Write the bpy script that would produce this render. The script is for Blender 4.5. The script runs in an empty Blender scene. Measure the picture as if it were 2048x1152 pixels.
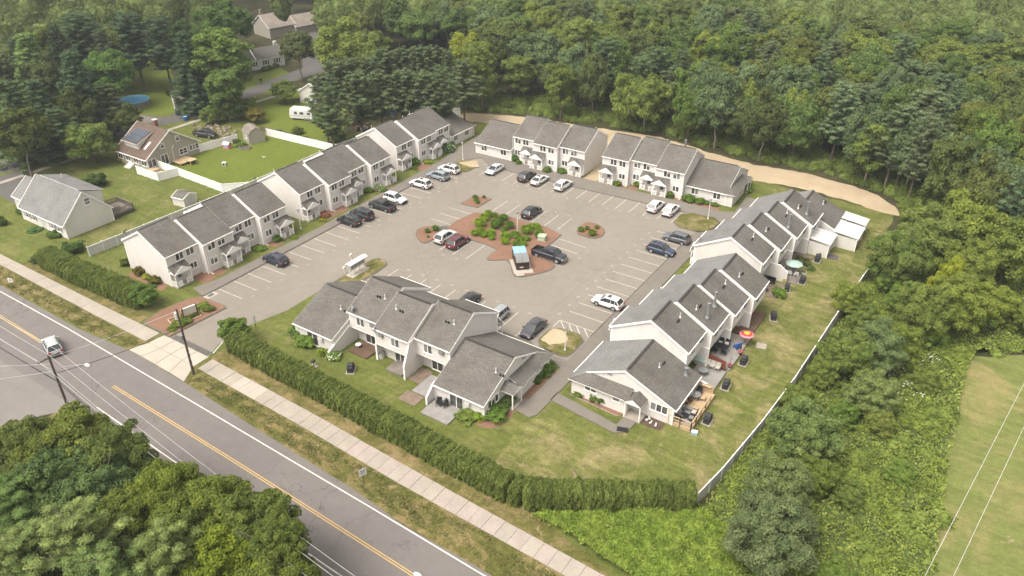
import bpy, math, random
import numpy as np
from mathutils import Vector, Matrix
random.seed(7)
rng = np.random.default_rng(11)
S = bpy.context.scene
COL = S.collection
R = math.radians
PI = math.pi

# ------------------------------------------------------------------ camera, sky, sun, exposure
cd = bpy.data.cameras.new("camera")
cam = bpy.data.objects.new("camera", cd)
COL.objects.link(cam)
cam.location = (0, 0, 60.5)
cam.rotation_euler = (R(90 - 31.416), 0, R(33.368))
cd.sensor_width = 36
cd.lens = 27.285
cd.clip_start = 0.5
cd.clip_end = 3000
S.camera = cam

SUN_EL, SUN_AZ = 60, 200          # azimuth measured clockwise from +Y
w = bpy.data.worlds.new("World")
S.world = w
w.use_nodes = True
wn = w.node_tree.nodes
wl = w.node_tree.links
sky = wn.new("ShaderNodeTexSky")
sky.sky_type = 'NISHITA'
sky.sun_disc = False
sky.sun_elevation = R(SUN_EL)
sky.sun_rotation = R(SUN_AZ)
sky.altitude = 100
sky.air_density = 1.0
sky.dust_density = 6.0
sky.ozone_density = 0.6
hs = wn.new("ShaderNodeHueSaturation")
hs.inputs['Saturation'].default_value = 0.06
wl.new(sky.outputs[0], hs.inputs['Color'])
wm = wn.new("ShaderNodeMix"); wm.data_type = 'RGBA'; wm.blend_type = 'MULTIPLY'; wm.inputs[0].default_value = 1.0
wm.inputs[7].default_value = (1.0, 0.97, 0.92, 1)
wl.new(hs.outputs[0], wm.inputs[6])
bg = wn["Background"]
bg.inputs[1].default_value = 0.15
wl.new(wm.outputs[2], bg.inputs[0])
sd = bpy.data.lights.new("sun", 'SUN')
sd.energy = 1.15
sd.angle = R(24)
sd.color = (1.0, 0.92, 0.80)
sun = bpy.data.objects.new("sun", sd)
COL.objects.link(sun)
az, el = R(SUN_AZ), R(SUN_EL)
dirv = Vector((math.sin(az) * math.cos(el), math.cos(az) * math.cos(el), math.sin(el)))
sun.rotation_euler = dirv.to_track_quat('Z', 'Y').to_euler()
sun.location = (0, 0, 120)
S.view_settings.view_transform = 'Standard'
S.view_settings.look = 'None'
S.view_settings.gamma = 1
S.view_settings.use_curve_mapping = False
S.view_settings.exposure = 1.17
S.cycles.max_bounces = 4
S.cycles.diffuse_bounces = 3
S.cycles.glossy_bounces = 2
S.cycles.transmission_bounces = 3
S.cycles.transparent_max_bounces = 8

# ------------------------------------------------------------------ helpers
def tag(o, label=None, cat=None, group=None, kind=None):
    if label: o['label'] = label
    if cat: o['category'] = cat
    if group: o['group'] = group
    if kind: o['kind'] = kind
    return o

def empty(name, loc=(0, 0, 0), rz=0, label=None, cat=None, group=None, kind=None, parent=None):
    o = bpy.data.objects.new(name, None)
    o.empty_display_size = 0.3
    COL.objects.link(o)
    o.location = loc
    o.rotation_euler = (0, 0, R(rz))
    if parent: o.parent = parent
    return tag(o, label, cat, group, kind)

def inst(mesh, name, parent=None, loc=(0, 0, 0), rz=0, scale=(1, 1, 1)):
    o = bpy.data.objects.new(name, mesh)
    COL.objects.link(o)
    o.location = loc
    o.rotation_euler = (0, 0, R(rz))
    o.scale = scale
    if parent: o.parent = parent
    return o

class MB:
    def __init__(self):
        self.v, self.f, self.m = [], [], []
    def add(self, vs, fs, mi=0):
        n = len(self.v)
        self.v += [tuple(p) for p in vs]
        for f in fs:
            self.f.append([i + n for i in f]); self.m.append(mi)
        return self
    def box(self, x0, y0, z0, x1, y1, z1, mi=0):
        x0, x1 = min(x0, x1), max(x0, x1); y0, y1 = min(y0, y1), max(y0, y1); z0, z1 = min(z0, z1), max(z0, z1)
        return self.add([(x0, y0, z0), (x1, y0, z0), (x1, y1, z0), (x0, y1, z0), (x0, y0, z1), (x1, y0, z1), (x1, y1, z1), (x0, y1, z1)],
                        [(0, 3, 2, 1), (4, 5, 6, 7), (0, 1, 5, 4), (1, 2, 6, 5), (2, 3, 7, 6), (3, 0, 4, 7)], mi)
    def prism(self, poly, z0, z1, mi=0, side=None):
        n = len(poly)
        a = sum(poly[i][0] * poly[(i + 1) % n][1] - poly[(i + 1) % n][0] * poly[i][1] for i in range(n))
        if a < 0: poly = poly[::-1]
        vs = [(p[0], p[1], z0) for p in poly] + [(p[0], p[1], z1) for p in poly]
        self.add(vs, [tuple(range(n, 2 * n)), tuple(range(n - 1, -1, -1))], mi)
        k = len(self.v) - 2 * n
        for i in range(n):
            j = (i + 1) % n
            self.f.append([k + i, k + j, k + n + j, k + n + i]); self.m.append(mi if side is None else side)
        return self
    def extr(self, prof, u0, u1, mi=0):
        """profile in (v, z), extruded along u = x."""
        n = len(prof)
        a = sum(prof[i][0] * prof[(i + 1) % n][1] - prof[(i + 1) % n][0] * prof[i][1] for i in range(n))
        if a < 0: prof = prof[::-1]
        vs = [(u0, p[0], p[1]) for p in prof] + [(u1, p[0], p[1]) for p in prof]
        fs = [tuple(range(n - 1, -1, -1)), tuple(range(n, 2 * n))] + [(i, (i + 1) % n, n + (i + 1) % n, n + i) for i in range(n)]
        return self.add(vs, fs, mi)
    def slab(self, pts, t, mi=0, under=None):
        """thin slab under a planar polygon given counter-clockwise seen from above."""
        n = len(pts)
        vs = list(pts) + [(p[0], p[1], p[2] - t) for p in pts]
        self.add(vs, [tuple(range(n))], mi)
        k = len(self.v) - 2 * n
        b = mi if under is None else under
        self.f.append([k + n + i for i in range(n - 1, -1, -1)]); self.m.append(b)
        for i in range(n):
            j = (i + 1) % n
            self.f.append([k + n + i, k + n + j, k + j, k + i]); self.m.append(b)
        return self
    def rod(self, p, q, r, n=6, r2=None, mi=0, cap=True):
        p, q = Vector(p), Vector(q)
        d = (q - p).normalized()
        a = d.orthogonal().normalized(); b = d.cross(a)
        r2 = r if r2 is None else r2
        vs = [p + (a * math.cos(2 * PI * i / n) + b * math.sin(2 * PI * i / n)) * r for i in range(n)]
        vs += [q + (a * math.cos(2 * PI * i / n) + b * math.sin(2 * PI * i / n)) * r2 for i in range(n)]
        fs = [(i, (i + 1) % n, n + (i + 1) % n, n + i) for i in range(n)]
        if cap: fs += [tuple(range(n - 1, -1, -1)), tuple(range(n, 2 * n))]
        return self.add(vs, fs, mi)
    def bar(self, p, q, w, h, mi=0):
        """box section beam from p to q, w across, h up."""
        p, q = Vector(p), Vector(q)
        d = (q - p).normalized()
        up = Vector((0, 0, 1)) if abs(d.z) < 0.95 else Vector((0, 1, 0))
        s = d.cross(up).normalized() * w / 2; t = s.cross(d).normalized() * h / 2
        vs = [c + a * s + b * t for c in (p, q) for a, b in ((-1, -1), (1, -1), (1, 1), (-1, 1))]
        return self.add(vs, [(0, 3, 2, 1), (4, 5, 6, 7), (0, 1, 5, 4), (1, 2, 6, 5), (2, 3, 7, 6), (3, 0, 4, 7)], mi)
    def blob(self, c, r, seg=10, ring=6, mi=0, j=0.0):
        vs = [(c[0], c[1], c[2] - r[2])]
        for i in range(1, ring):
            ph = -PI / 2 + PI * i / ring
            for k in range(seg):
                th = 2 * PI * k / seg; jj = 1 + random.uniform(-j, j)
                vs.append((c[0] + r[0] * math.cos(ph) * math.cos(th) * jj, c[1] + r[1] * math.cos(ph) * math.sin(th) * jj, c[2] + r[2] * math.sin(ph) * jj))
        vs.append((c[0], c[1], c[2] + r[2]))
        fs = [(0, 1 + (k + 1) % seg, 1 + k) for k in range(seg)]
        for i in range(ring - 2):
            for k in range(seg):
                a = 1 + i * seg
                fs.append((a + k, a + (k + 1) % seg, a + seg + (k + 1) % seg, a + seg + k))
        a = 1 + (ring - 2) * seg
        fs += [(a + k, a + (k + 1) % seg, len(vs) - 1) for k in range(seg)]
        return self.add(vs, fs, mi)
    def mesh(self, name, mats, smooth=False):
        me = bpy.data.meshes.new(name)
        me.from_pydata(self.v, [], self.f)
        for m in mats: me.materials.append(m)
        if len(mats) > 1: me.polygons.foreach_set("material_index", self.m)
        uv = me.uv_layers.new(name="uv")
        co = np.array(self.v, float)
        out = np.empty((len(me.loops), 2), np.float32)
        li = 0
        me.update()
        nr = np.empty(len(me.polygons) * 3); me.polygons.foreach_get("normal", nr); nr = nr.reshape(-1, 3)
        for fi, f in enumerate(self.f):
            n = nr[fi]; p = co[f]
            if abs(n[2]) > 0.995:
                out[li:li + len(f)] = p[:, :2]
            else:
                t = np.array([-n[1], n[0], 0]); t /= np.hypot(*t[:2]) + 1e-9
                b = np.cross(n, t)
                out[li:li + len(f), 0] = p @ t; out[li:li + len(f), 1] = p @ b
            li += len(f)
        uv.data.foreach_set("uv", out.ravel())
        if smooth: me.polygons.foreach_set("use_smooth", [True] * len(me.polygons))
        return me
    def build(self, name, mats, parent=None, smooth=False, loc=(0, 0, 0), rz=0, **kw):
        if not isinstance(mats, (list, tuple)): mats = [mats]
        o = inst(self.mesh(name, mats, smooth), name, parent, loc, rz)
        return tag(o, **kw)

def text_mesh(s, size, m, name, parent, loc, rot):
    c = bpy.data.curves.new('t', 'FONT'); c.body = s; c.size = size; c.align_x = 'CENTER'; c.align_y = 'CENTER'; c.resolution_u = 2
    t = bpy.data.objects.new('t', c); COL.objects.link(t)
    me = bpy.data.meshes.new_from_object(t.evaluated_get(bpy.context.evaluated_depsgraph_get()))
    me.name = name; me.materials.clear(); me.materials.append(m)
    bpy.data.objects.remove(t); bpy.data.curves.remove(c)
    o = inst(me, name, parent, loc); o.rotation_euler = rot
    return o

def copy_tree(o, parent=None):
    c = o.copy(); COL.objects.link(c)
    if parent: c.parent = parent
    for ch in list(o.children): copy_tree(ch, c)
    return c

# ------------------------------------------------------------------ materials
K = 0.85
def dk(c): return (c[0] * K, c[1] * K, c[2] * K)
def ramp(nt, stops, fac):
    r = nt.nodes.new("ShaderNodeValToRGB")
    el = r.color_ramp.elements
    while len(el) < len(stops): el.new(0.5)
    for e, (p, c) in zip(el, stops):
        e.position = p; e.color = (c[0], c[1], c[2], 1)
    nt.links.new(fac, r.inputs[0])
    return r.outputs[0]

def noise(nt, vec, scale, detail=3, rough=0.6, dist=0.0):
    n = nt.nodes.new("ShaderNodeTexNoise")
    n.inputs['Scale'].default_value = scale
    n.inputs['Detail'].default_value = detail
    n.inputs['Roughness'].default_value = rough
    n.inputs['Distortion'].default_value = dist
    nt.links.new(vec, n.inputs['Vector'])
    return n.outputs['Fac']

def mix(nt, a, b, fac, mode='MIX'):
    m = nt.nodes.new("ShaderNodeMix"); m.data_type = 'RGBA'; m.blend_type = mode
    for sock, val in ((m.inputs[6], a), (m.inputs[7], b), (m.inputs[0], fac)):
        if hasattr(val, 'is_output'): nt.links.new(val, sock)
        elif isinstance(val, (int, float)): sock.default_value = val
        else: sock.default_value = (val[0], val[1], val[2], 1)
    return m.outputs[2]

def maprange(nt, val, a, b, c=0.0, d=1.0):
    m = nt.nodes.new("ShaderNodeMapRange")
    m.inputs[1].default_value = a; m.inputs[2].default_value = b; m.inputs[3].default_value = c; m.inputs[4].default_value = d
    nt.links.new(val, m.inputs[0])
    return m.outputs[0]

def newmat(name, rough=0.8, spec=0.3, metal=0.0):
    m = bpy.data.materials.new(name); m.use_nodes = True
    nt = m.node_tree; p = nt.nodes["Principled BSDF"]
    p.inputs['Roughness'].default_value = rough
    p.inputs['Metallic'].default_value = metal
    p.inputs['Specular IOR Level'].default_value = spec
    return m, nt, p

def coord(nt, kind='pos', scale=None):
    if kind == 'pos': o = nt.nodes.new("ShaderNodeNewGeometry").outputs['Position']
    else:
        o = nt.nodes.new("ShaderNodeTexCoord").outputs['UV' if kind == 'uv' else 'Object']
    if scale:
        mp = nt.nodes.new("ShaderNodeMapping"); mp.inputs['Scale'].default_value = scale
        nt.links.new(o, mp.inputs[0]); o = mp.outputs[0]
    return o

def bumpit(nt, p, h, strength=0.3, dist=0.05):
    b = nt.nodes.new("ShaderNodeBump"); b.inputs['Strength'].default_value = strength; b.inputs['Distance'].default_value = dist
    nt.links.new(h, b.inputs['Height']); nt.links.new(b.outputs[0], p.inputs['Normal'])

def mat(name, c, c2=None, scale=0.6, fine=8.0, famt=0.25, rough=0.8, spec=0.3, metal=0.0, kind='pos', bump=0.0, lo=0.35, hi=0.65):
    """two-tone broad noise times a fine grain."""
    m, nt, p = newmat(name, rough, spec, metal)
    v = coord(nt, kind)
    c2 = c2 or tuple(x * 0.85 for x in c)
    c, c2 = dk(c), dk(c2)
    col = ramp(nt, [(lo, c), (hi, c2)], noise(nt, v, scale, 4))
    if famt:
        f = noise(nt, v, fine, 3, 0.7)
        g = ramp(nt, [(0.25, (1 - famt,) * 3), (0.75, (1 + famt,) * 3)], f)
        col = mix(nt, col, g, 1.0, 'MULTIPLY')
        if bump: bumpit(nt, p, f, bump)
    nt.links.new(col, p.inputs['Base Color'])
    return m

M = {}
M['siding'] = mat('siding', (0.60, 0.575, 0.55), (0.56, 0.535, 0.505), 0.25, 3.0, 0.035, 0.65)
# clapboard courses on the siding
def siding(name, ca, cb):
    m, nt, p = newmat(name, 0.6)
    v = coord(nt, 'uv'); pos = coord(nt)
    wv = nt.nodes.new("ShaderNodeTexWave"); wv.wave_type = 'BANDS'; wv.bands_direction = 'Y'; wv.wave_profile = 'SAW'
    wv.inputs['Scale'].default_value = 1.0 / 0.2 / 2 * 0.5 * 2; nt.links.new(v, wv.inputs['Vector'])
    ca, cb = dk(ca), dk(cb)
    base = ramp(nt, [(0.3, ca), (0.7, cb)], noise(nt, pos, 0.35, 4))
    line = ramp(nt, [(0.0, (0.9,) * 3), (0.14, (0.9,) * 3), (0.2, (1.01,) * 3), (1.0, (1.0,) * 3)], wv.outputs['Fac'])
    stain = ramp(nt, [(0.3, (0.93, 0.92, 0.9)), (0.6, (1, 1, 1))], noise(nt, coord(nt, 'pos', (1.2, 1.2, 0.35)), 1.0, 4))
    col = mix(nt, mix(nt, base, line, 1.0, 'MULTIPLY'), stain, 1.0, 'MULTIPLY')
    nt.links.new(col, p.inputs['Base Color'])
    bumpit(nt, p, wv.outputs['Fac'], 0.15, 0.02)
    return m
M['siding'] = siding('clapboard siding', (0.72, 0.68, 0.65), (0.68, 0.64, 0.61))
M['siding_white'] = siding('white clapboard', (0.68, 0.655, 0.61), (0.64, 0.615, 0.575))
M['siding_beige'] = siding('beige clapboard', (0.40, 0.37, 0.32), (0.37, 0.34, 0.29))

def shingles(name, ca, cb, cc, bw=0.5, bh=0.24, streak=0.22, line=0.5):
    m, nt, p = newmat(name, 0.85, 0.25)
    ca, cb = dk(ca), dk(cb)
    v = coord(nt, 'uv'); pos = coord(nt)
    br = nt.nodes.new("ShaderNodeTexBrick")
    br.inputs['Scale'].default_value = 1.0
    br.inputs['Brick Width'].default_value = bw; br.inputs['Row Height'].default_value = bh
    br.inputs['Mortar Size'].default_value = bh * 0.12; br.inputs['Mortar Smooth'].default_value = 0.4
    br.inputs['Color1'].default_value = (*ca, 1); br.inputs['Color2'].default_value = (*cb, 1)
    br.inputs['Mortar'].default_value = (ca[0] * line, ca[1] * line, ca[2] * line, 1)
    nt.links.new(v, br.inputs['Vector'])
    st = ramp(nt, [(0.3, (1 - streak,) * 3), (0.55, (1, 1, 1)), (0.8, (1.12, 1.11, 1.1))], noise(nt, pos, 0.45, 5, 0.65))
    st2 = ramp(nt, [(0.35, cc), (0.65, (1, 1, 1))], noise(nt, pos, 0.16, 3))
    gr = ramp(nt, [(0.3, (0.86,) * 3), (0.7, (1.14,) * 3)], noise(nt, v, 5.0, 2))
    col = mix(nt, mix(nt, mix(nt, br.outputs[0], st, 1.0, 'MULTIPLY'), st2, 1.0, 'MULTIPLY'), gr, 1.0, 'MULTIPLY')
    nt.links.new(col, p.inputs['Base Color'])
    bumpit(nt, p, br.outputs['Fac'], -0.3, 0.02)
    return m
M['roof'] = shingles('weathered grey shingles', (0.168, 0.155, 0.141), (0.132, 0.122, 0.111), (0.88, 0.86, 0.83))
M['roof_pale_lit'] = shingles('light grey and lit slope shingles', (0.225, 0.222, 0.215), (0.19, 0.187, 0.182), (0.93, 0.92, 0.9))  # also puts the brighter light on the right row's front slopes into their colour
M['roof_brown'] = shingles('brown shingles', (0.165, 0.115, 0.09), (0.125, 0.088, 0.07), (0.92, 0.9, 0.9))
M['roof_tan'] = shingles('tan shingles', (0.30, 0.26, 0.22), (0.26, 0.22, 0.19), (0.95, 0.94, 0.93))
M['vent'] = mat('ridge vent', (0.055, 0.05, 0.046), famt=0.1)
M['trim'] = mat('white trim', (0.92, 0.89, 0.86), (0.88, 0.85, 0.81), 0.5, 4, 0.03, 0.5)
M['vinyl'] = mat('white vinyl', (0.86, 0.84, 0.81), (0.80, 0.78, 0.75), 0.4, 4, 0.04, 0.45)
M['fence_panel'] = mat('grey white vinyl', (0.58, 0.57, 0.545), (0.52, 0.51, 0.49), 0.4, 4, 0.05, 0.5)
def glassmat(name, c, c2):
    m, nt, p = newmat(name, 0.12, 0.5)
    col = ramp(nt, [(0.35, c), (0.65, c2)], noise(nt, coord(nt), 0.9, 2))
    nt.links.new(col, p.inputs['Base Color'])
    return m
M['glass'] = glassmat('window glass', (0.03, 0.03, 0.032), (0.11, 0.105, 0.10))
M['carglass'] = glassmat('car glass', (0.018, 0.02, 0.022), (0.05, 0.055, 0.06))
M['door'] = mat('white door', (0.62, 0.60, 0.57), famt=0.03, rough=0.5)
M['concrete'] = mat('pale concrete', (0.36, 0.32, 0.27), (0.30, 0.265, 0.225), 0.35, 6, 0.12, 0.9, bump=0.1)
M['concrete_new'] = mat('clean concrete', (0.41, 0.37, 0.315), (0.37, 0.33, 0.28), 0.5, 6, 0.06, 0.9)
M['concrete_pink'] = mat('old pinkish concrete', (0.37, 0.315, 0.275), (0.32, 0.27, 0.235), 0.6, 7, 0.14, 0.9, bump=0.15)
M['wood_new'] = mat('pale new timber', (0.50, 0.37, 0.23), (0.42, 0.30, 0.18), 1.0, 8, 0.15, 0.8)
M['wood_grey'] = mat('weathered timber', (0.22, 0.195, 0.17), (0.16, 0.135, 0.115), 1.0, 8, 0.2, 0.85)
M['wood_brown'] = mat('brown timber', (0.16, 0.095, 0.065), (0.11, 0.07, 0.05), 1.2, 8, 0.25, 0.85)
M['pole'] = mat('tarred pole wood', (0.10, 0.078, 0.058), (0.07, 0.055, 0.04), 1.0, 9, 0.2, 0.9)
M['bark'] = mat('tree bark', (0.16, 0.125, 0.095), (0.09, 0.07, 0.055), 0.8, 6, 0.3, 0.95)
M['bark_pale'] = mat('pale bark', (0.30, 0.25, 0.20), (0.19, 0.155, 0.12), 0.6, 5, 0.25, 0.95)
M['black'] = mat('black plastic', (0.022, 0.022, 0.024), famt=0.1, rough=0.5)
M['cover'] = mat('black cover fabric', (0.03, 0.03, 0.033), (0.045, 0.045, 0.05), 2, 8, 0.1, 0.75)
M['grey'] = mat('mid grey', (0.22, 0.22, 0.22), famt=0.05)
M['metal'] = mat('galvanised metal', (0.36, 0.37, 0.38), (0.28, 0.29, 0.30), 2, 8, 0.08, 0.45, metal=0.5)
M['white_metal'] = mat('white painted metal', (0.70, 0.69, 0.67), (0.62, 0.61, 0.58), 0.8, 4, 0.06, 0.45)
M['rubber'] = mat('tyre rubber', (0.02, 0.02, 0.02), famt=0.1, rough=0.85)
M['rim'] = mat('alloy rim', (0.50, 0.50, 0.50), famt=0.05, rough=0.35, metal=0.4)
M['lamp_red'] = mat('red lamp lens', (0.32, 0.02, 0.015), famt=0.0, rough=0.2, spec=0.5)
M['lamp_clear'] = mat('clear lamp lens', (0.55, 0.56, 0.57), famt=0.05, rough=0.15, spec=0.6)
M['chrome'] = mat('chrome', (0.6, 0.6, 0.6), famt=0.0, rough=0.2, metal=0.9)
M['blue'] = mat('blue plastic', (0.02, 0.12, 0.42), famt=0.08, rough=0.4)
M['blue_light'] = mat('light blue lid', (0.20, 0.42, 0.60), (0.32, 0.50, 0.64), 1.5, 5, 0.1, 0.5)
M['pink'] = mat('pink plastic', (0.65, 0.22, 0.28), famt=0.08, rough=0.5)
M['red'] = mat('red plastic', (0.42, 0.05, 0.04), famt=0.08, rough=0.5)
M['yellow'] = mat('yellow paint', (0.62, 0.42, 0.06), famt=0.1)
M['teal'] = mat('faded teal canvas', (0.30, 0.42, 0.37), (0.36, 0.46, 0.41), 2, 6, 0.08)
M['cream'] = mat('cream canvas', (0.58, 0.53, 0.44), famt=0.08)
M['tan'] = mat('tan cushion', (0.46, 0.42, 0.37), famt=0.08)
M['dumpster'] = mat('dark brown steel', (0.065, 0.035, 0.028), (0.05, 0.028, 0.022), 1.5, 6, 0.2, 0.55)
M['stone'] = mat('field stone', (0.28, 0.22, 0.18), (0.20, 0.155, 0.125), 2, 6, 0.25, 0.95)
M['brick'] = mat('red brick', (0.24, 0.11, 0.08), famt=0.2)
M['wire'] = mat('bare wire', (0.55, 0.54, 0.52), famt=0, rough=0.4)
M['wire_dark'] = mat('insulated wire', (0.03, 0.03, 0.03), famt=0, rough=0.6)
M['soil'] = mat('dark soil', (0.075, 0.05, 0.036), (0.11, 0.075, 0.055), 1.5, 8, 0.3, 0.95)
M['solar'] = mat('solar glass', (0.05, 0.062, 0.08), (0.07, 0.085, 0.105), 0.8, 5, 0.05, 0.25)
M['quilt'] = mat('grey patterned rug', (0.33, 0.33, 0.34), (0.20, 0.20, 0.22), 2.5, 9, 0.2)
M['pool_water'] = mat('pool water', (0.16, 0.52, 0.85), (0.24, 0.60, 0.88), 0.4, 2, 0.05, 0.08, 0.5)

def paint(c, name):
    m, nt, p = newmat(name, 0.3, 0.5)
    c = dk(c)
    p.inputs['Base Color'].default_value = (*c, 1)
    p.inputs['Coat Weight'].default_value = 0.6
    p.inputs['Coat Roughness'].default_value = 0.08
    col = ramp(nt, [(0.3, c), (0.75, tuple(x * 0.88 + 0.012 for x in c))], noise(nt, coord(nt), 1.5, 4))
    nt.links.new(col, p.inputs['Base Color'])
    return m

def asphalt(name, ca, cb, crack=0.0, patch=None, fine=0.12, seam=0.0):
    m, nt, p = newmat(name, 0.9, 0.2)
    ca, cb = dk(ca), dk(cb)
    pos = coord(nt)
    col = ramp(nt, [(0.32, ca), (0.68, cb)], noise(nt, pos, 0.075, 6, 0.62, 0.6))
    col = mix(nt, col, ramp(nt, [(0.3, (0.93,) * 3), (0.7, (1.07,) * 3)], noise(nt, pos, 0.7, 5, 0.7)), 1.0, 'MULTIPLY')
    f = noise(nt, pos, 11.0, 3, 0.8)
    col = mix(nt, col, ramp(nt, [(0.25, (1 - fine,) * 3), (0.75, (1 + fine,) * 3)], f), 1.0, 'MULTIPLY')
    # scuffed dark spots
    col = mix(nt, col, ramp(nt, [(0.0, (0.62,) * 3), (0.29, (0.74,) * 3), (0.33, (1, 1, 1))], noise(nt, pos, 0.33, 5, 0.7)), 0.8, 'MULTIPLY')
    if crack:
        vo = nt.nodes.new("ShaderNodeTexVoronoi"); vo.feature = 'DISTANCE_TO_EDGE'
        vo.inputs['Scale'].default_value = 0.16
        mp = nt.nodes.new("ShaderNodeVectorMath"); mp.operation = 'ADD'
        nz = nt.nodes.new("ShaderNodeTexNoise"); nz.inputs['Scale'].default_value = 0.5; nz.inputs['Detail'].default_value = 5
        nt.links.new(pos, nz.inputs['Vector'])
        sc = nt.nodes.new("ShaderNodeVectorMath"); sc.operation = 'SCALE'; sc.inputs['Scale'].default_value = 5.0
        nt.links.new(nz.outputs['Color'], sc.inputs[0]); nt.links.new(pos, mp.inputs[0]); nt.links.new(sc.outputs[0], mp.inputs[1])
        nt.links.new(mp.outputs[0], vo.inputs['Vector'])
        line = ramp(nt, [(0.0, (1 - crack,) * 3), (0.006, (1 - crack * 0.6,) * 3), (0.013, (1, 1, 1))], vo.outputs['Distance'])
        gate = maprange(nt, noise(nt, pos, 0.09, 2), 0.5, 0.58)
        col = mix(nt, col, mix(nt, (1, 1, 1), line, gate), 1.0, 'MULTIPLY')
    nt.links.new(col, p.inputs['Base Color'])
    bumpit(nt, p, f, 0.2, 0.02)
    return m
M['lot'] = asphalt('worn car park asphalt', (0.235, 0.207, 0.175), (0.205, 0.182, 0.155), 0.3, fine=0.1)
M['road'] = asphalt('road asphalt', (0.175, 0.158, 0.148), (0.148, 0.135, 0.127), 0.4)
M['road_side'] = asphalt('side street asphalt', (0.20, 0.182, 0.168), (0.175, 0.16, 0.148), 0.4)
M['path'] = asphalt('path asphalt', (0.185, 0.165, 0.142), (0.16, 0.143, 0.125), 0.2)
M['road_far'] = asphalt('far lane asphalt', (0.12, 0.112, 0.105), (0.095, 0.09, 0.085), 0.2)
M['seal'] = mat('dark joint tar', (0.085, 0.078, 0.07), (0.12, 0.11, 0.10), 2.0, 8, 0.2, 0.9)
def linepaint(name, c, wear=0.5):
    m, nt, p = newmat(name, 0.8, 0.2)
    c = dk(c)
    col = ramp(nt, [(0.33, (0.21, 0.19, 0.165)), (0.52, c)], noise(nt, coord(nt), 2.2, 5, 0.75))
    nt.links.new(mix(nt, c, col, wear), p.inputs['Base Color'])
    return m
M['line'] = linepaint('white road paint', (0.66, 0.63, 0.58), 0.45)
M['line_worn'] = linepaint('worn stall paint', (0.56, 0.52, 0.46), 0.8)
M['line_faint'] = linepaint('faint stencil paint', (0.40, 0.365, 0.32), 0.9)
M['line_yellow'] = linepaint('yellow road paint', (0.54, 0.36, 0.13), 0.45)

def ground(name, green, green2, dry, dirt, amt, scale=0.12, fine=0.3, stripe=0.0, stripe_dir=0):
    """grass: two greens, dry straw patches, bare dirt where the noise peaks."""
    m, nt, p = newmat(name, 0.95, 0.1)
    green, green2, dry, dirt = dk(green), dk(green2), dk(dry), dk(dirt)
    pos = coord(nt)
    g = ramp(nt, [(0.3, green), (0.7, green2)], noise(nt, pos, scale * 2.2, 5, 0.65))
    a = maprange(nt, noise(nt, pos, scale, 6, 0.68, 0.8), amt, amt + 0.18)
    col = mix(nt, g, dry, a)
    b = maprange(nt, noise(nt, pos, scale * 1.7, 6, 0.7, 0.4), amt + 0.17, amt + 0.23)
    col = mix(nt, col, dirt, b)
    # tufts
    f1 = noise(nt, pos, 1.3, 5, 0.75)
    f2 = noise(nt, pos, 6.0, 3, 0.75)
    col = mix(nt, col, ramp(nt, [(0.28, (1 - fine,) * 3), (0.72, (1 + fine,) * 3)], f1), 1.0, 'MULTIPLY')
    col = mix(nt, col, ramp(nt, [(0.3, (1 - fine * 0.9,) * 3), (0.7, (1 + fine * 0.9,) * 3)], f2), 1.0, 'MULTIPLY')
    spk = maprange(nt, noise(nt, pos, 2.4, 4, 0.8), 0.60, 0.70)
    col = mix(nt, col, dry, mul(nt, spk, 0.55))
    if stripe:
        mp = nt.nodes.new("ShaderNodeMapping"); mp.inputs['Rotation'].default_value = (0, 0, R(stripe_dir)); mp.inputs['Scale'].default_value = (0.12, 1.1, 1)
        nt.links.new(pos, mp.inputs[0])
        st = noise(nt, mp.outputs[0], 0.9, 4, 0.6)
        col = mix(nt, col, ramp(nt, [(0.35, (1 - stripe,) * 3), (0.65, (1 + stripe, 1 + stripe * 0.9, 1 + stripe * 0.8))], st), 1.0, 'MULTIPLY')
    nt.links.new(col, p.inputs['Base Color'])
    bumpit(nt, p, f2, 0.7, 0.12)
    return m
def mul(nt, a, k):
    n = nt.nodes.new("ShaderNodeMath"); n.operation = 'MULTIPLY'; n.inputs[1].default_value = k
    nt.links.new(a, n.inputs[0]); return n.outputs[0]
M['lawn'] = ground('lawn', (0.124, 0.140, 0.034), (0.096, 0.114, 0.029), (0.19, 0.172, 0.070), (0.22, 0.17, 0.10), 0.52, 0.16, 0.3, 0.12, 60)
M['lawn_back'] = ground('dry back lawn', (0.136, 0.148, 0.040), (0.108, 0.124, 0.033), (0.22, 0.192, 0.088), (0.27, 0.21, 0.13), 0.45, 0.22, 0.34, 0.18, -80)
M['lawn_green'] = ground('green yard grass', (0.130, 0.158, 0.026), (0.108, 0.134, 0.024), (0.18, 0.165, 0.05), (0.25, 0.2, 0.12), 0.62, 0.09, 0.2)
M['verge'] = ground('dry road verge', (0.115, 0.112, 0.03), (0.085, 0.088, 0.024), (0.215, 0.165, 0.075), (0.24, 0.17, 0.10), 0.42, 0.30, 0.38)
M['field'] = ground('mown field', (0.160, 0.182, 0.055), (0.135, 0.158, 0.045), (0.24, 0.205, 0.09), (0.32, 0.25, 0.15), 0.47, 0.12, 0.2, 0.12, 10)
M['bare'] = ground('bare patchy grass', (0.115, 0.112, 0.03), (0.10, 0.10, 0.03), (0.24, 0.19, 0.10), (0.33, 0.25, 0.155), 0.46, 0.35, 0.35)
M['floor_wood'] = ground('woodland floor', (0.055, 0.06, 0.022), (0.045, 0.042, 0.022), (0.10, 0.075, 0.045), (0.12, 0.085, 0.06), 0.5, 0.2, 0.4)
M['sand'] = mat('sandy track', (0.42, 0.335, 0.225), (0.36, 0.28, 0.18), 0.22, 2.5, 0.10, 0.95, bump=0.3)
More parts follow.
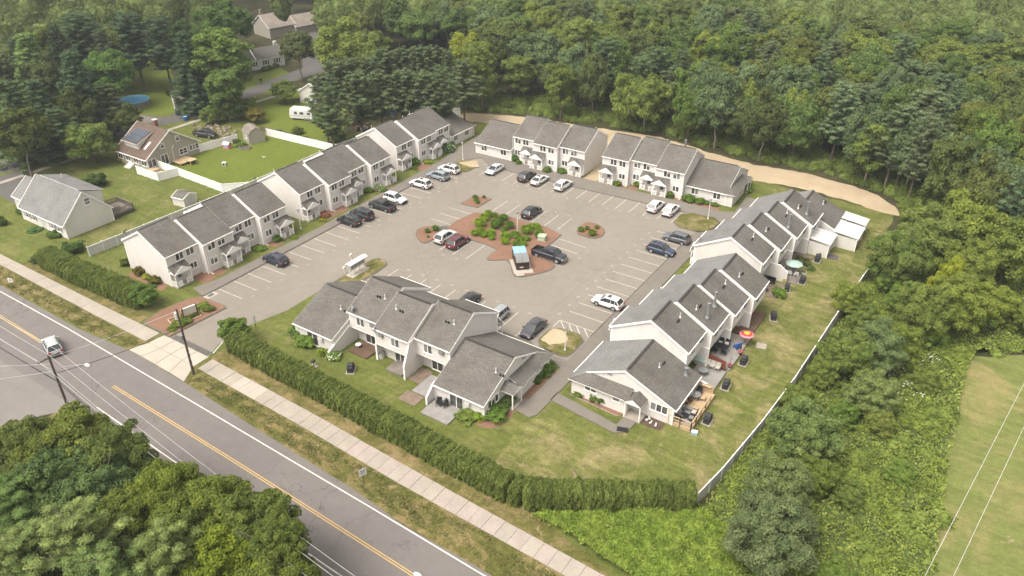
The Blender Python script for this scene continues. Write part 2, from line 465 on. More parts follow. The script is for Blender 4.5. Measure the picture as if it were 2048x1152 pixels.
M['mulch'] = mat('red bark mulch', (0.225, 0.125, 0.082), (0.185, 0.102, 0.068), 0.5, 7, 0.28, 0.95, bump=0.5)
M['curb'] = mat('asphalt kerb', (0.155, 0.138, 0.12), (0.12, 0.105, 0.092), 0.8, 8, 0.15, 0.9)

def leafmat(name, c, c2, trans=0.42):
    m = bpy.data.materials.new(name); m.use_nodes = True
    nt = m.node_tree; nt.nodes.clear()
    out = nt.nodes.new("ShaderNodeOutputMaterial")
    oi = nt.nodes.new("ShaderNodeObjectInfo")
    ob = coord(nt, 'obj')
    add = nt.nodes.new("ShaderNodeVectorMath"); add.operation = 'ADD'
    nt.links.new(ob, add.inputs[0]); nt.links.new(oi.outputs['Location'], add.inputs[1])
    col = ramp(nt, [(0.3, c), (0.7, c2)], noise(nt, add.outputs[0], 0.55, 4, 0.7))
    col = mix(nt, col, ramp(nt, [(0.3, (0.58, 0.62, 0.62)), (0.72, (1.5, 1.42, 1.35))], noise(nt, add.outputs[0], 3.2, 4, 0.75)), 1.0, 'MULTIPLY')
    col = mix(nt, col, ramp(nt, [(0.3, (0.66, 0.7, 0.7)), (0.7, (1.34, 1.3, 1.25))], noise(nt, add.outputs[0], 0.9, 2, 0.6)), 1.0, 'MULTIPLY')
    col = mix(nt, col, oi.outputs['Color'], 1.0, 'MULTIPLY')
    d = nt.nodes.new("ShaderNodeBsdfDiffuse"); t = nt.nodes.new("ShaderNodeBsdfTranslucent")
    mx = nt.nodes.new("ShaderNodeMixShader"); mx.inputs[0].default_value = trans
    nt.links.new(col, d.inputs[0]); nt.links.new(col, t.inputs[0])
    nt.links.new(d.outputs[0], mx.inputs[1]); nt.links.new(t.outputs[0], mx.inputs[2])
    nt.links.new(mx.outputs[0], out.inputs[0])
    return m
M['leaf'] = leafmat('broad leaves', (0.120, 0.166, 0.054), (0.163, 0.203, 0.071))
M['leaf_oak'] = leafmat('olive oak leaves', (0.149, 0.166, 0.049), (0.117, 0.146, 0.056))
M['leaf_maple'] = leafmat('dark maple leaves', (0.107, 0.149, 0.071), (0.144, 0.181, 0.093))
M['needle'] = leafmat('pine needles', (0.115, 0.154, 0.078), (0.151, 0.188, 0.102), 0.35)
M['hedge'] = leafmat('arborvitae sprays', (0.115, 0.156, 0.041), (0.166, 0.200, 0.059), 0.35)
M['weed'] = leafmat('weed leaves', (0.130, 0.178, 0.040), (0.172, 0.215, 0.060), 0.3)
M['grasstuft'] = leafmat('ornamental grass blades', (0.10, 0.15, 0.02), (0.15, 0.20, 0.035), 0.3)
M['flower'] = leafmat('white petals', (0.62, 0.62, 0.55), (0.5, 0.5, 0.45), 0.2)
M['flower_pink'] = leafmat('pink petals', (0.45, 0.10, 0.14), (0.5, 0.16, 0.2), 0.2)
M['flower_yellow'] = leafmat('yellow petals', (0.55, 0.36, 0.03), (0.45, 0.30, 0.03), 0.2)

# ------------------------------------------------------------------ ground
def sheet(name, poly, z, m, parent=None, kind='structure'):
    n = len(poly)
    a = sum(poly[i][0] * poly[(i + 1) % n][1] - poly[(i + 1) % n][0] * poly[i][1] for i in range(n))
    if a < 0: poly = poly[::-1]
    b = MB().add([(p[0], p[1], z) for p in poly], [tuple(range(n))])
    o = b.build(name, m, parent)
    if not parent: tag(o, kind=kind)
    return o

def rough_edge(poly, step=1.5, amp=0.35, seed=1):
    rr = random.Random(seed); out = []
    n = len(poly)
    for i in range(n):
        a, b = poly[i], poly[(i + 1) % n]
        d = math.hypot(b[0] - a[0], b[1] - a[1]); k = max(1, int(d / step))
        nx, ny = -(b[1] - a[1]) / (d + 1e-9), (b[0] - a[0]) / (d + 1e-9)
        for j in range(k):
            t = j / k; o = rr.uniform(-amp, amp)
            out.append((a[0] + (b[0] - a[0]) * t + nx * o, a[1] + (b[1] - a[1]) * t + ny * o))
    return out

def inset(poly, d):
    n = len(poly)
    a = sum(poly[i][0] * poly[(i + 1) % n][1] - poly[(i + 1) % n][0] * poly[i][1] for i in range(n))
    if a < 0: poly = poly[::-1]
    out = []
    for i in range(n):
        p0, p1, p2 = Vector(poly[i - 1]), Vector(poly[i]), Vector(poly[(i + 1) % n])
        e1 = (p1 - p0).normalized(); e2 = (p2 - p1).normalized()
        n1 = Vector((-e1.y, e1.x)); n2 = Vector((-e2.y, e2.x))
        b = (n1 + n2); b = b / max(0.35, b.length_squared / 2) 
        out.append(tuple(p1 + b * d))
    return out

def smooth_poly(poly, it=1):
    for _ in range(it):
        o = []
        n = len(poly)
        for i in range(n):
            a, b = poly[i], poly[(i + 1) % n]
            o.append((a[0] * .78 + b[0] * .22, a[1] * .78 + b[1] * .22)); o.append((a[0] * .22 + b[0] * .78, a[1] * .22 + b[1] * .78))
        poly = o
    return poly

sheet('terrain', [(-900, -250), (400, -250), (400, 1300), (-900, 1300)], 0.0, M['floor_wood'])
sheet('lawn', rough_edge([(-232, 41), (60, 38.5), (60, 47), (-12.5, 47), (-15, 57.5), (-13.3, 72), (-12.4, 82), (-11.8, 97.5), (-10.4, 124), (-12, 141), (-108, 145), (-122, 141), (-119, 108), (-139, 108), (-143, 112), (-150, 118), (-152, 128), (-158, 131), (-180, 120), (-186, 98), (-232, 80)], 3, .4), 0.004, M['lawn'])
sheet('back_lawn', rough_edge([(-24.5, 63), (-15.2, 58), (-13.4, 72), (-12.5, 82), (-11.9, 97.5), (-10.6, 122), (-12, 135), (-25, 136), (-24, 104), (-23.5, 72)], 2, .5), 0.008, M['lawn_back'])
sheet('front_corner_lawn', rough_edge([(-37, 58.5), (-36, 50.5), (-31, 48.2), (-15, 57.5), (-24.5, 63), (-30, 63.4)], 2, .5, 3), 0.012, M['lawn_back'])
sheet('fenced_yard_grass', [(-139, 92), (-115.4, 84.5), (-114.9, 108), (-134.8, 106.8), (-137.4, 101), (-138.8, 92.3), (-138.5, 82.3), (-132, 82), (-118.4, 81.7), (-115.2, 84.5)][4:] + [(-115, 107.9), (-134.8, 106.8), (-137.4, 101)], 0.008, M['lawn_green'])
sheet('pool_yard_grass', rough_edge([(-208.08, 106.19), (-207.67, 120.50), (-229.14, 138.99), (-219.49, 141.76), (-184.13, 119.32), (-166.60, 113.59), (-165.79, 105.16), (-168.09, 99.38), (-179.55, 100.50), (-187.37, 97.61)], 3, .6, 4), 0.008, M['lawn_green'])
sheet('camper_yard_grass', rough_edge([(-152.78, 120.38), (-155.20, 135.76), (-150.87, 138.61), (-129.33, 127.02), (-122.71, 118.44), (-120.41, 111.43), (-129.23, 111.11), (-141.65, 110.66)], 2, .6, 5), 0.008, M['lawn_green'])
sheet('far_house_grass', rough_edge([(-179.84, 130.25), (-174.62, 130.93), (-173.72, 145.83), (-160.15, 140.46), (-163.86, 130.06), (-166.32, 120.91)], 3, .6, 6), 0.008, M['lawn_green'])
sheet('woodland_clearing_grass', rough_edge([(-128.47, 172.66), (-123.84, 175.71), (-111.13, 159.72), (-111.82, 152.00)], 2, .8, 7), 0.008, M['lawn_green'])
sheet('mown_field', rough_edge([(4.4, 101), (3.8, 96), (4.3, 88), (4.9, 78), (5.7, 66), (6.4, 50), (7, 20), (120, 20), (120, 140), (11, 105.8)], 1.5, .5, 8), 0.008, M['field'])
sheet('road_verge', rough_edge([(-232, 40.7), (-119.5, 41.0), (-87.4, 41.5), (-62, 40.3), (-46, 39.4), (-28, 38.6), (30, 37.5), (30, 43), (-20, 43.4), (-57, 44.6), (-98, 45), (-232, 45)], 2, .12, 9), 0.012, M['verge'])
sheet('hedge_verge', rough_edge([(-123, 45.4), (-92.7, 45.4), (-93, 48.2), (-123, 49)], 2, .15, 10), 0.012, M['verge'])
sheet('hedge_verge', rough_edge([(-77.8, 45.3), (-57, 44.8), (-20, 43.6), (-10, 43.4), (-22, 45.8), (-29, 47.4), (-60, 48.6), (-77.6, 49.6)], 2, .15, 11), 0.012, M['verge'])
sheet('far_side_verge', rough_edge([(-84, 31.2), (40, 30), (40, 26.5), (-84, 27.5)], 2, .3, 12), 0.012, M['verge'])

# main road and its markings
def ylim(x, tab):
    return float(np.interp(x, [t[0] for t in tab], [t[1] for t in tab]))
EDGE = [(-320, 41.0), (-119.5, 41.1), (-98.5, 40.9), (-87.4, 41.7), (-76.2, 41.4), (-61.7, 40.5), (-46.1, 39.7), (-38.5, 38.9), (-27.9, 38.8), (80, 36.5)]
road = sheet('main_road', EDGE + [(80, 28.2), (-28, 29.9), (-75, 31.0), (-85, 31.2), (-320, 31.6)], 0.020, M['road'])
sheet('side_street', [(-120, 31.9), (-82.5, 31.25), (-85, 28), (-87, 22), (-88, 12), (-90, -10), (-125, -10), (-125, 18), (-122, 28)], 0.016, M['road_side'])
def strip(name, pts, wd, z, m, parent):
    b = MB(); L = []
    for i, p in enumerate(pts):
        a = Vector(pts[max(0, i - 1)]); c = Vector(pts[min(len(pts) - 1, i + 1)])
        d = (c - a).normalized(); nn = Vector((-d.y, d.x)) * wd / 2
        L.append((Vector(p) + nn, Vector(p) - nn))
    vs = []
    for a, c in L: vs += [(a.x, a.y, z), (c.x, c.y, z)]
    b.add(vs, [(2 * i, 2 * i + 1, 2 * i + 3, 2 * i + 2) for i in range(len(pts) - 1)])
    return b.build(name, m, parent)
strip('edge_line', [(-320, 40.0), (-100, 40.1), (-83.4, 39.75), (-71.2, 39.5), (-54.9, 39.1), (-43.6, 38.85), (-28.5, 38.4), (60, 36.2)], 0.14, 0.026, M['line'], road)
strip('edge_line', [(-80.8, 32.6), (-68, 32.05), (-52.2, 31.5), (-41, 31.1), (60, 28.9)], 0.14, 0.026, M['line'], road)
for o in (-0.13, 0.13):
    strip('centre_line', [(-320, 36.8 + o), (-110.6, 36.6 + o), (-98.2, 36.3 + o)], 0.11, 0.026, M['line_yellow'], road)
    strip('centre_line', [(-82.9, 36.05 + o), (-60.3, 35.6 + o), (-49.4, 35.3 + o), (-33.8, 34.8 + o), (60, 32.6 + o)], 0.11, 0.026, M['line_yellow'], road)
strip('stop_line', [(-105, 32.6), (-99.5, 29.6)], 0.12, 0.026, M['line_faint'], road)
for a in ([(-96, 41.2), (-80, 31.6)], [(-91.5, 41.4), (-88.5, 36), (-84.5, 31.4)], [(-73.5, 41.2), (-74.3, 36), (-73.0, 31)], [(-56, 40.1), (-55.4, 36.5), (-57.6, 32), (-57.2, 31)], [(-42, 39), (-43.4, 36), (-42.2, 33), (-43.5, 31)]):
    pts = []
    for i in range(len(a) - 1):
        for k in range(8):
            t = k / 8; pts.append((a[i][0] + (a[i + 1][0] - a[i][0]) * t + random.uniform(-.12, .12), a[i][1] + (a[i + 1][1] - a[i][1]) * t))
    strip('crack', pts, 0.05, 0.024, M['seal'], road)

# car park
UP = [(-200, 46.1), (-129.2, 46.1), (-100.6, 46.15), (-78.2, 46.45), (-57.3, 45.9), (-36.0, 45.05), (-19.2, 44.5), (40, 42.5)]
LO = [(-200, 44.3), (-125.7, 44.3), (-98.7, 44.1), (-77.8, 44.15), (-56.8, 43.6), (-42.9, 42.95), (-22.2, 42.5), (40, 40.6)]
lot = sheet('parking_lot', [(-86.1, 46.42), (-85.5, 55.6), (-91.1, 55.8), (-92.0, 123), (-38.4, 124), (-38.4, 71.0), (-41.1, 71.0), (-41.3, 72.2), (-74.3, 72.2), (-78.0, 72), (-77.9, 60), (-79.4, 54.5), (-79.2, 49), (-78.1, 46.46)], 0.016, M['lot'])
def line(a, b, wd=0.10, m='line_worn', name='stall_line'):
    return strip(name, [a, b], wd, 0.021, M[m], lot)
for k in range(21):
    y = 58.4 + 2.763 * k
    line((-90.9, y), (-85.8, y + .1))
for k in range(16):
    x = -83.3 + 2.66 * k
    yy = 119.75 + (x + 78) * 0.033
    if k < 16: line((x - .02, yy - .05), (x, yy - 4.8))
for k in range(13): line((-44.1 , 79.2 + 2.712 * k), (-38.8, 79.25 + 2.712 * k))
for k in range(10): line((-47.2 - 2.78 * k, 72.45), (-47.3 - 2.78 * k, 77.6))
for y in (94.4, 97.0, 99.7): line((-79.1, y), (-74.3, y))
for x in (-71.9, -69.1, -66.4, -63.7, -61.1, -58.5): line((x, 102.9), (x - .1, 107.9))
for x in (-70.8, -68.1, -65.5): line((x, 86.0), (x - .1, 91.5))
for y in (94.9, 97.6, 100.2): line((-56.6, y), (-51.4, y - .3))
line((-44.1, 79.2), (-44.1, 77.3), name='hatch_line')
for k in range(4): line((-43.9 + 1.25 * k, 79.1), (-42.6 + 1.25 * k, 77.7), 0.12, name='hatch_line')
line((-78.2, 47.3), (-80.6, 52.9), 0.12, 'line', 'lane_line')
txtm = {}
def number(s, x, y, rz):
    if s not in txtm: txtm[s] = text_mesh(s, .62, M['line_faint'], 'stall_number', lot, (x, y, .021), (0, 0, R(rz))).data
    else: inst(txtm[s], 'stall_number', lot, (x, y, 0.021), rz)
for k in range(20): number(str(10 + k), -85.0, 59.8 + 2.763 * k, 90)
for k in range(14): number(str(31 + k), -82 + 2.66 * k, 114.2 + k * 0.09, 180)
for k in range(12): number(str(46 + k), -45.0, 80.6 + 2.712 * k, -90)
for k in range(9): number(str(60 + k), -48.6 - 2.78 * k, 78.4, 180)
for k in range(5): number(str(70 + k), -70.3 + 2.66 * k, 108.6, 0)
for k in range(2): number(str(76 + k), -69.4 + 2.66 * k, 85.2, 0)
for k in range(2): number(str(80 + k), -50.6, 96.2 + 2.7 * k, -90)
# repaired joints and tyre-scuffed seams in the asphalt
for a, b in (((-79.5, 89.5), (-62, 73.5)), ((-62, 73.5), (-52, 79)), ((-84.5, 108), (-76, 98.6)), ((-85, 60), (-79, 68)), ((-80, 68), (-72, 86)), ((-46.5, 80), (-46, 101)), ((-80, 101.5), (-72.5, 111.5))):
    n = 10
    strip('asphalt_seam', [(a[0] + (b[0] - a[0]) * i / n + random.uniform(-.1, .1), a[1] + (b[1] - a[1]) * i / n + random.uniform(-.1, .1)) for i in range(n + 1)], 0.05, 0.019, M['curb'], lot)
strip('asphalt_patch', [(-85.9, 46.7), (-78.4, 46.8)], 1.25, 0.019, M['seal'], lot)
strip('asphalt_patch', [(-76.2, 91.5), (-74.6, 93.4)], 1.3, 0.019, M['seal'], lot)

# asphalt walks, a real step above the car park
def walk(poly, name='asphalt_walk', z=0.11, m='path'):
    o = MB().prism(poly, 0.002, z).build(name, M[m]); return tag(o, kind='structure')
walk([(-91.15, 55.7), (-94.2, 56.4), (-93.3, 60), (-92.95, 81), (-93.5, 97.8), (-94.0, 116), (-95.4, 124), (-96.1, 134), (-94.2, 134), (-91.9, 127.5), (-86.8, 123.9), (-38.0, 125.0), (-35.6, 125.9), (-36.0, 133.4), (-33.6, 133.4), (-34.0, 124.5), (-35.8, 118), (-36.1, 72), (-36.2, 60.3), (-36.7, 59.4), (-38.6, 59.6), (-39.9, 60.0), (-40.0, 61.9), (-38.5, 62.1), (-38.45, 69.6), (-41.0, 70.9), (-41.0, 71.2), (-38.5, 71.6), (-38.5, 121.3), (-43, 121.2), (-52, 120.7), (-64.6, 119.95), (-78, 119.6), (-84.0, 119.5), (-88.0, 122.2), (-91.0, 118.0), (-91.15, 113.6)])
walk([(-36.3, 65.2), (-36.3, 63.5), (-27.2, 62.5), (-26.0, 63.4), (-25.8, 67.0), (-27.4, 67.0), (-27.6, 63.9)], 'door_walk')
walk([(-74.3, 70.2), (-41.1, 70.4), (-41.1, 72.15), (-74.3, 72.15)])
# kerb edge of the walk on the car park side
for pts in ([(-91.0, 55.9), (-91.0, 113.6)], [(-84, 119.4), (-64.6, 119.85), (-52, 120.6), (-43, 121.1)], [(-38.6, 78), (-38.6, 113.5)], [(-44.3, 72.25), (-74, 72.25)]):
    b = MB()
    for i in range(len(pts) - 1): b.bar((*pts[i], 0.065), (*pts[i + 1], 0.065), 0.14, 0.13)
    tag(b.build('kerb', M['curb']), kind='structure')

def island(name, poly, m, h=0.13, sm=1):
    poly = smooth_poly(poly, sm) if sm else poly
    MBo = MB().prism(poly, 0.002, h - 0.02)
    o = tag(MBo.build(name, M['curb']), kind='structure')
    MB().prism(inset(poly, 0.16), h - 0.03, h + 0.01).build('planting_bed', M[m], o)
    return o
island('mulch_island', [(-75.2, 94.2), (-73.8, 102.3), (-56.9, 102.7), (-56.7, 97.6), (-56.6, 94.0), (-52.3, 92.3), (-52.3, 90.0), (-54.9, 86.0), (-56.3, 85.6), (-59.5, 89.6), (-61.8, 87.7), (-62.7, 87.6), (-63.1, 89.6), (-63.0, 91.7), (-73, 91.6)], 'mulch', sm=1)
island('mulch_island', [(-78.4, 89.0), (-78.4, 91.0), (-76.8, 92.3), (-74.9, 91.6), (-73.9, 88.9), (-73.9, 86.4), (-75.7, 86.6)], 'mulch')
island('mulch_island', [(-78.5, 102.0), (-78.3, 106.2), (-74.8, 106.9), (-74.8, 102.3)], 'mulch', sm=0)
island('mulch_island', [(-55.4, 103.2), (-56.1, 108.4), (-53.1, 108.4), (-51.4, 107.0), (-50.8, 104.6), (-51.8, 103.1)], 'mulch')
island('entrance_bed', [(-92.2, 46.6), (-86.2, 46.5), (-85.6, 55.5), (-86.4, 55.9), (-91.2, 55.5), (-92.1, 54.5), (-92.7, 51.9), (-92.9, 49.5)], 'mulch', sm=0)
island('grass_island', [(-91.04, 116.97), (-90.74, 119.50), (-86.22, 119.67), (-85.84, 114.35), (-87.57, 113.81)], 'bare', sm=1)
island('grass_island', [(-43.18, 115.01), (-43.42, 121.35), (-36.05, 121.95), (-36.57, 115.02)], 'bare', sm=1)
island('grass_island', [(-44.2, 77.4), (-38.8, 77.7), (-38.7, 72.4), (-39.6, 71.7), (-44.2, 72.3)], 'bare', sm=1)
island('grass_island', [(-78.0, 69.3), (-77.9, 71.5), (-77.9, 77.5), (-77.2, 78.6), (-75.9, 78.7), (-74.9, 78.1), (-74.4, 77), (-74.4, 70.4)], 'bare', sm=1)
sheet('bare_earth', smooth_poly(rough_edge([(-90.0, 117.0), (-88.2, 116.7), (-86.5, 116.8), (-85.5, 118.2), (-87.8, 120.2), (-89.3, 118.6)], .6, .28, 5), 2), 0.146, M['sand'])
sheet('bare_earth', smooth_poly(rough_edge([(-43.7, 76.6), (-42.2, 77.0), (-40.9, 76.2), (-40.7, 74.8), (-42.2, 73.2), (-43.6, 73.4), (-43.9, 75.0)], .6, .3, 6), 2), 0.146, M['sand'])
# sandy track behind the back rows
sheet('sand_track', rough_edge([(-108, 140.6), (-102.8, 138.7), (-97.7, 140.5), (-92, 143.2), (-80, 143.0), (-69, 141), (-66.6, 134), (-65.2, 121.9), (-62.4, 121.7), (-62.2, 135), (-60, 143), (-50, 143), (-38, 141.2), (-32, 142.6), (-26, 143), (-20, 142), (-14, 140.6), (-11, 140.5), (-12, 144.4), (-17, 148.5), (-23, 150), (-30, 151), (-40, 149.6), (-50, 151), (-62, 153.5), (-75, 151.5), (-96, 148.0), (-108, 143.3)], 1.2, .3, 21), 0.012, M['sand'])
# bark beds along the house fronts
def bed(poly, seed=1):
    return sheet('bark_bed', smooth_poly(rough_edge(poly, 1, .12, seed), 1), 0.012, M['mulch'])
for k, (a, b) in enumerate(((58, 60.6), (60.7, 62.6), (71.5, 74.3), (84.2, 87), (87, 89.5), (97.5, 100.5), (110, 113))):
    bed([(-97.3, a), (-95.4, a), (-93.9, a + .4), (-93.9, b), (-95.5, b + .2), (-97.3, b)], k)
bed([(-98, 54.9), (-106, 54.9), (-106, 53.4), (-97.4, 53.4)], 9)
for k, (a, b) in enumerate(((-71.2, -68.8), (-74.5, -71.5), (-59, -56.8), (-56.5, -54.4), (-46.9, -38.4))):
    bed([(a, 126.4), (a, 123.6), (b, 123.8), (b, 126.6)], 20 + k)
bed([(-41.3, 56.2), (-41.3, 54.9), (-39.6, 55.2), (-38.6, 56.7), (-38.8, 60.0), (-40.9, 60.0)], 31)
bed([(-39.6, 62.2), (-38.6, 62.2), (-38.6, 68.5), (-39.6, 68.5)], 32)
bed([(-34.8, 66.5), (-34.8, 65.9), (-28, 65.2), (-28, 66.5)], 33)
sheet('flower_bed', smooth_poly(rough_edge([(-25.6, 67.3), (-25.5, 65.6), (-22.9, 65.7), (-22.9, 67.3)], .7, .1), 1), 0.014, M['soil'])
# neighbouring lane, drives and pavement
sheet('side_lane', [(-176, 40), (-166.5, 40), (-163, 60), (-161.5, 70), (-161, 84), (-160.5, 95), (-158.3, 105), (-158.6, 123), (-161, 133), (-160.5, 150), (-196, 186), (-204, 182), (-168, 149), (-166.8, 133), (-165.5, 128), (-164.2, 114), (-164.4, 102), (-170, 100.5), (-170.5, 95), (-165.3, 92.5), (-166.3, 84), (-168.5, 70), (-170, 60)], 0.012, M['road_far'])
sheet('driveway', [(-160.8, 58.5), (-146, 57.5), (-145.2, 64), (-161.2, 66.5)], 0.016, M['road_far'])
sheet('driveway', [(-164, 101), (-172.5, 99.5), (-168, 96.8), (-164, 96.5)], 0.020, M['path'])
b = MB()
pv = tag(empty('lane_pavement'), kind='structure')
pts = [(-158.2, 42), (-157.8, 60.7), (-157.6, 75.8), (-156.4, 85.5), (-156.1, 98.4), (-156.0, 110), (-155.3, 122.7), (-154.5, 135.2)]
for i in range(len(pts) - 1):
    a, c = Vector(pts[i]), Vector(pts[i + 1]); L = (c - a).length; n = int(L / 3)
    for k in range(n):
        p = a.lerp(c, (k + .01) / n); q = a.lerp(c, (k + .99) / n)
        MB().prism([(p.x - .6, p.y), (p.x + .6, p.y), (q.x + .6, q.y), (q.x - .6, q.y)], 0.002, 0.06).build('slab', M['concrete'], pv)
sheet('gravel_yard', rough_edge([(-127, 122), (-112.5, 131), (-111, 145), (-118, 165), (-126, 168), (-131, 145)], 2, .5), 0.012, M['bare'])
sheet('wood_yard_lot', [(-124.8, 133), (-119.5, 136), (-117, 150), (-119.5, 165), (-124, 168), (-128, 150)], 0.016, M['path'])

# pavement slabs
sw = tag(empty('pavement'), kind='structure')
x = -152.0
while x < 6:
    L = 3.05 if x < -87 else 1.56
    if -87.6 < x + L / 2 < -77.6: x += L; continue
    x1 = x + L - 0.035
    if x < -87.4 < x1: x1 = -87.4
    m = 'concrete' if x < -52 else ('concrete_pink' if x < -28 else 'concrete_pink')
    if random.random() < .14 and x > -77: m = 'concrete_new' if x < -52 else 'concrete'
    t = random.uniform(-.012, .012)
    MB().prism([(x, ylim(x, LO)), (x1, ylim(x1, LO)), (x1, ylim(x1, UP)), (x, ylim(x, UP))], 0.002, 0.085 + t).build('slab', M[m], sw)
    x += L
ap = tag(empty('driveway_apron'), kind='structure')
T = [(-87.3, 46.35), (-84.9, 46.4), (-82.6, 46.42), (-80.3, 46.43), (-77.9, 46.45)]
Bm = [(-87.3, 44.1), (-84.9, 44.1), (-82.6, 44.1), (-80.3, 44.1), (-77.9, 44.12)]
Bt = [(-88.3, 41.75), (-85.5, 41.75), (-82.5, 41.7), (-79.4, 41.6), (-76.3, 41.45)]
for i in range(4):
    g = 0.03
    MB().prism([(Bm[i][0] + g, Bm[i][1] + g), (Bm[i + 1][0] - g, Bm[i + 1][1] + g), (T[i + 1][0] - g, T[i + 1][1]), (T[i][0] + g, T[i][1])], 0.002, 0.08).build('slab', M['concrete_new'], ap)
    MB().prism([(Bt[i][0] + g, Bt[i][1]), (Bt[i + 1][0] - g, Bt[i + 1][1]), (Bm[i + 1][0] - g, Bm[i + 1][1] - g * .3), (Bm[i][0] + g, Bm[i][1] - g * .3)], 0.002, 0.065).build('slab', M['concrete_new'], ap)
# drains
def drain(x, y, rz):
    t = empty('storm_drain', (x, y, 0.018), rz, cat='drain', group='storm drains set in the car park edge')
    MB().box(-.95, -.6, 0, .95, .6, .02).build('concrete_apron', M['concrete_new'], t)
    b = MB(); b.box(-.5, -.32, .021, .5, .32, .03)
    b.build('grate_recess', M['black'], t)
    for k in range(4): MB().box(-.46 + .25 * k, -.3, .031, -.36 + .25 * k, .3, .05).build('bar', M['metal'], t)
    return t
drain(-90.4, 56.6, 90)['label'] = 'storm drain by the walk at the start of the left parking row'
drain(-43.5, 71.7, 0)['label'] = 'storm drain in front of the dark sedan beside the bare grass corner'
drain(-38.0 - 1.0, 106.6, 90)['label'] = 'storm drain in front of the navy car with roof bars'

# ------------------------------------------------------------------ house parts
def window_mesh(w_, h_, n=2, grid=False):
    """white frame with raised sill and mullions; panes are separate."""
    b = MB(); t = .085; d = .07
    b.box(-w_ / 2 - t, -d, -h_ / 2 - t, w_ / 2 + t, 0.0, -h_ / 2); b.box(-w_ / 2 - t, -d, h_ / 2, w_ / 2 + t, 0.0, h_ / 2 + t)
    b.box(-w_ / 2 - t, -d, -h_ / 2, -w_ / 2, 0.0, h_ / 2); b.box(w_ / 2, -d, -h_ / 2, w_ / 2 + t, 0.0, h_ / 2)
    for i in range(1, n):
        x = -w_ / 2 + w_ * i / n
        b.box(x - .05, -d + .01, -h_ / 2, x + .05, 0, h_ / 2)
    if grid: b.box(-w_ / 2, -d + .015, -.03, w_ / 2, 0, .03)
    b.box(-w_ / 2 - t - .04, -d - .04, -h_ / 2 - t - .03, w_ / 2 + t + .04, 0, -h_ / 2 - t)
    return b.mesh('window', [M['trim']])
def pane_mesh(w_, h_):
    return MB().box(-w_ / 2, -.028, -h_ / 2, w_ / 2, -.004, h_ / 2).mesh('pane', [M['glass']])
def blind_mesh(w_, h_, frac, cm='cream'):
    return MB().box(-w_ / 2, -.034, h_ / 2 - h_ * frac, w_ / 2, -.029, h_ / 2).mesh('blind', [M[cm]])
WM = {}
def window(parent, u, v, z, w_=1.28, h_=1.1, n=2, rz=0, grid=False, name='window', blinds=True):
    k = (w_, h_, n, grid)
    if k not in WM: WM[k] = (window_mesh(*k), pane_mesh(w_ / n - .1, h_ - .02), blind_mesh(w_ / n - .12, h_ - .04, .35), blind_mesh(w_ / n - .12, h_ - .04, .95, 'grey'))
    o = inst(WM[k][0], name, parent, (u, v, z), rz)
    for i in range(n):
        xx = -w_ / 2 + w_ * (i + .5) / n
        inst(WM[k][1], 'pane', o, (xx, 0, 0))
        r = random.random()
        if blinds and r < .34: inst(WM[k][2 if r < .2 else 3], 'blind', o, (xx, 0, 0))
    return o

def roof_vents(T, u, v, z, s, white=True, rot=1):
    """plumbing vent: white pipe in a flashing, with two dark cowls nearby"""
    b = MB(); b.rod((u, v, z - .1), (u, v, z + .65), .055, 8); b.rod((u, v, z - .05), (u, v, z + .12), .16, 8, .08)
    b.build('vent_pipe', M['white_metal'], T)
    for k in (0, 1):
        du = s * (.75 + .42 * k)
        MB().rod((u + du, v + .15 * rot, z - .05), (u + du, v + .15 * rot, z + .2), .13, 8, .1).build('roof_cowl', M['black'], T)
def flue(T, u, v, z, h=2.0):
    b = MB(); b.rod((u, v, z - .2), (u, v, z + h), .17, 12); b.rod((u, v, z - .1), (u, v, z + .25), .34, 12, .2)
    o = b.build('chimney_pipe', M['metal'], T, smooth=False)
    MB().rod((u, v, z + h), (u, v, z + h + .12), .24, 12).build('rain_cap', M['grey'], o)
def dish(T, u, v, z, a=0):
    b = MB(); b.rod((u, v, z), (u, v, z + .5), .03, 6, mi=0)
    d = Vector((math.cos(a), math.sin(a), .5)).normalized()
    c = Vector((u, v, z + .6)); b.rod(c, c + d * .1, .1, 12, .38, mi=0)
    b.bar(c + d * .02, c + d * .45 + Vector((0, 0, -.12)), .03, .03)
    b.build('satellite_dish', M['grey'], T)

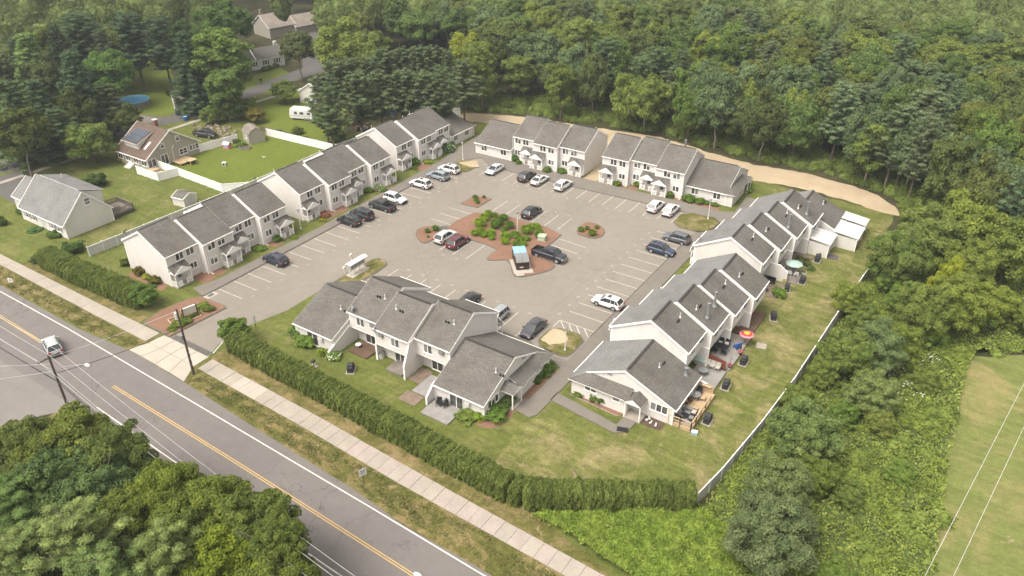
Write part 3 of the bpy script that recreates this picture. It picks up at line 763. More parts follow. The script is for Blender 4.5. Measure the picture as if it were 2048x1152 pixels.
EZ, RZ, HALF = 5.15, 7.92, 5.25
def porch(T, u0, v, s=1, lattice=False):
    """u0..u0+2.8, front of house at v; projects to v-1.3"""
    W, D = 2.8, 1.3
    P = empty('porch', (u0, v, 0), parent=T)
    z0, z1 = 2.42, 3.42; o = .12
    A, B_, C_, D_, E_, F_ = (-o, -.004, z1 - .004), (W + o, -.004, z1 - .004), (-o, -D - .2, z0), (W + o, -D - .2, z0), (W / 2, -D - .2, z1 - .04), (W / 2, -.004, z1)
    b = MB()
    for tri in ((C_, E_, F_), (C_, F_, A), (E_, D_, F_), (D_, B_, F_)): b.slab(tri, .07, 0, 1)
    b.build('porch_roof', [M['roof'], M['trim']], P)
    g = MB(); g.add([(-.06, -D - .208, z0 - .02), (W + .06, -D - .208, z0 - .02), (W / 2, -D - .208, z1 - .06)], [(0, 1, 2)])
    g.bar((C_[0], C_[1] - .02, C_[2] - .03), (E_[0], E_[1] - .02, E_[2] - .03), .06, .13); g.bar((D_[0], D_[1] - .02, D_[2] - .03), (E_[0], E_[1] - .02, E_[2] - .03), .06, .13)
    g.box(-.0, -D - .13, z0 - .14, W, -D + .02, z0 + .02)
    g.box(-.02, -D, z0 - .12, .1, -.02, z0); g.box(W - .1, -D, z0 - .12, W + .02, -.02, z0)
    g.build('gable_front', M['trim'], P)
    MB().box(.1, -D + .1, z0 - .03, W - .1, -.05, z0 + .02).build('porch_ceiling', M['trim'], P)
    MB().box(0, -D, .0, W, -.02, .16).build('porch_floor', M['concrete'], P)
    for x in (.07, W - .07): MB().box(x - .065, -D, .16, x + .065, -D + .13, z0 - .12).build('post', M['trim'], P)
    MB().box(.02, -.14, .16, .12, -.03, z0 - .1).build('post', M['trim'], P)
    def rail(a, c):
        r = MB(); r.bar((*a, 1.02), (*c, 1.02), .07, .07); r.bar((*a, .3), (*c, .3), .06, .06)
        L = math.hypot(c[0] - a[0], c[1] - a[1]); n = int(L / .14)
        for i in range(1, n):
            t = i / n; r.bar((a[0] + (c[0] - a[0]) * t, a[1] + (c[1] - a[1]) * t, .3), (a[0] + (c[0] - a[0]) * t, a[1] + (c[1] - a[1]) * t, 1.0), .05, .05)
        if lattice: r.bar((a[0], a[1], .35), (c[0], c[1], 1.0), .03, .05)
        r.build('railing', M['trim'], P)
    y = -D + .065
    rail((.1, y), (.95, y)); rail((W - .95, y), (W - .1, y)); rail((.07, y), (.07, -.08)); rail((W - .07, y), (W - .07, -.08))
    MB().box(.9, y - .06, .16, 1.02, y + .06, 1.1).build('newel', M['trim'], P)
    MB().box(W - 1.02, y - .06, .16, W - .9, y + .06, 1.1).build('newel', M['trim'], P)
    du = W / 2 + (.1 * s)
    d = MB().box(du - .5, -.05, .17, du + .5, -.003, 2.3).build('door', M['door'], P)
    MB().box(du - .3, -.065, 1.0, du + .3, -.051, 2.0).build('door_pane', M['glass'], P)
    return P

def unit(T, u0, u1, v, kind, front=True, rear=False, L=False, Rr=False, roof='roof', rroof=None, flues=(), vent=True, ac=True):
    g = .003
    a, b_ = u0 + g, u1 - g
    vm, vr = v + HALF, v + 2 * HALF - .25
    w0 = v + .0
    prof = [(v, 0), (v, EZ - .12), (vm, RZ - .2), (vr, EZ - .12)] + ([(vr, 2.62), (vr - 1.2, 2.62), (vr - 1.2, 0)] if rear else [(vr, 0)])
    MB().extr(prof, a, b_).build('wall', M['siding'], T)
    sl = (RZ - EZ) / HALF
    ov = .22
    la, lb = (a - (.14 if L else .0)), (b_ + (.14 if Rr else .0))
    f0, f1 = v - ov, vr + ov
    zf, zr = EZ - ov * sl + .02, EZ - ov * sl + .02
    m = MB(); m.slab([(la, f0, zf), (lb, f0, zf), (lb, vm, RZ), (la, vm, RZ)], .13, 0, 1)
    m.build('roof_slope', [M[roof], M['trim']], T)
    m = MB(); m.slab([(la, vm, RZ), (lb, vm, RZ), (lb, f1, zr), (la, f1, zr)], .13, 0, 1)
    m.build('roof_slope', [M[rroof or roof], M['trim']], T)
    for s, uu in ((-1, a), (1, b_)):
        e = uu + (s * .14 if (L if s < 0 else Rr) else 0) 
        x0, x1 = (e - .035, e + .03) if s < 0 else (e - .03, e + .035)
        t = MB(); k = -.035; dn = .30
        t.extr([(f0 - .01, zf + k), (vm, RZ + k), (f1 + .01, zr + k), (f1 + .01, zr - dn), (vm, RZ - dn), (f0 - .01, zf - dn)], x0, x1)
        t.build('rake_board', M['trim'], T)
        xx0, xx1 = (uu - .02, uu + .13) if s < 0 else (uu - .13, uu + .02)
        MB().box(xx0, v - .025, 0, xx1, v + .13, EZ - .1).build('corner_board', M['trim'], T)
        MB().box(xx0, vr - .13, 2.6 if rear else 0, xx1, vr + .025, EZ - .1).build('corner_board', M['trim'], T)
    MB().box(la, f0 - .1, zf - .13, lb, f0 - .005, zf + .0).build('gutter', M['trim'], T)
    MB().box(la, f1 + .005, zr - .13, lb, f1 + .1, zr + .0).build('gutter', M['trim'], T)
    rv = MB(); rv.bar((la + .3, vm + .13, RZ + .035), (lb - .3, vm + .13, RZ + .035), .26, .09); rv.build('ridge_vent', M['vent'], T)
    W = u1 - u0
    mir = (lambda x: u0 + x) if kind == 'P' else (lambda x: u1 - x)
    if front:
        window(T, mir(2.28), v, 4.25); window(T, mir(4.12), v, 4.25)
        window(T, mir(4.2), v, 1.78, 1.2, .98)
        porch(T, u0 + .03 if kind == 'P' else u1 - 2.83, v, 1 if kind == 'P' else -1, lattice=(int(u0) % 2 == 0))
        ds = mir(5.28)
        q = MB(); q.rod((ds, v - .07, .15), (ds, v - .07, EZ - .3), .045, 6); q.bar((ds, v - .07, .15), (ds, v - .75, .06), .08, .07)
        q.build('downspout', M['trim'], T)
    if rear:
        window(T, mir(3.4), vr, 4.0, 1.25, 1.15, rz=180)
        d = window(T, mir(3.0), vr - 1.2, 1.15, 1.75, 2.05, rz=180, name='patio_door', blinds=False)
        if ac:
            MB().box(mir(1.2) - .35, vr - .05, 4.15, mir(1.2) + .35, vr + .28, 4.6).build('air_conditioner', M['grey'], T)
            MB().box(mir(1.1) - .35, vr - 1.25, 2.0, mir(1.1) + .35, vr - .95, 2.45).build('air_conditioner', M['fence_panel'], T)
        MB().box(a, vr - 1.2, 2.55, b_, vr + .01, 2.63).build('soffit', M['trim'], T)
    if vent: roof_vents(T, mir(1.4), vm + 2.1, RZ - 2.1 * sl, 1 if kind == 'P' else -1)
    for fu, fv in flues: flue(T, u0 + fu, vm + fv, RZ - fv * sl)
    return T

WH, WR, WE = 6.35, 5.35, 2.38     # wing half depth, ridge and eave heights
def wing(T, u0, u1, v, rear=False, leanside=0, L=True, Rr=True, roof='roof', rroof=None, patio=True, vent=True, fl=None, door=False):
    a, b_ = u0 + .003, u1 - .003
    vm, vr = v + WH, v + 2 * WH
    sl = (WR - WE) / (WH + .3); f0, f1 = v - .3, vr + .3
    zt = lambda q: WE + sl * (q - f0) if q <= vm else WR - sl * (q - vm)
    prof = [(v, 0), (v, zt(v) - .13), (vm, WR - .17), (vr, zt(vr) - .13), (vr, 0)]
    MB().extr(prof, a, b_).build('wall', M['siding'], T)
    la, lb = a - (.14 if L else 0), b_ + (.14 if Rr else 0)
    m = MB(); m.slab([(la, f0, WE), (lb, f0, WE), (lb, vm, WR), (la, vm, WR)], .13, 0, 1)
    s = leanside
    if s:
        ub = b_ if s > 0 else a; e = ub + s * .14
        X = lambda d: ub + s * d
        z1 = zt(v + 1.35)
        tri = [(e, f0, WE), (X(1.7), f0, WE), (e, v + 1.35, z1)]
        m.slab(tri if s > 0 else tri[::-1], .10, 0, 1)
    m.build('roof_slope', [M[roof], M['trim']], T)
    MB().slab([(la, vm, WR), (lb, vm, WR), (lb, f1, WE), (la, f1, WE)], .13, 0, 1).build('roof_slope', [M[rroof or roof], M['trim']], T)
    for ss, uu, on in ((-1, a, L), (1, b_, Rr)):
        e = uu + (ss * .14 if on else 0); x0, x1 = (e - .035, e + .03) if ss < 0 else (e - .03, e + .035)
        fs = v + 1.3 if s == ss else f0 - .01
        t = MB(); t.extr([(fs, zt(fs) - .035), (vm, WR - .035), (f1 + .01, WE - .035), (f1 + .01, WE - .22), (vm, WR - .24), (fs, zt(fs) - .22)], x0, x1)
        t.build('rake_board', M['trim'], T)
        xx0, xx1 = (uu - .02, uu + .13) if ss < 0 else (uu - .13, uu + .02)
        MB().box(xx0, v - .025, 0, xx1, v + .13, WE - .1).build('corner_board', M['trim'], T)
        MB().box(xx0, vr - .13, 0, xx1, vr + .025, WE - .1).build('corner_board', M['trim'], T)
    rv = MB(); rv.bar((la + .2, vm + .13, WR + .035), (lb - .5, vm + .13, WR + .035), .26, .09); rv.build('ridge_vent', M['vent'], T)
    MB().box(la, f0 - .1, WE - .14, lb, f0 - .005, WE - .02).build('gutter', M['trim'], T)
    MB().box(la, f1 + .005, WE - .14, lb, f1 + .1, WE - .02).build('gutter', M['trim'], T)
    window(T, u0 + (u1 - u0) * .24, v, 1.5, 1.3, 1.1); window(T, u0 + (u1 - u0) * .78, v, 1.5, 1.3, 1.1)
    if rear:
        window(T, u0 + (u1 - u0) * .55, vr, 1.12, 1.9, 2.05, rz=180, name='patio_door', blinds=False)
        k = u0 + (u1 - u0) * .32
        MB().box(k - .35, vr - .05, 1.3, k + .35, vr + .3, 1.8).build('air_conditioner', M['door'], T)
    if vent: 
        roof_vents(T, (u0 + u1) / 2 + s * 1.2 - 1.5, vm + 2.5, WR - 2.5 * sl, -1)
    if fl: flue(T, fl[0], vm + fl[1], WR - fl[1] * sl, .9)
    if s:
        z1 = zt(v + 1.35) ; vend = v + 7.4
        P = empty('entry_annex', (0, 0, 0), parent=T)
        lo, hi = sorted((X(.004), X(1.25)))
        MB().extr([(v + .02, 0), (v + .02, WE - .12), (vend, WE - .12), (vend, 0)], lo, hi).build('wall', M['siding'], P)
        tri = MB()
        q = [(X(.02), v + 1.35, z1 + .0), (X(1.7), f0, WE), (X(1.7), vend + .2, WE), (X(.02), vend + .2, z1)]
        tri.slab(q[::-1] if s < 0 else q, .1, 0, 1)
        tri.build('lean_roof', [M['roof'], M['trim']], P)
        # little gable over the door
        vc = vend + .95; h = 1.1
        q1 = [(X(1.95), vc - h, WE), (X(1.95), vc, z1 - .05), (X(.02), vc, z1 + .02), (X(.02), vc - h, WE)]
        q2 = [(X(1.95), vc, z1 - .05), (X(1.95), vc + h, WE), (X(.02), vc + h, WE), (X(.02), vc, z1 + .02)]
        r = MB(); r.slab(q1 if s < 0 else q1[::-1], .08, 0, 1); r.slab(q2 if s < 0 else q2[::-1], .08, 0, 1)
        r.build('porch_roof', [M['roof'], M['trim']], P)
        gx = sorted((X(1.86), X(1.9)))
        MB().extr([(vc - h + .06, WE - .1), (vc, z1 - .16), (vc + h - .06, WE - .1)], gx[0], gx[1]).build('gable_front', M['trim'], P)
        for vv in (vc - h + .14, vc + h - .14):
            x0, x1 = sorted((X(1.65), X(1.78))); MB().box(x0, vv - .06, 0, x1, vv + .06, WE - .1).build('post', M['trim'], P)
        x0, x1 = sorted((X(0), X(1.85))); MB().box(x0, vc - h, 0, x1, vc + h, .12).build('porch_floor', M['concrete'], P)
        x0, x1 = sorted((X(.005), X(.05))); MB().box(x0, vc - .48, .12, x1, vc + .48, 2.2).build('door', M['door'], P)
        r90 = 90 * s
        window(T, X(1.25 * 1), v + 2.6, 1.72, 1.5, .55, rz=r90); window(T, X(1.25), v + 6.0, 1.72, .9, .5, n=1, rz=r90)
        window(T, ub, v + 10.9, 1.75, 2.1, 1.05, n=3, rz=r90)
        x0, x1 = sorted((X(.0), X(.12)))
        for dv in (0, .35): MB().rod((ub, v + 4.2 + dv, 4.05), (ub + s * .16, v + 4.2 + dv, 4.0), .08, 8, .12).build('flood_lamp', M['metal'], T)
    return T

def wingwall(T, u, v0, v1, ztop, zmid=None, tip=None):
    """privacy wall between two patios, sloping down like the roof"""
    prof = [(v0, 0), (v0, ztop)]
    if zmid is not None: prof.append((zmid[0], zmid[1]))
    if tip: prof.append(tip)
    prof.append((v1, prof[-1][1] if not tip else 0)) if not tip else prof.append((tip[0], 0))
    MB().extr(prof, u - .09, u + .09).build('patio_wall', M['siding'], T)
    top = MB()
    pts = prof[1:-1]
    for i in range(len(pts) - 1):
        top.bar((u, pts[i][0], pts[i][1] + .03), (u, pts[i + 1][0], pts[i + 1][1] + .03), .24, .06)
    top.bar((u, prof[-1][0], 0), (u, prof[-1][0], pts[-1][1] + .03), .24, .06)
    top.build('wall_cap', M['trim'], T)

def row(label, loc, rz):
    return empty('townhouse_row', (*loc, 0), rz, label, 'building', 'two storey grey townhouse rows round the car park')

# left row (three buildings facing the car park)
T = row('four porched townhouse row on the left nearest the road', (-97.15, 55.0), 90)
unit(T, 0, 5.5, 0, 'P', L=True); unit(T, 5.5, 11.1, -1.35, 'Q'); unit(T, 11.1, 16.55, .1, 'P'); unit(T, 16.55, 22.1, -1.25, 'Q', Rr=True)
dish(T, 1.2, 11.2, 5.0, 2); 
T = row('middle townhouse row on the left, in front of the fenced yard with the playhouse', (-97.2, 81.5), 90)
unit(T, 0, 5.45, 0, 'P', L=True); unit(T, 5.45, 10.9, -1.4, 'Q'); unit(T, 10.9, 16.3, -.1, 'P'); unit(T, 16.3, 21.8, -1.35, 'Q', Rr=True)
dish(T, -.3, 10.6, 5.0, 2)
T = row('far left townhouse row ending in a low wing under the tall pines', (-98.05, 107.65), 90)
unit(T, 0, 5.2, 0, 'P', L=True); unit(T, 5.2, 10.85, -1.3, 'Q'); unit(T, 10.85, 15.9, -.75, 'P', Rr=True)
wing(T, 16.0, 23.3, -1.1, leanside=1, L=False)
# back rows
T = row('back townhouse row with its low wing on the left, behind the silver sedan', (-82.0, 124.55), 1.6)
wing(T, -8.6, .1, -.45, Rr=False)
unit(T, .2, 5.2, .55, 'Q', L=True); unit(T, 5.2, 10.7, -.55, 'P'); unit(T, 10.7, 16.1, .5, 'Q', Rr=True)
T = row('back townhouse row ending in a low wing with clipped round shrubs along its front', (-62.0, 125.6), 1.6)
unit(T, 0, 5.4, 0, 'P', L=True); unit(T, 5.4, 10.8, 1.15, 'Q'); unit(T, 10.8, 16.3, -.05, 'P', Rr=True)
wing(T, 16.35, 24.0, 1.45, leanside=1, L=False)
flue(T, 13.0, 8.4, 6.4, 1.6)
# front centre building, seen from behind
T = row('townhouse row between hedge and car park, seen from its back patios', (-40.8, 68.9), 180)
FB = 0
wing(T, 0, 7.3, FB + .1, rear=True, leanside=-1, Rr=False, rroof='roof')
unit(T, 7.4, 12.75, -.8, 'P', rear=True, L=True)
unit(T, 12.75, 18.45, .45, 'Q', rear=True)
unit(T, 18.45, 23.8, -.6, 'P', rear=True, Rr=True)
wing(T, 23.9, 31.0, .1, rear=True, L=False)
wingwall(T, 23.9, 8.0, 14.1, 3.6, tip=(13.9, 1.0))
wingwall(T, 12.75, 9.6, 12.1, 5.1, zmid=(10.7, 4.9), tip=(12.0, 2.0))
wingwall(T, 18.45, 8.0, 10.6, 2.6, tip=(10.7, 2.5))
wingwall(T, 7.4, 10.6, 14.4, 2.5, zmid=(12.9, 2.3), tip=(14.3, 1.1))
dish(T, 23.0, 9.6, 5.2, 1.0); dish(T, 18.2, 10.9, 4.4, 1.0)
# right row, two buildings seen from behind; front slopes coloured paler as if lit
T = row('right townhouse row nearest the camera, its low end house with the furnished timber deck', (-34.4, 97.0), -90)
fr = .0
unit(T, 0, 5.55, 2.85, 'Q', rear=True, L=True, roof='roof_pale_lit', rroof='roof')
unit(T, 5.55, 10.95, 1.95, 'P', rear=True, roof='roof_pale_lit', rroof='roof')
unit(T, 10.95, 16.45, 1.1, 'Q', rear=True, roof='roof_pale_lit', rroof='roof', flues=((1.0, 3.4), (3.9, 3.6)))
unit(T, 16.45, 21.95, .1, 'P', rear=True, Rr=True, roof='roof_pale_lit', rroof='roof')
wing(T, 22.05, 29.6, -1.0 + .5, rear=True, leanside=1, L=False, roof='roof_pale_lit', rroof='roof', fl=(23.6, 5.2))
for u, v0, v1 in ((5.55, 10.8, 13.08), (10.95, 9.9, 12.18), (16.45, 9.0, 11.33)):
    wingwall(T, u, v0, v1 - .2, 2.62, tip=(v1, 2.6))
wingwall(T, 22.0, 8.8, 14, 2.6, tip=(13.3, 1.5))
T = row('far right townhouse row with white metal patio roofs at its end', (-34.0, 123.2), -90)
unit(T, 0, 5.7, 3.0, 'Q', rear=True, L=True, roof='roof_pale_lit', rroof='roof', flues=((3.9, 3.5),))
unit(T, 5.7, 11.1, 2.05, 'P', rear=True, roof='roof_pale_lit', rroof='roof', flues=((4.6, 3.4),))
unit(T, 11.1, 16.4, 1.2, 'Q', rear=True, roof='roof_pale_lit', rroof='roof')
unit(T, 16.4, 21.75, .25, 'P', rear=True, Rr=True, roof='roof_pale_lit', rroof='roof')
wing(T, -7.6, -.1, 3.4, rear=True, Rr=False, roof='roof_pale_lit', rroof='roof')
for u, v0, v1 in ((5.7, 11.0, 13.22), (11.1, 10.1, 12.28)):
    wingwall(T, u, v0, v1 - .2, 2.62, tip=(v1, 2.6))
wingwall(T, 16.4, 9.2, 12.2, 2.62, zmid=(12.0, 2.6), tip=(13.2, 1.7))
dish(T, 21.0, .6, 5.3, 2)

# white metal patio rooms behind the far right row
def patio_room(x0, y0, x1, y1, zh, zl, label, n=4, gap=None):
    T = empty('patio_room', ((x0 + x1) / 2, (y0 + y1) / 2, 0), 0, label, 'patio room', 'white metal roofed patio rooms')
    hx, hy = (x1 - x0) / 2, (y1 - y0) / 2
    MB().extr([(-hy + .15, 0), (-hy + .15, zl - .15), (hy - .15, zl - .15), (hy - .15, 0)], -hx, hx - .2).build('wall', M['siding_white'], T)
    for i in range(n):
        a, b_ = -hy + 2 * hy * i / n, -hy + 2 * hy * (i + 1) / n - .03
        MB().slab([(-hx, a, zh), (hx, a, zl), (hx, b_, zl), (-hx, b_, zh)], .08).build('roof_panel', M['white_metal'], T)
        MB().bar((-hx, a, zh + .04), (hx, a, zl + .04), .05, .06).build('seam', M['fence_panel'], T)
    MB().box(hx - .02, -hy - .05, zl - .16, hx + .08, hy + .05, zl + .0).build('gutter', M['white_metal'], T)
    for y in (-hy + .08, hy - .08): MB().box(hx - .18, y - .06, 0, hx - .06, y + .06, zl - .1).build('post', M['trim'], T)
    return T
patio_room(-18.3, 128.2, -14.4, 131.3, 2.75, 2.3, 'far white ribbed patio roof at the corner of the right row', 3)
patio_room(-18.2, 122.5, -14.3, 127.5, 2.75, 2.3, 'near white ribbed patio room beyond the dark gap, at the end of the right row', 5)
patio_room(-21.2, 117.7, -17.5, 122.3, 2.9, 2.45, 'white flat roofed patio room tucked between the right row and its low wing', 4)

# ------------------------------------------------------------------ neighbouring houses
def gable_box(T, x0, x1, y0, y1, ze, zr, wall, roof, ov=.35, over=.2, ridge=None, axis='x', trim='trim', zback=None):
    """house body with ridge along x (profile in y)"""
    ym = (y0 + y1) / 2 if ridge is None else ridge
    zb = ze if zback is None else zback
    MB().extr([(y0, 0), (y0, ze - .1), (ym, zr - .18), (y1, zb - .1), (y1, 0)], x0, x1).build('wall', M[wall], T)
    s0, s1 = (zr - ze) / (ym - y0), (zr - zb) / (y1 - ym)
    a, b_ = x0 - over, x1 + over
    MB().slab([(a, y0 - ov, ze - ov * s0), (b_, y0 - ov, ze - ov * s0), (b_, ym, zr), (a, ym, zr)], .12, 0, 1).build('roof_slope', [M[roof], M[trim]], T)
    MB().slab([(a, ym, zr), (b_, ym, zr), (b_, y1 + ov, zb - ov * s1), (a, y1 + ov, zb - ov * s1)], .12, 0, 1).build('roof_slope', [M[roof], M[trim]], T)
    for x in (a, b_):
        t = MB(); t.bar((x, y0 - ov, ze - ov * s0 - .06), (x, ym, zr - .06), .08, .2); t.bar((x, ym, zr - .06), (x, y1 + ov, zb - ov * s1 - .06), .08, .2)
        t.build('rake_board', M[trim], T)
    for x in (x0, x1):
        for y, zz in ((y0, ze), (y1, zb)): MB().box(x - .06, y - .06, 0, x + .06, y + .06, zz - .12).build('corner_board', M[trim], T)
    MB().box(a, y0 - ov - .1, ze - ov * s0 - .14, b_, y0 - ov, ze - ov * s0 - .02).build('gutter', M[trim], T)
    return T

# grey cape house with a rear dormer
T = empty('cape_house', (-131.5, 59.3, 0), 0, 'white cape cod house with grey roof and big rear dormer beside the road lawn', 'house')
gable_box(T, -6.9, 6.7, -4.2, 4.2, 2.75, 7.0, 'siding_white', 'roof_pale_lit', .35, .15, ridge=.1)
MB().extr([(.5, 5.2), (.5, 6.55), (4.1, 5.45), (4.1, 2.6)], -6.0, 5.3).build('dormer', M['siding_white'], T)
MB().slab([(-6.2, .3, 6.98), (5.5, .3, 6.98), (5.5, 4.5, 5.6), (-6.2, 4.5, 5.6)], .12, 0, 1).build('dormer_roof', [M['roof_pale_lit'], M['trim']], T)
W_ = empty('side_wing', (0, 0, 0), parent=T)
gable_box(W_, -13.0, -6.95, -2.2, 4.2, 2.45, 4.9, 'siding_white', 'roof_pale_lit', .3, .15)
window(T, 6.7, .6, 5.1, .95, 1.1, n=1, rz=90, grid=True)
for i, x in enumerate((-5.2, -3.1, 2.6, 4.6)):
    window(T, x, -4.2, 1.5, .9, 1.25, n=1, grid=True)
    for s in (-1, 1): MB().box(x + s * .75 - .17, -4.24, .85, x + s * .75 + .17, -4.2, 2.2).build('shutter', M['grey'], T)
MB().box(-.9, -4.26, .1, .1, -4.2, 2.25).build('door', M['door'], T)
window(T, -10, -2.2, 1.5, 1.6, 1.1, n=2); window(T, -7.7, -2.2, 1.5, .6, 1.0, n=1)
MB().rod((-3.5, 2.6, 6.3), (-3.5, 2.6, 7.0), .06, 8).build('vent_pipe', M['white_metal'], T)
MB().box(7.0, 4.4, 0, 7.2, 4.6, .05).build('downspout_block', M['concrete'], T)
D = empty('timber_deck', (-128, 65.9, 0), 0, 'weathered timber deck with railings behind the cape cod house', 'deck')
MB().box(-2.2, -2.3, .55, 2.8, 1.8, .7).build('deck_floor', M['wood_grey'], D)
for a, b_ in (((2.75, -2.2), (2.75, 1.75)), ((2.75, 1.75), (-2.1, 1.75)), ((-2.1, 1.75), (-2.1, -2.2))):
    r = MB(); r.bar((*a, 1.6), (*b_, 1.6), .12, .1); r.bar((*a, .85), (*b_, .85), .08, .08)
    n = int(math.dist(a, b_) / .22)
    for i in range(n + 1):
        t = i / n; r.bar((a[0] + (b_[0] - a[0]) * t, a[1] + (b_[1] - a[1]) * t, .1), (a[0] + (b_[0] - a[0]) * t, a[1] + (b_[1] - a[1]) * t, 1.6), .1, .06)
    r.build('railing', M['wood_grey'], D)
MB().box(-.5, -1.2, .7, 1.2, .2, 1.2).build('bench', M['wood_grey'], D)

# beige bungalow with the brown roof
T = empty('brown_roof_house', (-143.8, 86.2, 0), 0, 'beige house with a steep brown roof, solar panels on its dormer and a screened porch', 'house')
gable_box(T, -4.8, 4.9, -6.0, 6.1, 2.75, 6.75, 'siding_beige', 'roof_brown', .45, .35)
MB().extr([(-4.9, 3.4), (-4.9, 4.75), (-1.2, 6.0), (-1.2, 5.4)], -3.2, 1.3).build('dormer', M['siding_white'], T)
MB().slab([(-3.6, -5.4, 4.72), (1.7, -5.4, 4.72), (1.7, -1.0, 6.2), (-3.6, -1.0, 6.2)], .12, 0, 1).build('dormer_roof', [M['roof_brown'], M['trim']], T)
for i in range(4):
    for j in range(2):
        x0, y0 = -3.1 + i * 1.1, -5.1 + j * 1.85
        f = lambda y: 4.72 + (y + 5.4) * (1.48 / 4.4) + .1
        MB().slab([(x0, y0, f(y0)), (x0 + 1.05, y0, f(y0)), (x0 + 1.05, y0 + 1.78, f(y0 + 1.78)), (x0, y0 + 1.78, f(y0 + 1.78))], .05).build('solar_panel', M['solar'] if 'solar' in M else M['grey'], T)
MB().slab([(2.5, -4.6, 3.75), (3.0, -4.6, 3.75), (3.0, -3.0, 4.75), (2.5, -3.0, 4.75)], .04).build('skylight', M['trim'], T)
b = MB(); b.box(-.6, .5, 6.0, .1, 1.2, 7.6); b.build('chimney', M['brick'], T)
MB().box(-.65, .45, 7.6, .15, 1.25, 7.75).build('chimney_cap', M['white_metal'], T)
window(T, 4.9, -2.0, 4.15, .75, .95, n=1, rz=90, grid=True); window(T, 4.9, 1.6, 4.6, .75, 1.0, n=1, rz=90, grid=True)
window(T, 4.9, 2.3, 1.6, 1.7, 1.1, n=2, rz=90, grid=True); window(T, 4.9, 4.9, 1.7, 2.2, .95, n=3, rz=90, grid=True)
window(T, 4.9, -2.1, 1.25, 1.5, 2.0, n=2, rz=90, name='patio_door', blinds=False)
window(T, 4.9, -5.0, 1.4, 1.7, 1.5, n=2, rz=90, name='screen', blinds=False)
for x in (-4.0, -1.4, 1.2, 3.8): window(T, x, -6.0, 1.5, 1.5, 1.1, n=2, name='porch_window', blinds=False)
st = MB()
for i in range(4): st.box(-1.2, -6.1 - .35 * (i + 1), 0, .6, -6.1 - .35 * i, .75 - .18 * i)
st.build('porch_steps', M['siding_white'], T)
b = MB(); b.rod((4.96, -.1, .3), (4.96, -.1, 3.0), .05, 6); b.bar((4.96, -.1, 3.0), (4.96, .5, 3.5), .09, .09); b.build('downspout', M['trim'], T)
D = empty('timber_deck', (-137.2, 86.9, 0), 0, 'new pale timber deck with a bench at the side of the brown roofed house', 'deck')
MB().box(-1.6, -1.6, .35, 1.4, 1.9, .5).build('deck_floor', M['wood_new'], D)
for p in ((1.3, -1.5), (1.3, 1.8), (2.6, 1.2), (2.6, -.2)): MB().box(p[0] - .06, p[1] - .06, 0, p[0] + .06, p[1] + .06, .9).build('post', M['wood_new'], D)
MB().box(1.2, -.3, .85, 2.8, 1.3, .95).build('bench_top', M['wood_new'], D)
D = empty('porch_steps', (-137.4, 80.6, 0), 0, 'broad timber steps inside the small white fenced corner', 'steps')
for i in range(4): MB().box(-1.2 + .0, -1.3 + .0, .0, 1.8 - .5 * i, .9, .16 * (i + 1)).build('tread', M['wood_new' if i % 2 else 'wood_grey'], D)

# far white house, tan house and white house behind the pines
T = empty('white_house', (-179.7, 143.8, 0), -18, 'long low white house with dark shutters beyond the side lane', 'house')
s = T

def gable_y(T, x0, x1, y0, y1, ze, zr, wall, roof, ov=.35, over=.2):
    P = empty('house_body', (0, 0, 0), -90, parent=T)
    return gable_box(P, -y1, -y0, x0, x1, ze, zr, wall, roof, ov, over)
gable_y(T, -3.4, 3.4, -6.4, 6.0, 2.9, 5.0, 'siding_white', 'roof')
MB().bar((3.8, .0 - 2.2, 2.85), (0, .0 - 2.2, 5.05), .18, .12).build('rake_board', M['trim'], T)
for y in (-4.9, -2.8, .6, 3.9):
    o = window(T, 3.4, y, 1.6, .9, 1.1, n=1, rz=90, grid=True)
    for s_ in (-1, 1): MB().box(3.4, y + s_ * .72 - .16, 1.0, 3.45, y + s_ * .72 + .16, 2.2).build('shutter', M['black'], T)
MB().box(-1, 5.2, 4, -.1, 6.0, 5.9).build('chimney', M['door'], T)
T = empty('tan_house', (*(-203.56, 174.88), 0), -12, 'tan house with two stepped gables deep in the trees', 'house')
T.scale = (.85,) * 3
gable_y(T, -6.0, 5.5, -9, 1.5, 4.2, 7.8, 'siding_beige', 'roof_tan', .5, .4)
P2 = empty('side_wing', (0, 0, 0), 0, parent=T)
P3 = empty('house_body', (3.0, 5.0, 0), -90, parent=T)
gable_box(P3, -6.0, 3.5, -6.5, 3.5, 3.2, 6.2, 'siding_beige', 'roof_tan', .5, .4)
MB().box(-3, -7.6, 6.4, -2.1, -6.7, 9.2).build('chimney', M['stone'], T)
T = empty('gabled_house', (-143.5, 132.8, 0), 10, 'white gabled house half hidden behind the pines and the camper', 'house')
gable_y(T, -3.4, 3.4, -5, 5, 3.0, 5.2, 'siding_white', 'roof_pale_lit')
MB().slab([(-6.2, -4.6, 2.1), (-3.4, -4.6, 2.9), (-3.4, -1.6, 2.9), (-6.2, -1.6, 2.1)][::1], .1).build('porch_roof', M['white_metal'], T)
for p in ((-6.0, -4.4), (-6.0, -1.8)): MB().box(p[0] - .06, p[1] - .06, 0, p[0] + .06, p[1] + .06, 2.1).build('post', M['trim'], T)

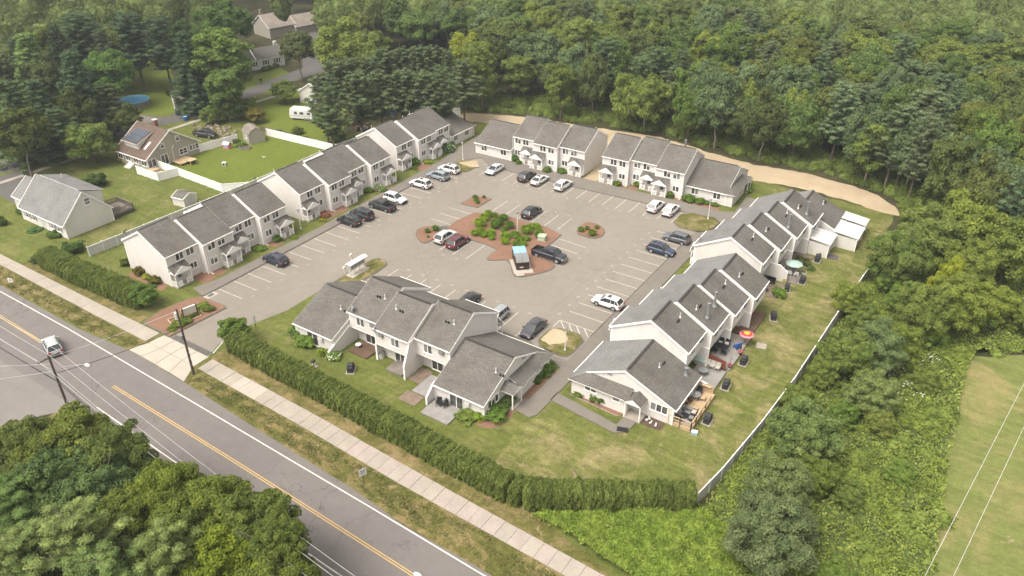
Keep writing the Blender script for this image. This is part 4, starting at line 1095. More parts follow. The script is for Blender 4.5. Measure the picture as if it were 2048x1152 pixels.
# sheds
def shed(name, loc, rz, w_, l_, ze, zr, wall, roof, label, barn=False):
    T = empty(name, (*loc, 0), rz, label, 'shed')
    if barn:
        pr = [(-w_ / 2, 0), (-w_ / 2, ze), (-w_ * .28, ze + (zr - ze) * .72), (0, zr), (w_ * .28, ze + (zr - ze) * .72), (w_ / 2, ze), (w_ / 2, 0)]
        MB().extr(pr, -l_ / 2, l_ / 2).build('wall', M[wall], T)
        P = [(-w_ / 2 - .15, ze - .1), (-w_ * .28, ze + (zr - ze) * .72 + .05), (0, zr + .05), (w_ * .28, ze + (zr - ze) * .72 + .05), (w_ / 2 + .15, ze - .1)]
        for i in range(4):
            a, c = P[i], P[i + 1]
            MB().slab([(-l_ / 2 - .15, a[0], a[1] + .05), (l_ / 2 + .15, a[0], a[1] + .05), (l_ / 2 + .15, c[0], c[1] + .05), (-l_ / 2 - .15, c[0], c[1] + .05)], .06).build('roof_slope', M[roof], T)
    else:
        gable_box(T, -l_ / 2, l_ / 2, -w_ / 2, w_ / 2, ze, zr, wall, roof, .15, .12)
    return T
T = shed('garden_shed', (-120.4, 74.8), 8, 2.9, 2.6, 1.75, 2.35, 'siding_white', 'roof', 'small white garden shed with a flat grey roof behind the left fence')
MB().box(1.3, -.5, 0, 1.34, .5, 1.5).build('door', M['fence_panel'], T)
T = shed('garden_shed', (-135.0, 103.3), -20, 3.4, 3.8, 2.1, 3.3, 'siding_beige', 'wood_grey', 'beige barn roofed shed built into the white yard fence', barn=True)
MB().box(-1.95, -.5, .05, -1.9, .6, 1.9).build('door', M['door'], T)
window(T, .4, -1.7, 1.4, .5, .6, n=1)
T = shed('garden_shed', (-166.0, 109.0), 60, 3.4, 4.8, 2.3, 3.4, 'siding_beige', 'wood_grey', 'brown shed with white framed doors at the end of the lane drive')

for s_ in (-.6, .6):
    o = inst(WM[(1.28, 1.1, 2, False)][0], 'door_frame', T, (-2.42, s_, 1.2), -90, (.85, 1, 1.5))

# ------------------------------------------------------------------ fences
def fence(pts, label, h=1.8, step=2.4, group='white vinyl boundary fences', pm='vinyl', lattice=False):
    T = empty('vinyl_fence', (*pts[0], 0), 0, label, 'fence', group)
    ox, oy = pts[0]
    for i in range(len(pts) - 1):
        a, c = Vector(pts[i]), Vector(pts[i + 1]); L = (c - a).length; n = max(1, round(L / step))
        ang = math.degrees(math.atan2(c.y - a.y, c.x - a.x))
        k = (round(L / n, 3), pm)
        if k not in FM:
            w_ = L / n
            b = MB(); b.box(.06, -.02, .08, w_ - .06, .02, h - .12)
            r = MB(); r.box(.06, -.045, h - .16, w_ - .06, .045, h - .04); 
            p = MB(); p.box(-.065, -.065, 0, .065, .065, h); p.add([(-.09, -.09, h), (.09, -.09, h), (.09, .09, h), (-.09, .09, h), (0, 0, h + .1)], [(0, 1, 4), (1, 2, 4), (2, 3, 4), (3, 0, 4)])
            FM[k] = (b.mesh('panel', [M[pm]]), r.mesh('rail', [M['vinyl']]), p.mesh('post', [M['vinyl']]))
        for j in range(n):
            q = a.lerp(c, j / n)
            pz = inst(FM[k][0], 'panel', T, (q.x - ox, q.y - oy, 0), ang)
            inst(FM[k][1], 'rail', pz, (0, 0, 0))
            inst(FM[k][2], 'post', T, (q.x - ox, q.y - oy, random.uniform(-.03, .02)), ang)
        if i == len(pts) - 2: inst(FM[k][2], 'post', T, (c.x - ox, c.y - oy, 0), ang)
    return T
FM = {}
fence([(-116.2, 53.6), (-115.9, 58.4), (-115.4, 71), (-115.0, 78.7), (-114.9, 84.9), (-114.8, 96), (-115.0, 107.9), (-113.6, 122), (-111.6, 138.8), (-107.6, 141.2)], 'long white vinyl fence with grey panels behind the left townhouse rows', pm='fence_panel')
fence([(-139.6, 78.1), (-133.0, 78.2), (-132.0, 82.0)], 'short white fence round the steps of the brown roofed house')
fence([(-138.6, 82.2), (-132.0, 82.0), (-118.5, 81.6), (-115.1, 84.8)], 'white fence along the near side of the grassy yard')
fence([(-138.9, 92.4), (-137.2, 100.6)], 'white fence between the brown roofed house and the barn shed')
fence([(-134.8, 106.7), (-125, 107.3), (-115.2, 107.9)], 'white fence along the far side of the grassy yard')
fence([(-15.2, 57.4), (-14.4, 62.2), (-13.3, 71.8), (-12.5, 82.1), (-11.9, 97.5), (-10.6, 121.5)], 'long white fence seen edge on between the back lawn and the brush', pm='fence_panel')

# ------------------------------------------------------------------ vehicles
PAINT = {}
def pm(c):
    if c not in PAINT: PAINT[c] = paint(c, 'car paint')
    return PAINT[c]
# profile tables: (x, z) of hood/belt line and of the roof; x forward, length normalised to metres
CT = {
 'suv':   dict(L=4.65, W=1.86, H=1.66, wb=2.68, r=.355, belt=[(-2.32, .62), (-2.28, 1.0), (-2.0, 1.05), (.75, 1.02), (1.05, 1.0), (2.0, .86), (2.27, .70), (2.32, .5)], g=[(-2.16, 1.04), (-1.72, 1.56), (-1.2, 1.65), (.05, 1.66), (.35, 1.6), (1.12, 1.02)]),
 'boxy':  dict(L=4.2, W=1.80, H=1.64, wb=2.57, r=.34, belt=[(-2.1, .6), (-2.08, .98), (-1.9, 1.02), (.8, 1.0), (1.1, .98), (1.9, .88), (2.06, .72), (2.1, .5)], g=[(-2.0, 1.02), (-1.82, 1.56), (-1.5, 1.63), (.3, 1.64), (.6, 1.58), (1.2, 1.0)]),
 'jeep':  dict(L=4.7, W=1.9, H=1.8, wb=2.75, r=.38, belt=[(-2.35, .65), (-2.33, 1.08), (-2.1, 1.12), (.8, 1.1), (1.0, 1.08), (2.1, 1.0), (2.3, .85), (2.35, .55)], g=[(-2.25, 1.1), (-2.05, 1.68), (-1.7, 1.79), (.3, 1.8), (.55, 1.74), (1.05, 1.1)]),
 'sedan': dict(L=4.75, W=1.83, H=1.45, wb=2.75, r=.33, belt=[(-2.37, .55), (-2.33, .9), (-1.75, .98), (.85, .93), (1.1, .9), (2.05, .74), (2.32, .6), (2.37, .42)], g=[(-1.85, .96), (-1.05, 1.36), (-.6, 1.44), (.15, 1.44), (.4, 1.39), (1.3, .9)]),
 'pickup':dict(L=5.9, W=2.0, H=1.9, wb=3.7, r=.42, belt=[(-2.95, .62), (-2.93, 1.22), (-2.6, 1.24), (1.1, 1.2), (1.4, 1.18), (2.6, 1.08), (2.88, .95), (2.95, .55)], g=[(-1.0, 1.22), (-.85, 1.78), (-.6, 1.88), (.85, 1.9), (1.1, 1.84), (1.72, 1.18)]),
 'pickup2':dict(L=5.4, W=1.92, H=1.8, wb=3.3, r=.40, belt=[(-2.7, .6), (-2.68, 1.12), (-2.4, 1.15), (.9, 1.1), (1.2, 1.08), (2.35, .98), (2.63, .85), (2.7, .52)], g=[(-1.0, 1.13), (-.88, 1.68), (-.6, 1.78), (.65, 1.8), (.9, 1.74), (1.5, 1.09)]),
}
def car(x, y, hd, kind, color, label, roofrack=False, sunroof=False, box=False, dark=False):
    c = CT[kind]; L, W, H, wb, r = c['L'], c['W'], c['H'], c['wb'], c['r']
    T = empty('pickup_truck' if 'pickup' in kind else ('parked_car' if not box else 'driving_car'), (x, y, 0.022), hd, label, 'pickup truck' if 'pickup' in kind else 'car', 'cars parked round the townhouses' if not box else None)
    pb = pm(color)
    pick = 'pickup' in kind
    # --- body shell, lofted
    b = MB(); bx = [p[0] for p in c['belt']]; bz = [p[1] for p in c['belt']]
    xs = sorted(set([-L / 2, -L / 2 + .12, -L / 2 + .35, -wb / 2 - r - .05, -wb / 2, -wb / 2 + r + .05, 0, wb / 2 - r - .05, wb / 2, wb / 2 + r + .05, L / 2 - .35, L / 2 - .12, L / 2]))
    off = (L / 2 - wb / 2) * .06
    rings = []
    for X in xs:
        zt_ = float(np.interp(X, bx, bz)); e = 1 - abs(X) / (L / 2)
        hw = W / 2 * (1 - .16 * max(0, 1 - e / .16) ** 2 - .02 * (abs(X) / (L / 2)) ** 2)
        zb = .26 + .10 * max(0, 1 - e / .1)
        rings.append([(X, -hw * .90, zb), (X, -hw, zb + .18), (X, -hw * 1.0, zt_ * .62 + .12), (X, -hw * .965, zt_ - .12), (X, -hw * .88, zt_ - .01), (X, 0, zt_ + (.035 if X > .9 else .0)),
                      (X, hw * .88, zt_ - .01), (X, hw * .965, zt_ - .12), (X, hw, zt_ * .62 + .12), (X, hw, zb + .18), (X, hw * .90, zb)])
    n = len(rings[0]); vs = [p for rg in rings for p in rg]; fs = []
    for i in range(len(rings) - 1):
        for j in range(n - 1):
            if pick and rings[i][0][0] < -1.01 and rings[i + 1][0][0] <= -.9 and j in (4, 5): continue
            fs.append((i * n + j, (i + 1) * n + j, (i + 1) * n + j + 1, i * n + j + 1))
        fs.append((i * n + n - 1, (i + 1) * n + n - 1, (i + 1) * n, i * n))
    fs.append(tuple(range(n))); fs.append(tuple(range(len(vs) - 1, len(vs) - n - 1, -1)))
    b.add(vs, fs); b.build('body', pb, T, smooth=False)
    if pick:
        zt_ = bz[2]; q = MB(); xe = -1.05
        q.box(-L / 2 + .1, -W / 2 + .16, .75, xe, W / 2 - .16, .8)
        q.build('bed_floor', M['black'], T)
        for yy in (-1, 1): MB().box(-L / 2 + .06, yy * (W / 2 - .17) - .06, .7, xe, yy * (W / 2 - .17) + .06, zt_ + .0).build('bed_side', M['black'], T)
        MB().box(-L / 2 + .02, -W / 2 + .12, .7, -L / 2 + .1, W / 2 - .12, zt_ - .02).build('tailgate', pb, T)
        MB().box(xe - .06, -W / 2 + .12, .7, xe + .02, W / 2 - .12, zt_).build('bed_front', pb, T)
    # --- greenhouse: painted roof and pillars, glass panes set in
    G_ = c['g']; gw0, gw1 = W / 2 * .885, W / 2 * .70
    x0, z0 = G_[0]; x5, z5 = G_[-1]
    cab = MB(); ring = []
    for (X, Z) in G_:
        t = (Z - z0) / (H - z0); hw = gw0 + (gw1 - gw0) * max(0, t)
        ring.append((X, hw, Z))
    # glass shell
    vs = []
    for X, hw, Z in ring[1:5]:
        vs += [(X, -hw, Z - .03), (X, hw, Z - .03)]
    gl = MB()
    A = [(x0, -gw0, z0 - .03), (x0, gw0, z0 - .03), (x5, -gw0, z5 - .03), (x5, gw0, z5 - .03)]
    V = A + vs
    # left/right sides fan from base to roof points, front and rear screens
    gl.add(V, [(0, 2, 10, 8), (0, 8, 6, 4), (1, 5, 7, 9), (1, 9, 11, 3), (2, 3, 11, 10), (0, 4, 5, 1), (4, 6, 7, 5)])
    gl.build('window_glass', M['carglass'], T)
    rf = MB()
    rp = [ring[1], ring[2], ring[3], ring[4]]
    top = []
    for X, hw, Z in rp: top.append([(X, -hw - .012, Z - .05), (X, -hw * .93, Z + .0), (X, 0, Z + .025), (X, hw * .93, Z + .0), (X, hw + .012, Z - .05)])
    vs = [p for t in top for p in t]; fs = []
    for i in range(3):
        for j in range(4): fs.append((i * 5 + j, (i + 1) * 5 + j, (i + 1) * 5 + j + 1, i * 5 + j + 1))
    rf.add(vs, fs); rf.build('roof', pb, T, smooth=True)
    pl = MB()
    for s in (-1, 1):
        def P(X, hw, Z, o=.012): return (X, s * (hw + o), Z)
        pl.bar(P(x5, gw0, z5 - .02), P(ring[4][0], ring[4][1], ring[4][2] - .04), .07, .06)
        pl.bar(P(x0 + .02, gw0, z0 - .02), P(ring[1][0], ring[1][1], ring[1][2] - .04), .09, .08)
        for fx in ((x0 + x5) / 2 - .25, x0 + (x5 - x0) * .22) if not pick else ((x0 + x5) / 2 - .1,):
            pl.bar(P(fx, gw0, z0 - .02), P(fx - (0 if pick else .03), gw1, float(np.interp(fx, [p[0] for p in G_], [p[1] for p in G_])) - .04), .05, .05)
    pl.build('pillars', pb if kind != 'pickup' else pb, T)['kind'] = 'stuff'
    # --- wheels
    for sx in (-1, 1):
        for sy in (-1, 1):
            cx, cy = sx * wb / 2, sy * (W / 2 - .10)
            wh = MB().rod((0, -.11 * sy, 0), (0, .12 * sy, 0), r, 18).build('wheel', M['rubber'], T, loc=(cx, cy, r))
            rm = MB().rod((0, .115 * sy, 0), (0, .135 * sy, 0), r * .64, 14)
            rm.build('rim', M['rim'] if not dark else M['grey'], wh)
            sp = MB()
            for k in range(5): sp.bar((0, .137 * sy, 0), (r * .58 * math.cos(k * 1.2566), .137 * sy, r * .58 * math.sin(k * 1.2566)), .02, .05)
            sp.build('spokes', M['metal'], wh)['kind'] = 'stuff'
            ar = MB(); k = 9; pts = []
            for i in range(k): 
                a = PI * i / (k - 1); pts.append((math.cos(a) * (r + .07), math.sin(a) * (r + .07)))
            vs = [(px, sy * .0, pz) for px, pz in pts] + [(px, sy * .0, pz) for px, pz in [(pts[-1][0], -.1), (pts[0][0], -.1)]]
            q = [(p[0], p[2]) for p in vs]
            ar.add([(p[0], 0.0, p[1]) for p in q] + [(p[0], -sy * .2, p[1]) for p in q], [tuple(range(len(q))), tuple(range(2 * len(q) - 1, len(q) - 1, -1))] + [(i, (i + 1) % len(q), len(q) + (i + 1) % len(q), len(q) + i) for i in range(len(q))])
            ar.build('wheel_arch_shade', M['black'], T, loc=(cx, sy * (W / 2 + .004), r))  # dark half disc on the body, painting the shade of the wheel opening
    # --- lamps, bumpers, plates, mirrors
    zb_f = float(np.interp(L / 2 - .12, bx, bz)); zb_r = float(np.interp(-L / 2 + .1, bx, bz))
    for s in (-1, 1):
        MB().box(L / 2 - .42, s * W * .30, zb_f - .20, L / 2 - .03, s * W * .455, zb_f - .05).build('headlight', M['lamp_clear'], T)
        MB().box(-L / 2 - .015, s * W * .30, zb_r - .24, -L / 2 + .25, s * W * .475, zb_r - .06).build('tail_light', M['lamp_red'], T)
        MB().box(x5 - .42, s * W / 2, z5 - .02, x5 - .22, s * (W / 2 + .16), z5 + .14).build('mirror', pb, T)
        for fx in (.35, -.6): MB().box(fx - .08, s * (W / 2 - .002), z0 - .22, fx + .08, s * (W / 2 + .02), z0 - .19).build('door_handle', pb, T)
        MB().box(-wb / 2 + r + .1, s * (W / 2 - .06), .24, wb / 2 - r - .1, s * (W / 2 + .008), .36).build('sill', M['black'] if kind != 'pickup' else M['chrome'], T)
    MB().box(L / 2 - .08, -W * .25, .42, L / 2 + .015, W * .25, zb_f - .12).build('grille', M['black'] if kind != 'pickup' else M['chrome'], T)
    MB().box(L / 2 - .1, -W * .42, .28, L / 2 + .03, W * .42, .42).build('bumper', M['black'] if not pick else M['chrome'], T)
    MB().box(-L / 2 - .03, -W * .42, .28, -L / 2 + .1, W * .42, .46).build('bumper', M['black'] if kind != 'pickup' else M['chrome'], T)
    MB().box(-L / 2 - .035, -.17, .62, -L / 2 - .012, .17, .74).build('number_plate', M['door'], T)
    if roofrack:
        for s in (-1, 1):
            MB().bar((-1.5, s * gw1 * .93, H + .06), (.1, s * gw1 * .93, H + .06), .04, .04).build('roof_rail', M['metal'], T)
        if roofrack == 2:
            for X in (-1.1, -.35): MB().bar((X, -gw1, H + .09), (X, gw1, H + .09), .07, .04).build('cross_bar', M['black'], T)
    if sunroof: MB().box(-.55, -.38, H + .0, .0, .38, H + .03).build('sunroof', M['carglass'], T)
    return T
WHITE = (0.74, 0.73, 0.71); BLACK = (0.012, 0.013, 0.015)
car(-89.8, 68.6, 180, 'suv', (0.014, 0.019, 0.042), 'dark navy car parked alone by the left walk', 0)
car(-89.75, 85.1, 180, 'suv', BLACK, 'black car beside the black car with a roof rack, left row', 1, dark=True)
car(-89.5, 88.0, 180, 'jeep', (0.018, 0.02, 0.022), 'boxy black car with silver roof rack between a black car and a pickup', 2)
car(-88.9, 92.7, 180, 'pickup2', (0.022, 0.022, 0.024), 'black pickup with open bed beside a white car, left row', dark=True)
car(-89.0, 96.3, 0, 'suv', WHITE, 'white car parked nose out beside the black pickup')
car(-89.3, 104.1, 180, 'suv', (0.72, 0.715, 0.70), 'white car with sunroof beside the pale blue one', sunroof=True)
car(-88.9, 108.9, 180, 'suv', (0.26, 0.30, 0.33), 'pale blue grey car between two white cars')
car(-89.1, 112.7, 180, 'suv', (0.75, 0.74, 0.72), 'white car by the bare grass island in the far left corner', sunroof=True)
car(-81.5, 117.6, 270, 'sedan', (0.60, 0.61, 0.62), 'silver white sedan parked nose out before the back row')
car(-74.4, 118.2, 90, 'suv', (0.035, 0.03, 0.032), 'dark brown car parked beside the white sedan', 1)
car(-71.4, 118.1, 90, 'sedan', (0.70, 0.69, 0.66), 'white sedan with a sunroof beside the dark brown car', sunroof=True)
car(-66.4, 118.4, 90, 'suv', WHITE, 'white car alone beside the empty stalls of the back row')
car(-47.9, 119.5, 90, 'suv', (0.73, 0.72, 0.70), 'left one of the two white cars by the far corner island')
car(-45.0, 119.5, 90, 'suv', (0.76, 0.75, 0.74), 'right one of the two white cars, beside the far corner island')
car(-65.2, 105.3, 90, 'suv', BLACK, 'black car parked beyond the shrubs of the mulch island')
car(-72.15, 89.5, 90, 'suv', (0.56, 0.56, 0.54), 'silver white car parked beside the dark red car', 1)
car(-69.35, 89.2, 90, 'suv', (0.11, 0.012, 0.022), 'dark red car parked beside the mulch island', 1)
car(-54.5, 93.6, 0, 'pickup', (0.013, 0.015, 0.026), 'big dark crew cab pickup with chrome trim by the skip')
car(-39.9, 110.1, 180, 'suv', (0.10, 0.105, 0.115), 'grey car in the right parking row')
car(-40.4, 105.0, 0, 'suv', (0.018, 0.03, 0.075), 'navy blue car with roof bars in the right parking row', 2)
car(-40.3, 86.2, 180, 'suv', (0.78, 0.77, 0.76), 'large white car with sunroof alone in the right parking row', sunroof=True)
car(-57.25, 75.3, 270, 'sedan', BLACK, 'black car half hidden behind the roof of the centre building')
car(-51.5, 74.4, 270, 'boxy', (0.30, 0.31, 0.32), 'boxy silver grey car beside the centre building')
car(-45.8, 74.8, 270, 'sedan', (0.05, 0.047, 0.055), 'dark grey sedan beside the bare grass corner')
car(-96.6, 36.3, 163, 'suv', (0.42, 0.44, 0.44), 'silver car driving on the main road', 1, box=True)
# cars and yard vehicles under the pines and behind the brown roofed house
car(-119.4, 139.6, 60, 'jeep', (0.02, 0.022, 0.03), 'dark car under the pines beyond the far left row')
car(-121.5, 158.5, 20, 'suv', (0.5, 0.5, 0.5), 'white car seen between pine trunks')
car(-145.7, 99.0, 15, 'pickup2', (0.03, 0.028, 0.028), 'old dark pickup with junk in its bed by the stones')
jt = empty('scrap_heap', (-146.6, 98.9, 1.2), 15, 'rusty scrap piled in the old pickup bed', 'scrap')
for k in range(6):
    MB().bar((random.uniform(-1.2, .4), random.uniform(-.5, .5), 0), (random.uniform(-.8, .9), random.uniform(-.6, .6), .25), .2, .12).build('plank', M['wood_brown' if k % 2 else 'stone'], jt)
# travel trailer
T = empty('travel_trailer', (-136.3, 119.1, 0), 20, 'white travel trailer parked on the grass by the pines', 'camper')
b = MB(); b.extr([(-1.15, .45), (-1.15, 2.45), (-1.0, 2.65), (1.0, 2.65), (1.15, 2.45), (1.15, .45)], -2.7, 2.7)
b.add([(-2.7, -1.15, .45), (-2.7, 1.15, .45), (-2.7, 1.15, 2.45), (-2.7, -1.15, 2.45), (-3.05, -1.05, .75), (-3.05, 1.05, .75), (-3.0, 1.0, 1.8), (-3.0, -1.0, 1.8)], [(4, 7, 6, 5), (0, 4, 5, 1), (3, 2, 6, 7), (0, 3, 7, 4), (1, 5, 6, 2)])
b.build('body', M['white_metal'], T)
for X, w_ in ((-1.7, .7), (-.3, .9), (1.5, .8)): MB().box(X, -1.18, 1.45, X + w_, -1.14, 2.0).build('side_window', M['glass'], T)
MB().box(-2.6, -1.175, 1.05, 2.6, -1.145, 1.12).build('stripe', M['grey'], T)
for X in (.9, 1.7):
    wh = MB().rod((0, -.1, 0), (0, .1, 0), .33, 16).build('wheel', M['rubber'], T, loc=(X, -1.08, .33)); MB().rod((0, -.11, 0), (0, -.13, 0), .2, 12).build('rim', M['rim'], wh)
MB().bar((2.7, 0, .5), (3.9, 0, .5), .12, .1).build('tow_bar', M['metal'], T)
MB().box(-.4, -.25, 2.65, .1, .25, 2.8).build('roof_hatch', M['fence_panel'], T)

# ------------------------------------------------------------------ foliage
def leafmesh(name, P, N, size, m, asp=0.62, up=0.0, jitter=0.55):
    """P centres, N normals -> one quad per leaf spray. trunk: optional MB merged as second material"""
    n = len(P)
    N = N + rng.normal(0, jitter, N.shape); N /= np.linalg.norm(N, axis=1)[:, None] + 1e-9
    A = np.cross(N, rng.normal(0, 1, N.shape))
    if up: A = A * (1 - up) + np.array([0, 0, up]) - N * (N[:, 2:3] * up)
    A = A + 0; A /= np.linalg.norm(A, axis=1)[:, None] + 1e-9
    B = np.cross(N, A)
    s = (size * rng.uniform(.65, 1.3, n))[:, None] / 2
    bend = N * s * .35
    V = np.stack([P - A * s, P - B * s * asp - bend * .3, P + A * s - bend, P + B * s * asp], 1).reshape(-1, 3)
    me = bpy.data.meshes.new(name)
    me.vertices.add(4 * n); me.vertices.foreach_set("co", V.ravel().astype(np.float32))
    me.loops.add(4 * n); me.loops.foreach_set("vertex_index", np.arange(4 * n, dtype=np.int32))
    me.polygons.add(n); me.polygons.foreach_set("loop_start", np.arange(0, 4 * n, 4, dtype=np.int32))
    try: me.polygons.foreach_set("loop_total", np.full(n, 4, dtype=np.int32))
    except Exception: pass
    me.materials.append(m)
    me.update(calc_edges=True)
    return me

def sph(n):
    d = rng.normal(0, 1, (n, 3)); return d / np.linalg.norm(d, axis=1)[:, None]

def broad_crown(Rr, H, nb, nl, size, seed_shape=1.0, br=(.24, .40), flat=.8, low=-0.55, over=0):
    """lobed crown: blobs over an egg-shaped envelope. base of the crown at z=0, top at H"""
    c = sph(nb * 3); c = c[c[:, 2] > low][:nb]
    k = rng.uniform(.5, .9, len(c))[:, None]
    wob = 1 + .22 * np.sin(c[:, :1] * 5 + rng.uniform(0, 6)) * np.cos(c[:, 1:2] * 4 + rng.uniform(0, 6))
    C = c * k * wob * np.array([Rr, Rr, H / 2]) + np.array([0, 0, H * .48])
    r = rng.uniform(br[0], br[1], len(C)) * Rr
    C = np.vstack([C, [[0, 0, H * .5]]]); r = np.append(r, Rr * .62)
    w_ = r ** 2; idx = rng.choice(len(C), nl, p=w_ / w_.sum())
    d = sph(nl); d[:, 2] = np.abs(d[:, 2]) * np.sign(rng.uniform(-.3, 1, nl))
    rad = r[idx] * rng.uniform(.82, 1.1, nl)
    P = C[idx] + d * rad[:, None] * np.array([1, 1, flat])
    inside = np.zeros(nl, bool)
    for j in range(len(C)):
        q = (P - C[j]) / np.array([1, 1, flat]); inside |= (np.einsum('ij,ij->i', q, q) < (r[j] * .74) ** 2) & (idx != j)
    ok = ~inside
    P, d = P[ok], d[ok]
    out = P - np.array([0, 0, H * .4]); out /= np.linalg.norm(out, axis=1)[:, None] + 1e-9
    N = d * .75 + out * .25 + np.array([0, 0, .25])
    return P, N, C, r

def cores(C, r, m, f=.62, flat=.8):
    b = MB()
    for c, q in zip(C, r): b.blob(c, (q * f, q * f, q * f * flat), 7, 5, j=.06)
    return b

def merge_meshes(name, parts):
    """parts: list of (mesh) -> one mesh, materials kept"""
    import bmesh
    bm = bmesh.new(); mats = []
    for me in parts:
        off = len(mats)
        for mm in me.materials: mats.append(mm)
        n0 = len(bm.faces); bm.from_mesh(me); bm.faces.ensure_lookup_table()
        for f in bm.faces[n0:]: f.material_index += off
    out = bpy.data.meshes.new(name); bm.to_mesh(out); bm.free()
    for mm in mats: out.materials.append(mm)
    return out

def crown_mesh(name, Rr, H, nb, nl, size, m, asp=.62, **kw):
    P, N, C, r = broad_crown(Rr, H, nb, nl, size, **kw)
    lm = leafmesh(name, P, N, size, m, asp)
    cm = cores(C, r, m, flat=kw.get('flat', .8)).mesh('core', [m])
    me = merge_meshes(name, [lm, cm])
    bpy.data.meshes.remove(lm); bpy.data.meshes.remove(cm)
    return me

def trunk_mesh(h, r, spread, nbr=5, seed=0, m='bark', lean=.03, low=.5):
    rr = random.Random(seed); b = MB()
    p = Vector((0, 0, 0)); pts = [p.copy()]
    for i in range(5):
        p = p + Vector((rr.uniform(-lean, lean) * h, rr.uniform(-lean, lean) * h, h / 5)); pts.append(p.copy())
    for i in range(5): b.rod(pts[i], pts[i + 1], r * (1 - .14 * i), 8, r * (1 - .14 * (i + 1)))
    for k in range(nbr):
        t = rr.uniform(low, .98); a = rr.uniform(0, 6.28); q = pts[int(t * 5)].lerp(pts[min(5, int(t * 5) + 1)], t * 5 % 1)
        e = q + Vector((math.cos(a) * spread, math.sin(a) * spread, spread * rr.uniform(.5, 1.2)))
        b.rod(q, e, r * .4, 5, r * .12, cap=False)
    return b.mesh('trunk', [M[m]])

# unit crowns (radius 5 m, height 9 m) in several makes, reused at different sizes
CR = {'oak': [], 'broad': [], 'maple': [], 'tall': [], 'fine': []}
for i in range(4): CR['broad'].append(crown_mesh('crown', 5, 9.5, 85, 12500, .46, M['leaf'], br=(.13, .27)))
for i in range(3): CR['oak'].append(crown_mesh('crown', 5, 8.5, 90, 12500, .46, M['leaf_oak'], br=(.12, .25)))
for i in range(2): CR['maple'].append(crown_mesh('crown', 5, 10, 95, 12500, .46, M['leaf_maple'], br=(.12, .24)))
for i in range(2): CR['tall'].append(crown_mesh('crown', 4, 13, 110, 13000, .46, M['leaf'], br=(.16, .30), low=-.9))
for i in range(3): CR['fine'].append(crown_mesh('crown', 5, 8.5, 150, 36000, .27, M['leaf_oak'], br=(.09, .2)))
CR['finemaple'] = [crown_mesh('crown', 5, 9, 130, 30000, .28, M['leaf_maple'], br=(.10, .21)) for i in range(2)]
CR['finebroad'] = [crown_mesh('crown', 5, 9, 120, 28000, .29, M['leaf'], br=(.10, .22)) for i in range(2)]
TR = [trunk_mesh(9, .24, 3.0, 6, s, 'bark') for s in range(3)] + [trunk_mesh(12, .2, 2.6, 7, 9 + s, 'bark_pale', low=.55) for s in range(2)]

def pine_mesh(h, Rr, nw, seed, size=.34, per=85, base=.32, flatness=.28, droop=0.0, cone=False):
    rr = random.Random(seed); P = []; N = []; b = MB()
    b.rod((0, 0, 0), (0, 0, h * .96), .22 if h > 8 else .1, 7, .05)
    z = base * h
    k = 0
    while z < h * .97:
        t = (z - base * h) / (h * (1 - base))
        if cone: L = Rr * (1 - t) ** .85 + .25
        else: L = Rr * (1.0 - .72 * t ** 1.6) * rr.uniform(.65, 1.1) * (.55 + .45 * min(1, t * 4 + .2))
        m = rr.choice((4, 5, 5, 6)) if not cone else 7
        a0 = rr.uniform(0, 6.28)
        for j in range(m):
            a = a0 + j * 6.283 / m + rr.uniform(-.25, .25); l = L * rr.uniform(.7, 1.12)
            up = (.22 + .35 * t) * l if not cone else -.12 * l
            e = np.array([math.cos(a) * l, math.sin(a) * l, z + up])
            b.rod((0, 0, z), tuple(e * np.array([.8, .8, 1]) + np.array([0, 0, z * 0])), .055, 4, .02, cap=False)
            nc = 3 if l > 1.5 else 2
            for q in range(nc):
                f = (q + 1) / nc
                c = np.array([e[0] * f, e[1] * f, z + up * f * f]) + rng.normal(0, .12, 3)
                rx = (.42 + .26 * l / 2) * (1.15 - .25 * f)
                n = int(per * (.7 + rx * .5))
                d = sph(n); d[:, 2] = np.abs(d[:, 2]) * np.sign(rng.uniform(-.3, 1, n))
                p = c + d * np.array([rx, rx, rx * flatness * 1.5]) * rng.uniform(.6, 1.1, (n, 1))
                P.append(p); nn = d * .5 + np.array([math.cos(a) * .2, math.sin(a) * .2, .7]); N.append(nn)
                b.blob(c, (rx * .68, rx * .68, rx * flatness * .8), 6, 4, mi=1)
        z += h * (.052 if not cone else .05) * rr.uniform(.8, 1.25)
        k += 1
    P = np.vstack(P); N = np.vstack(N)
    cr = leafmesh('crown', P, N, size, M['needle'], .34, jitter=.55)
    # split trunk and core
    tb = MB(); cb = MB()
    for f, mi in zip(b.f, b.m): pass
    tr = b.mesh('trunk', [M['bark'], M['needle']])
    return cr, tr
PN = [pine_mesh(16, 3.6, 0, s, .36, 60) for s in (1, 2, 3)]
SP = [pine_mesh(14, 3.6, 0, s, .34, 50, base=.08, cone=True, flatness=.35) for s in (5, 6)]
PF = [pine_mesh(15, 4.6, 0, s, .24, 150, base=.35) for s in (11, 12)]

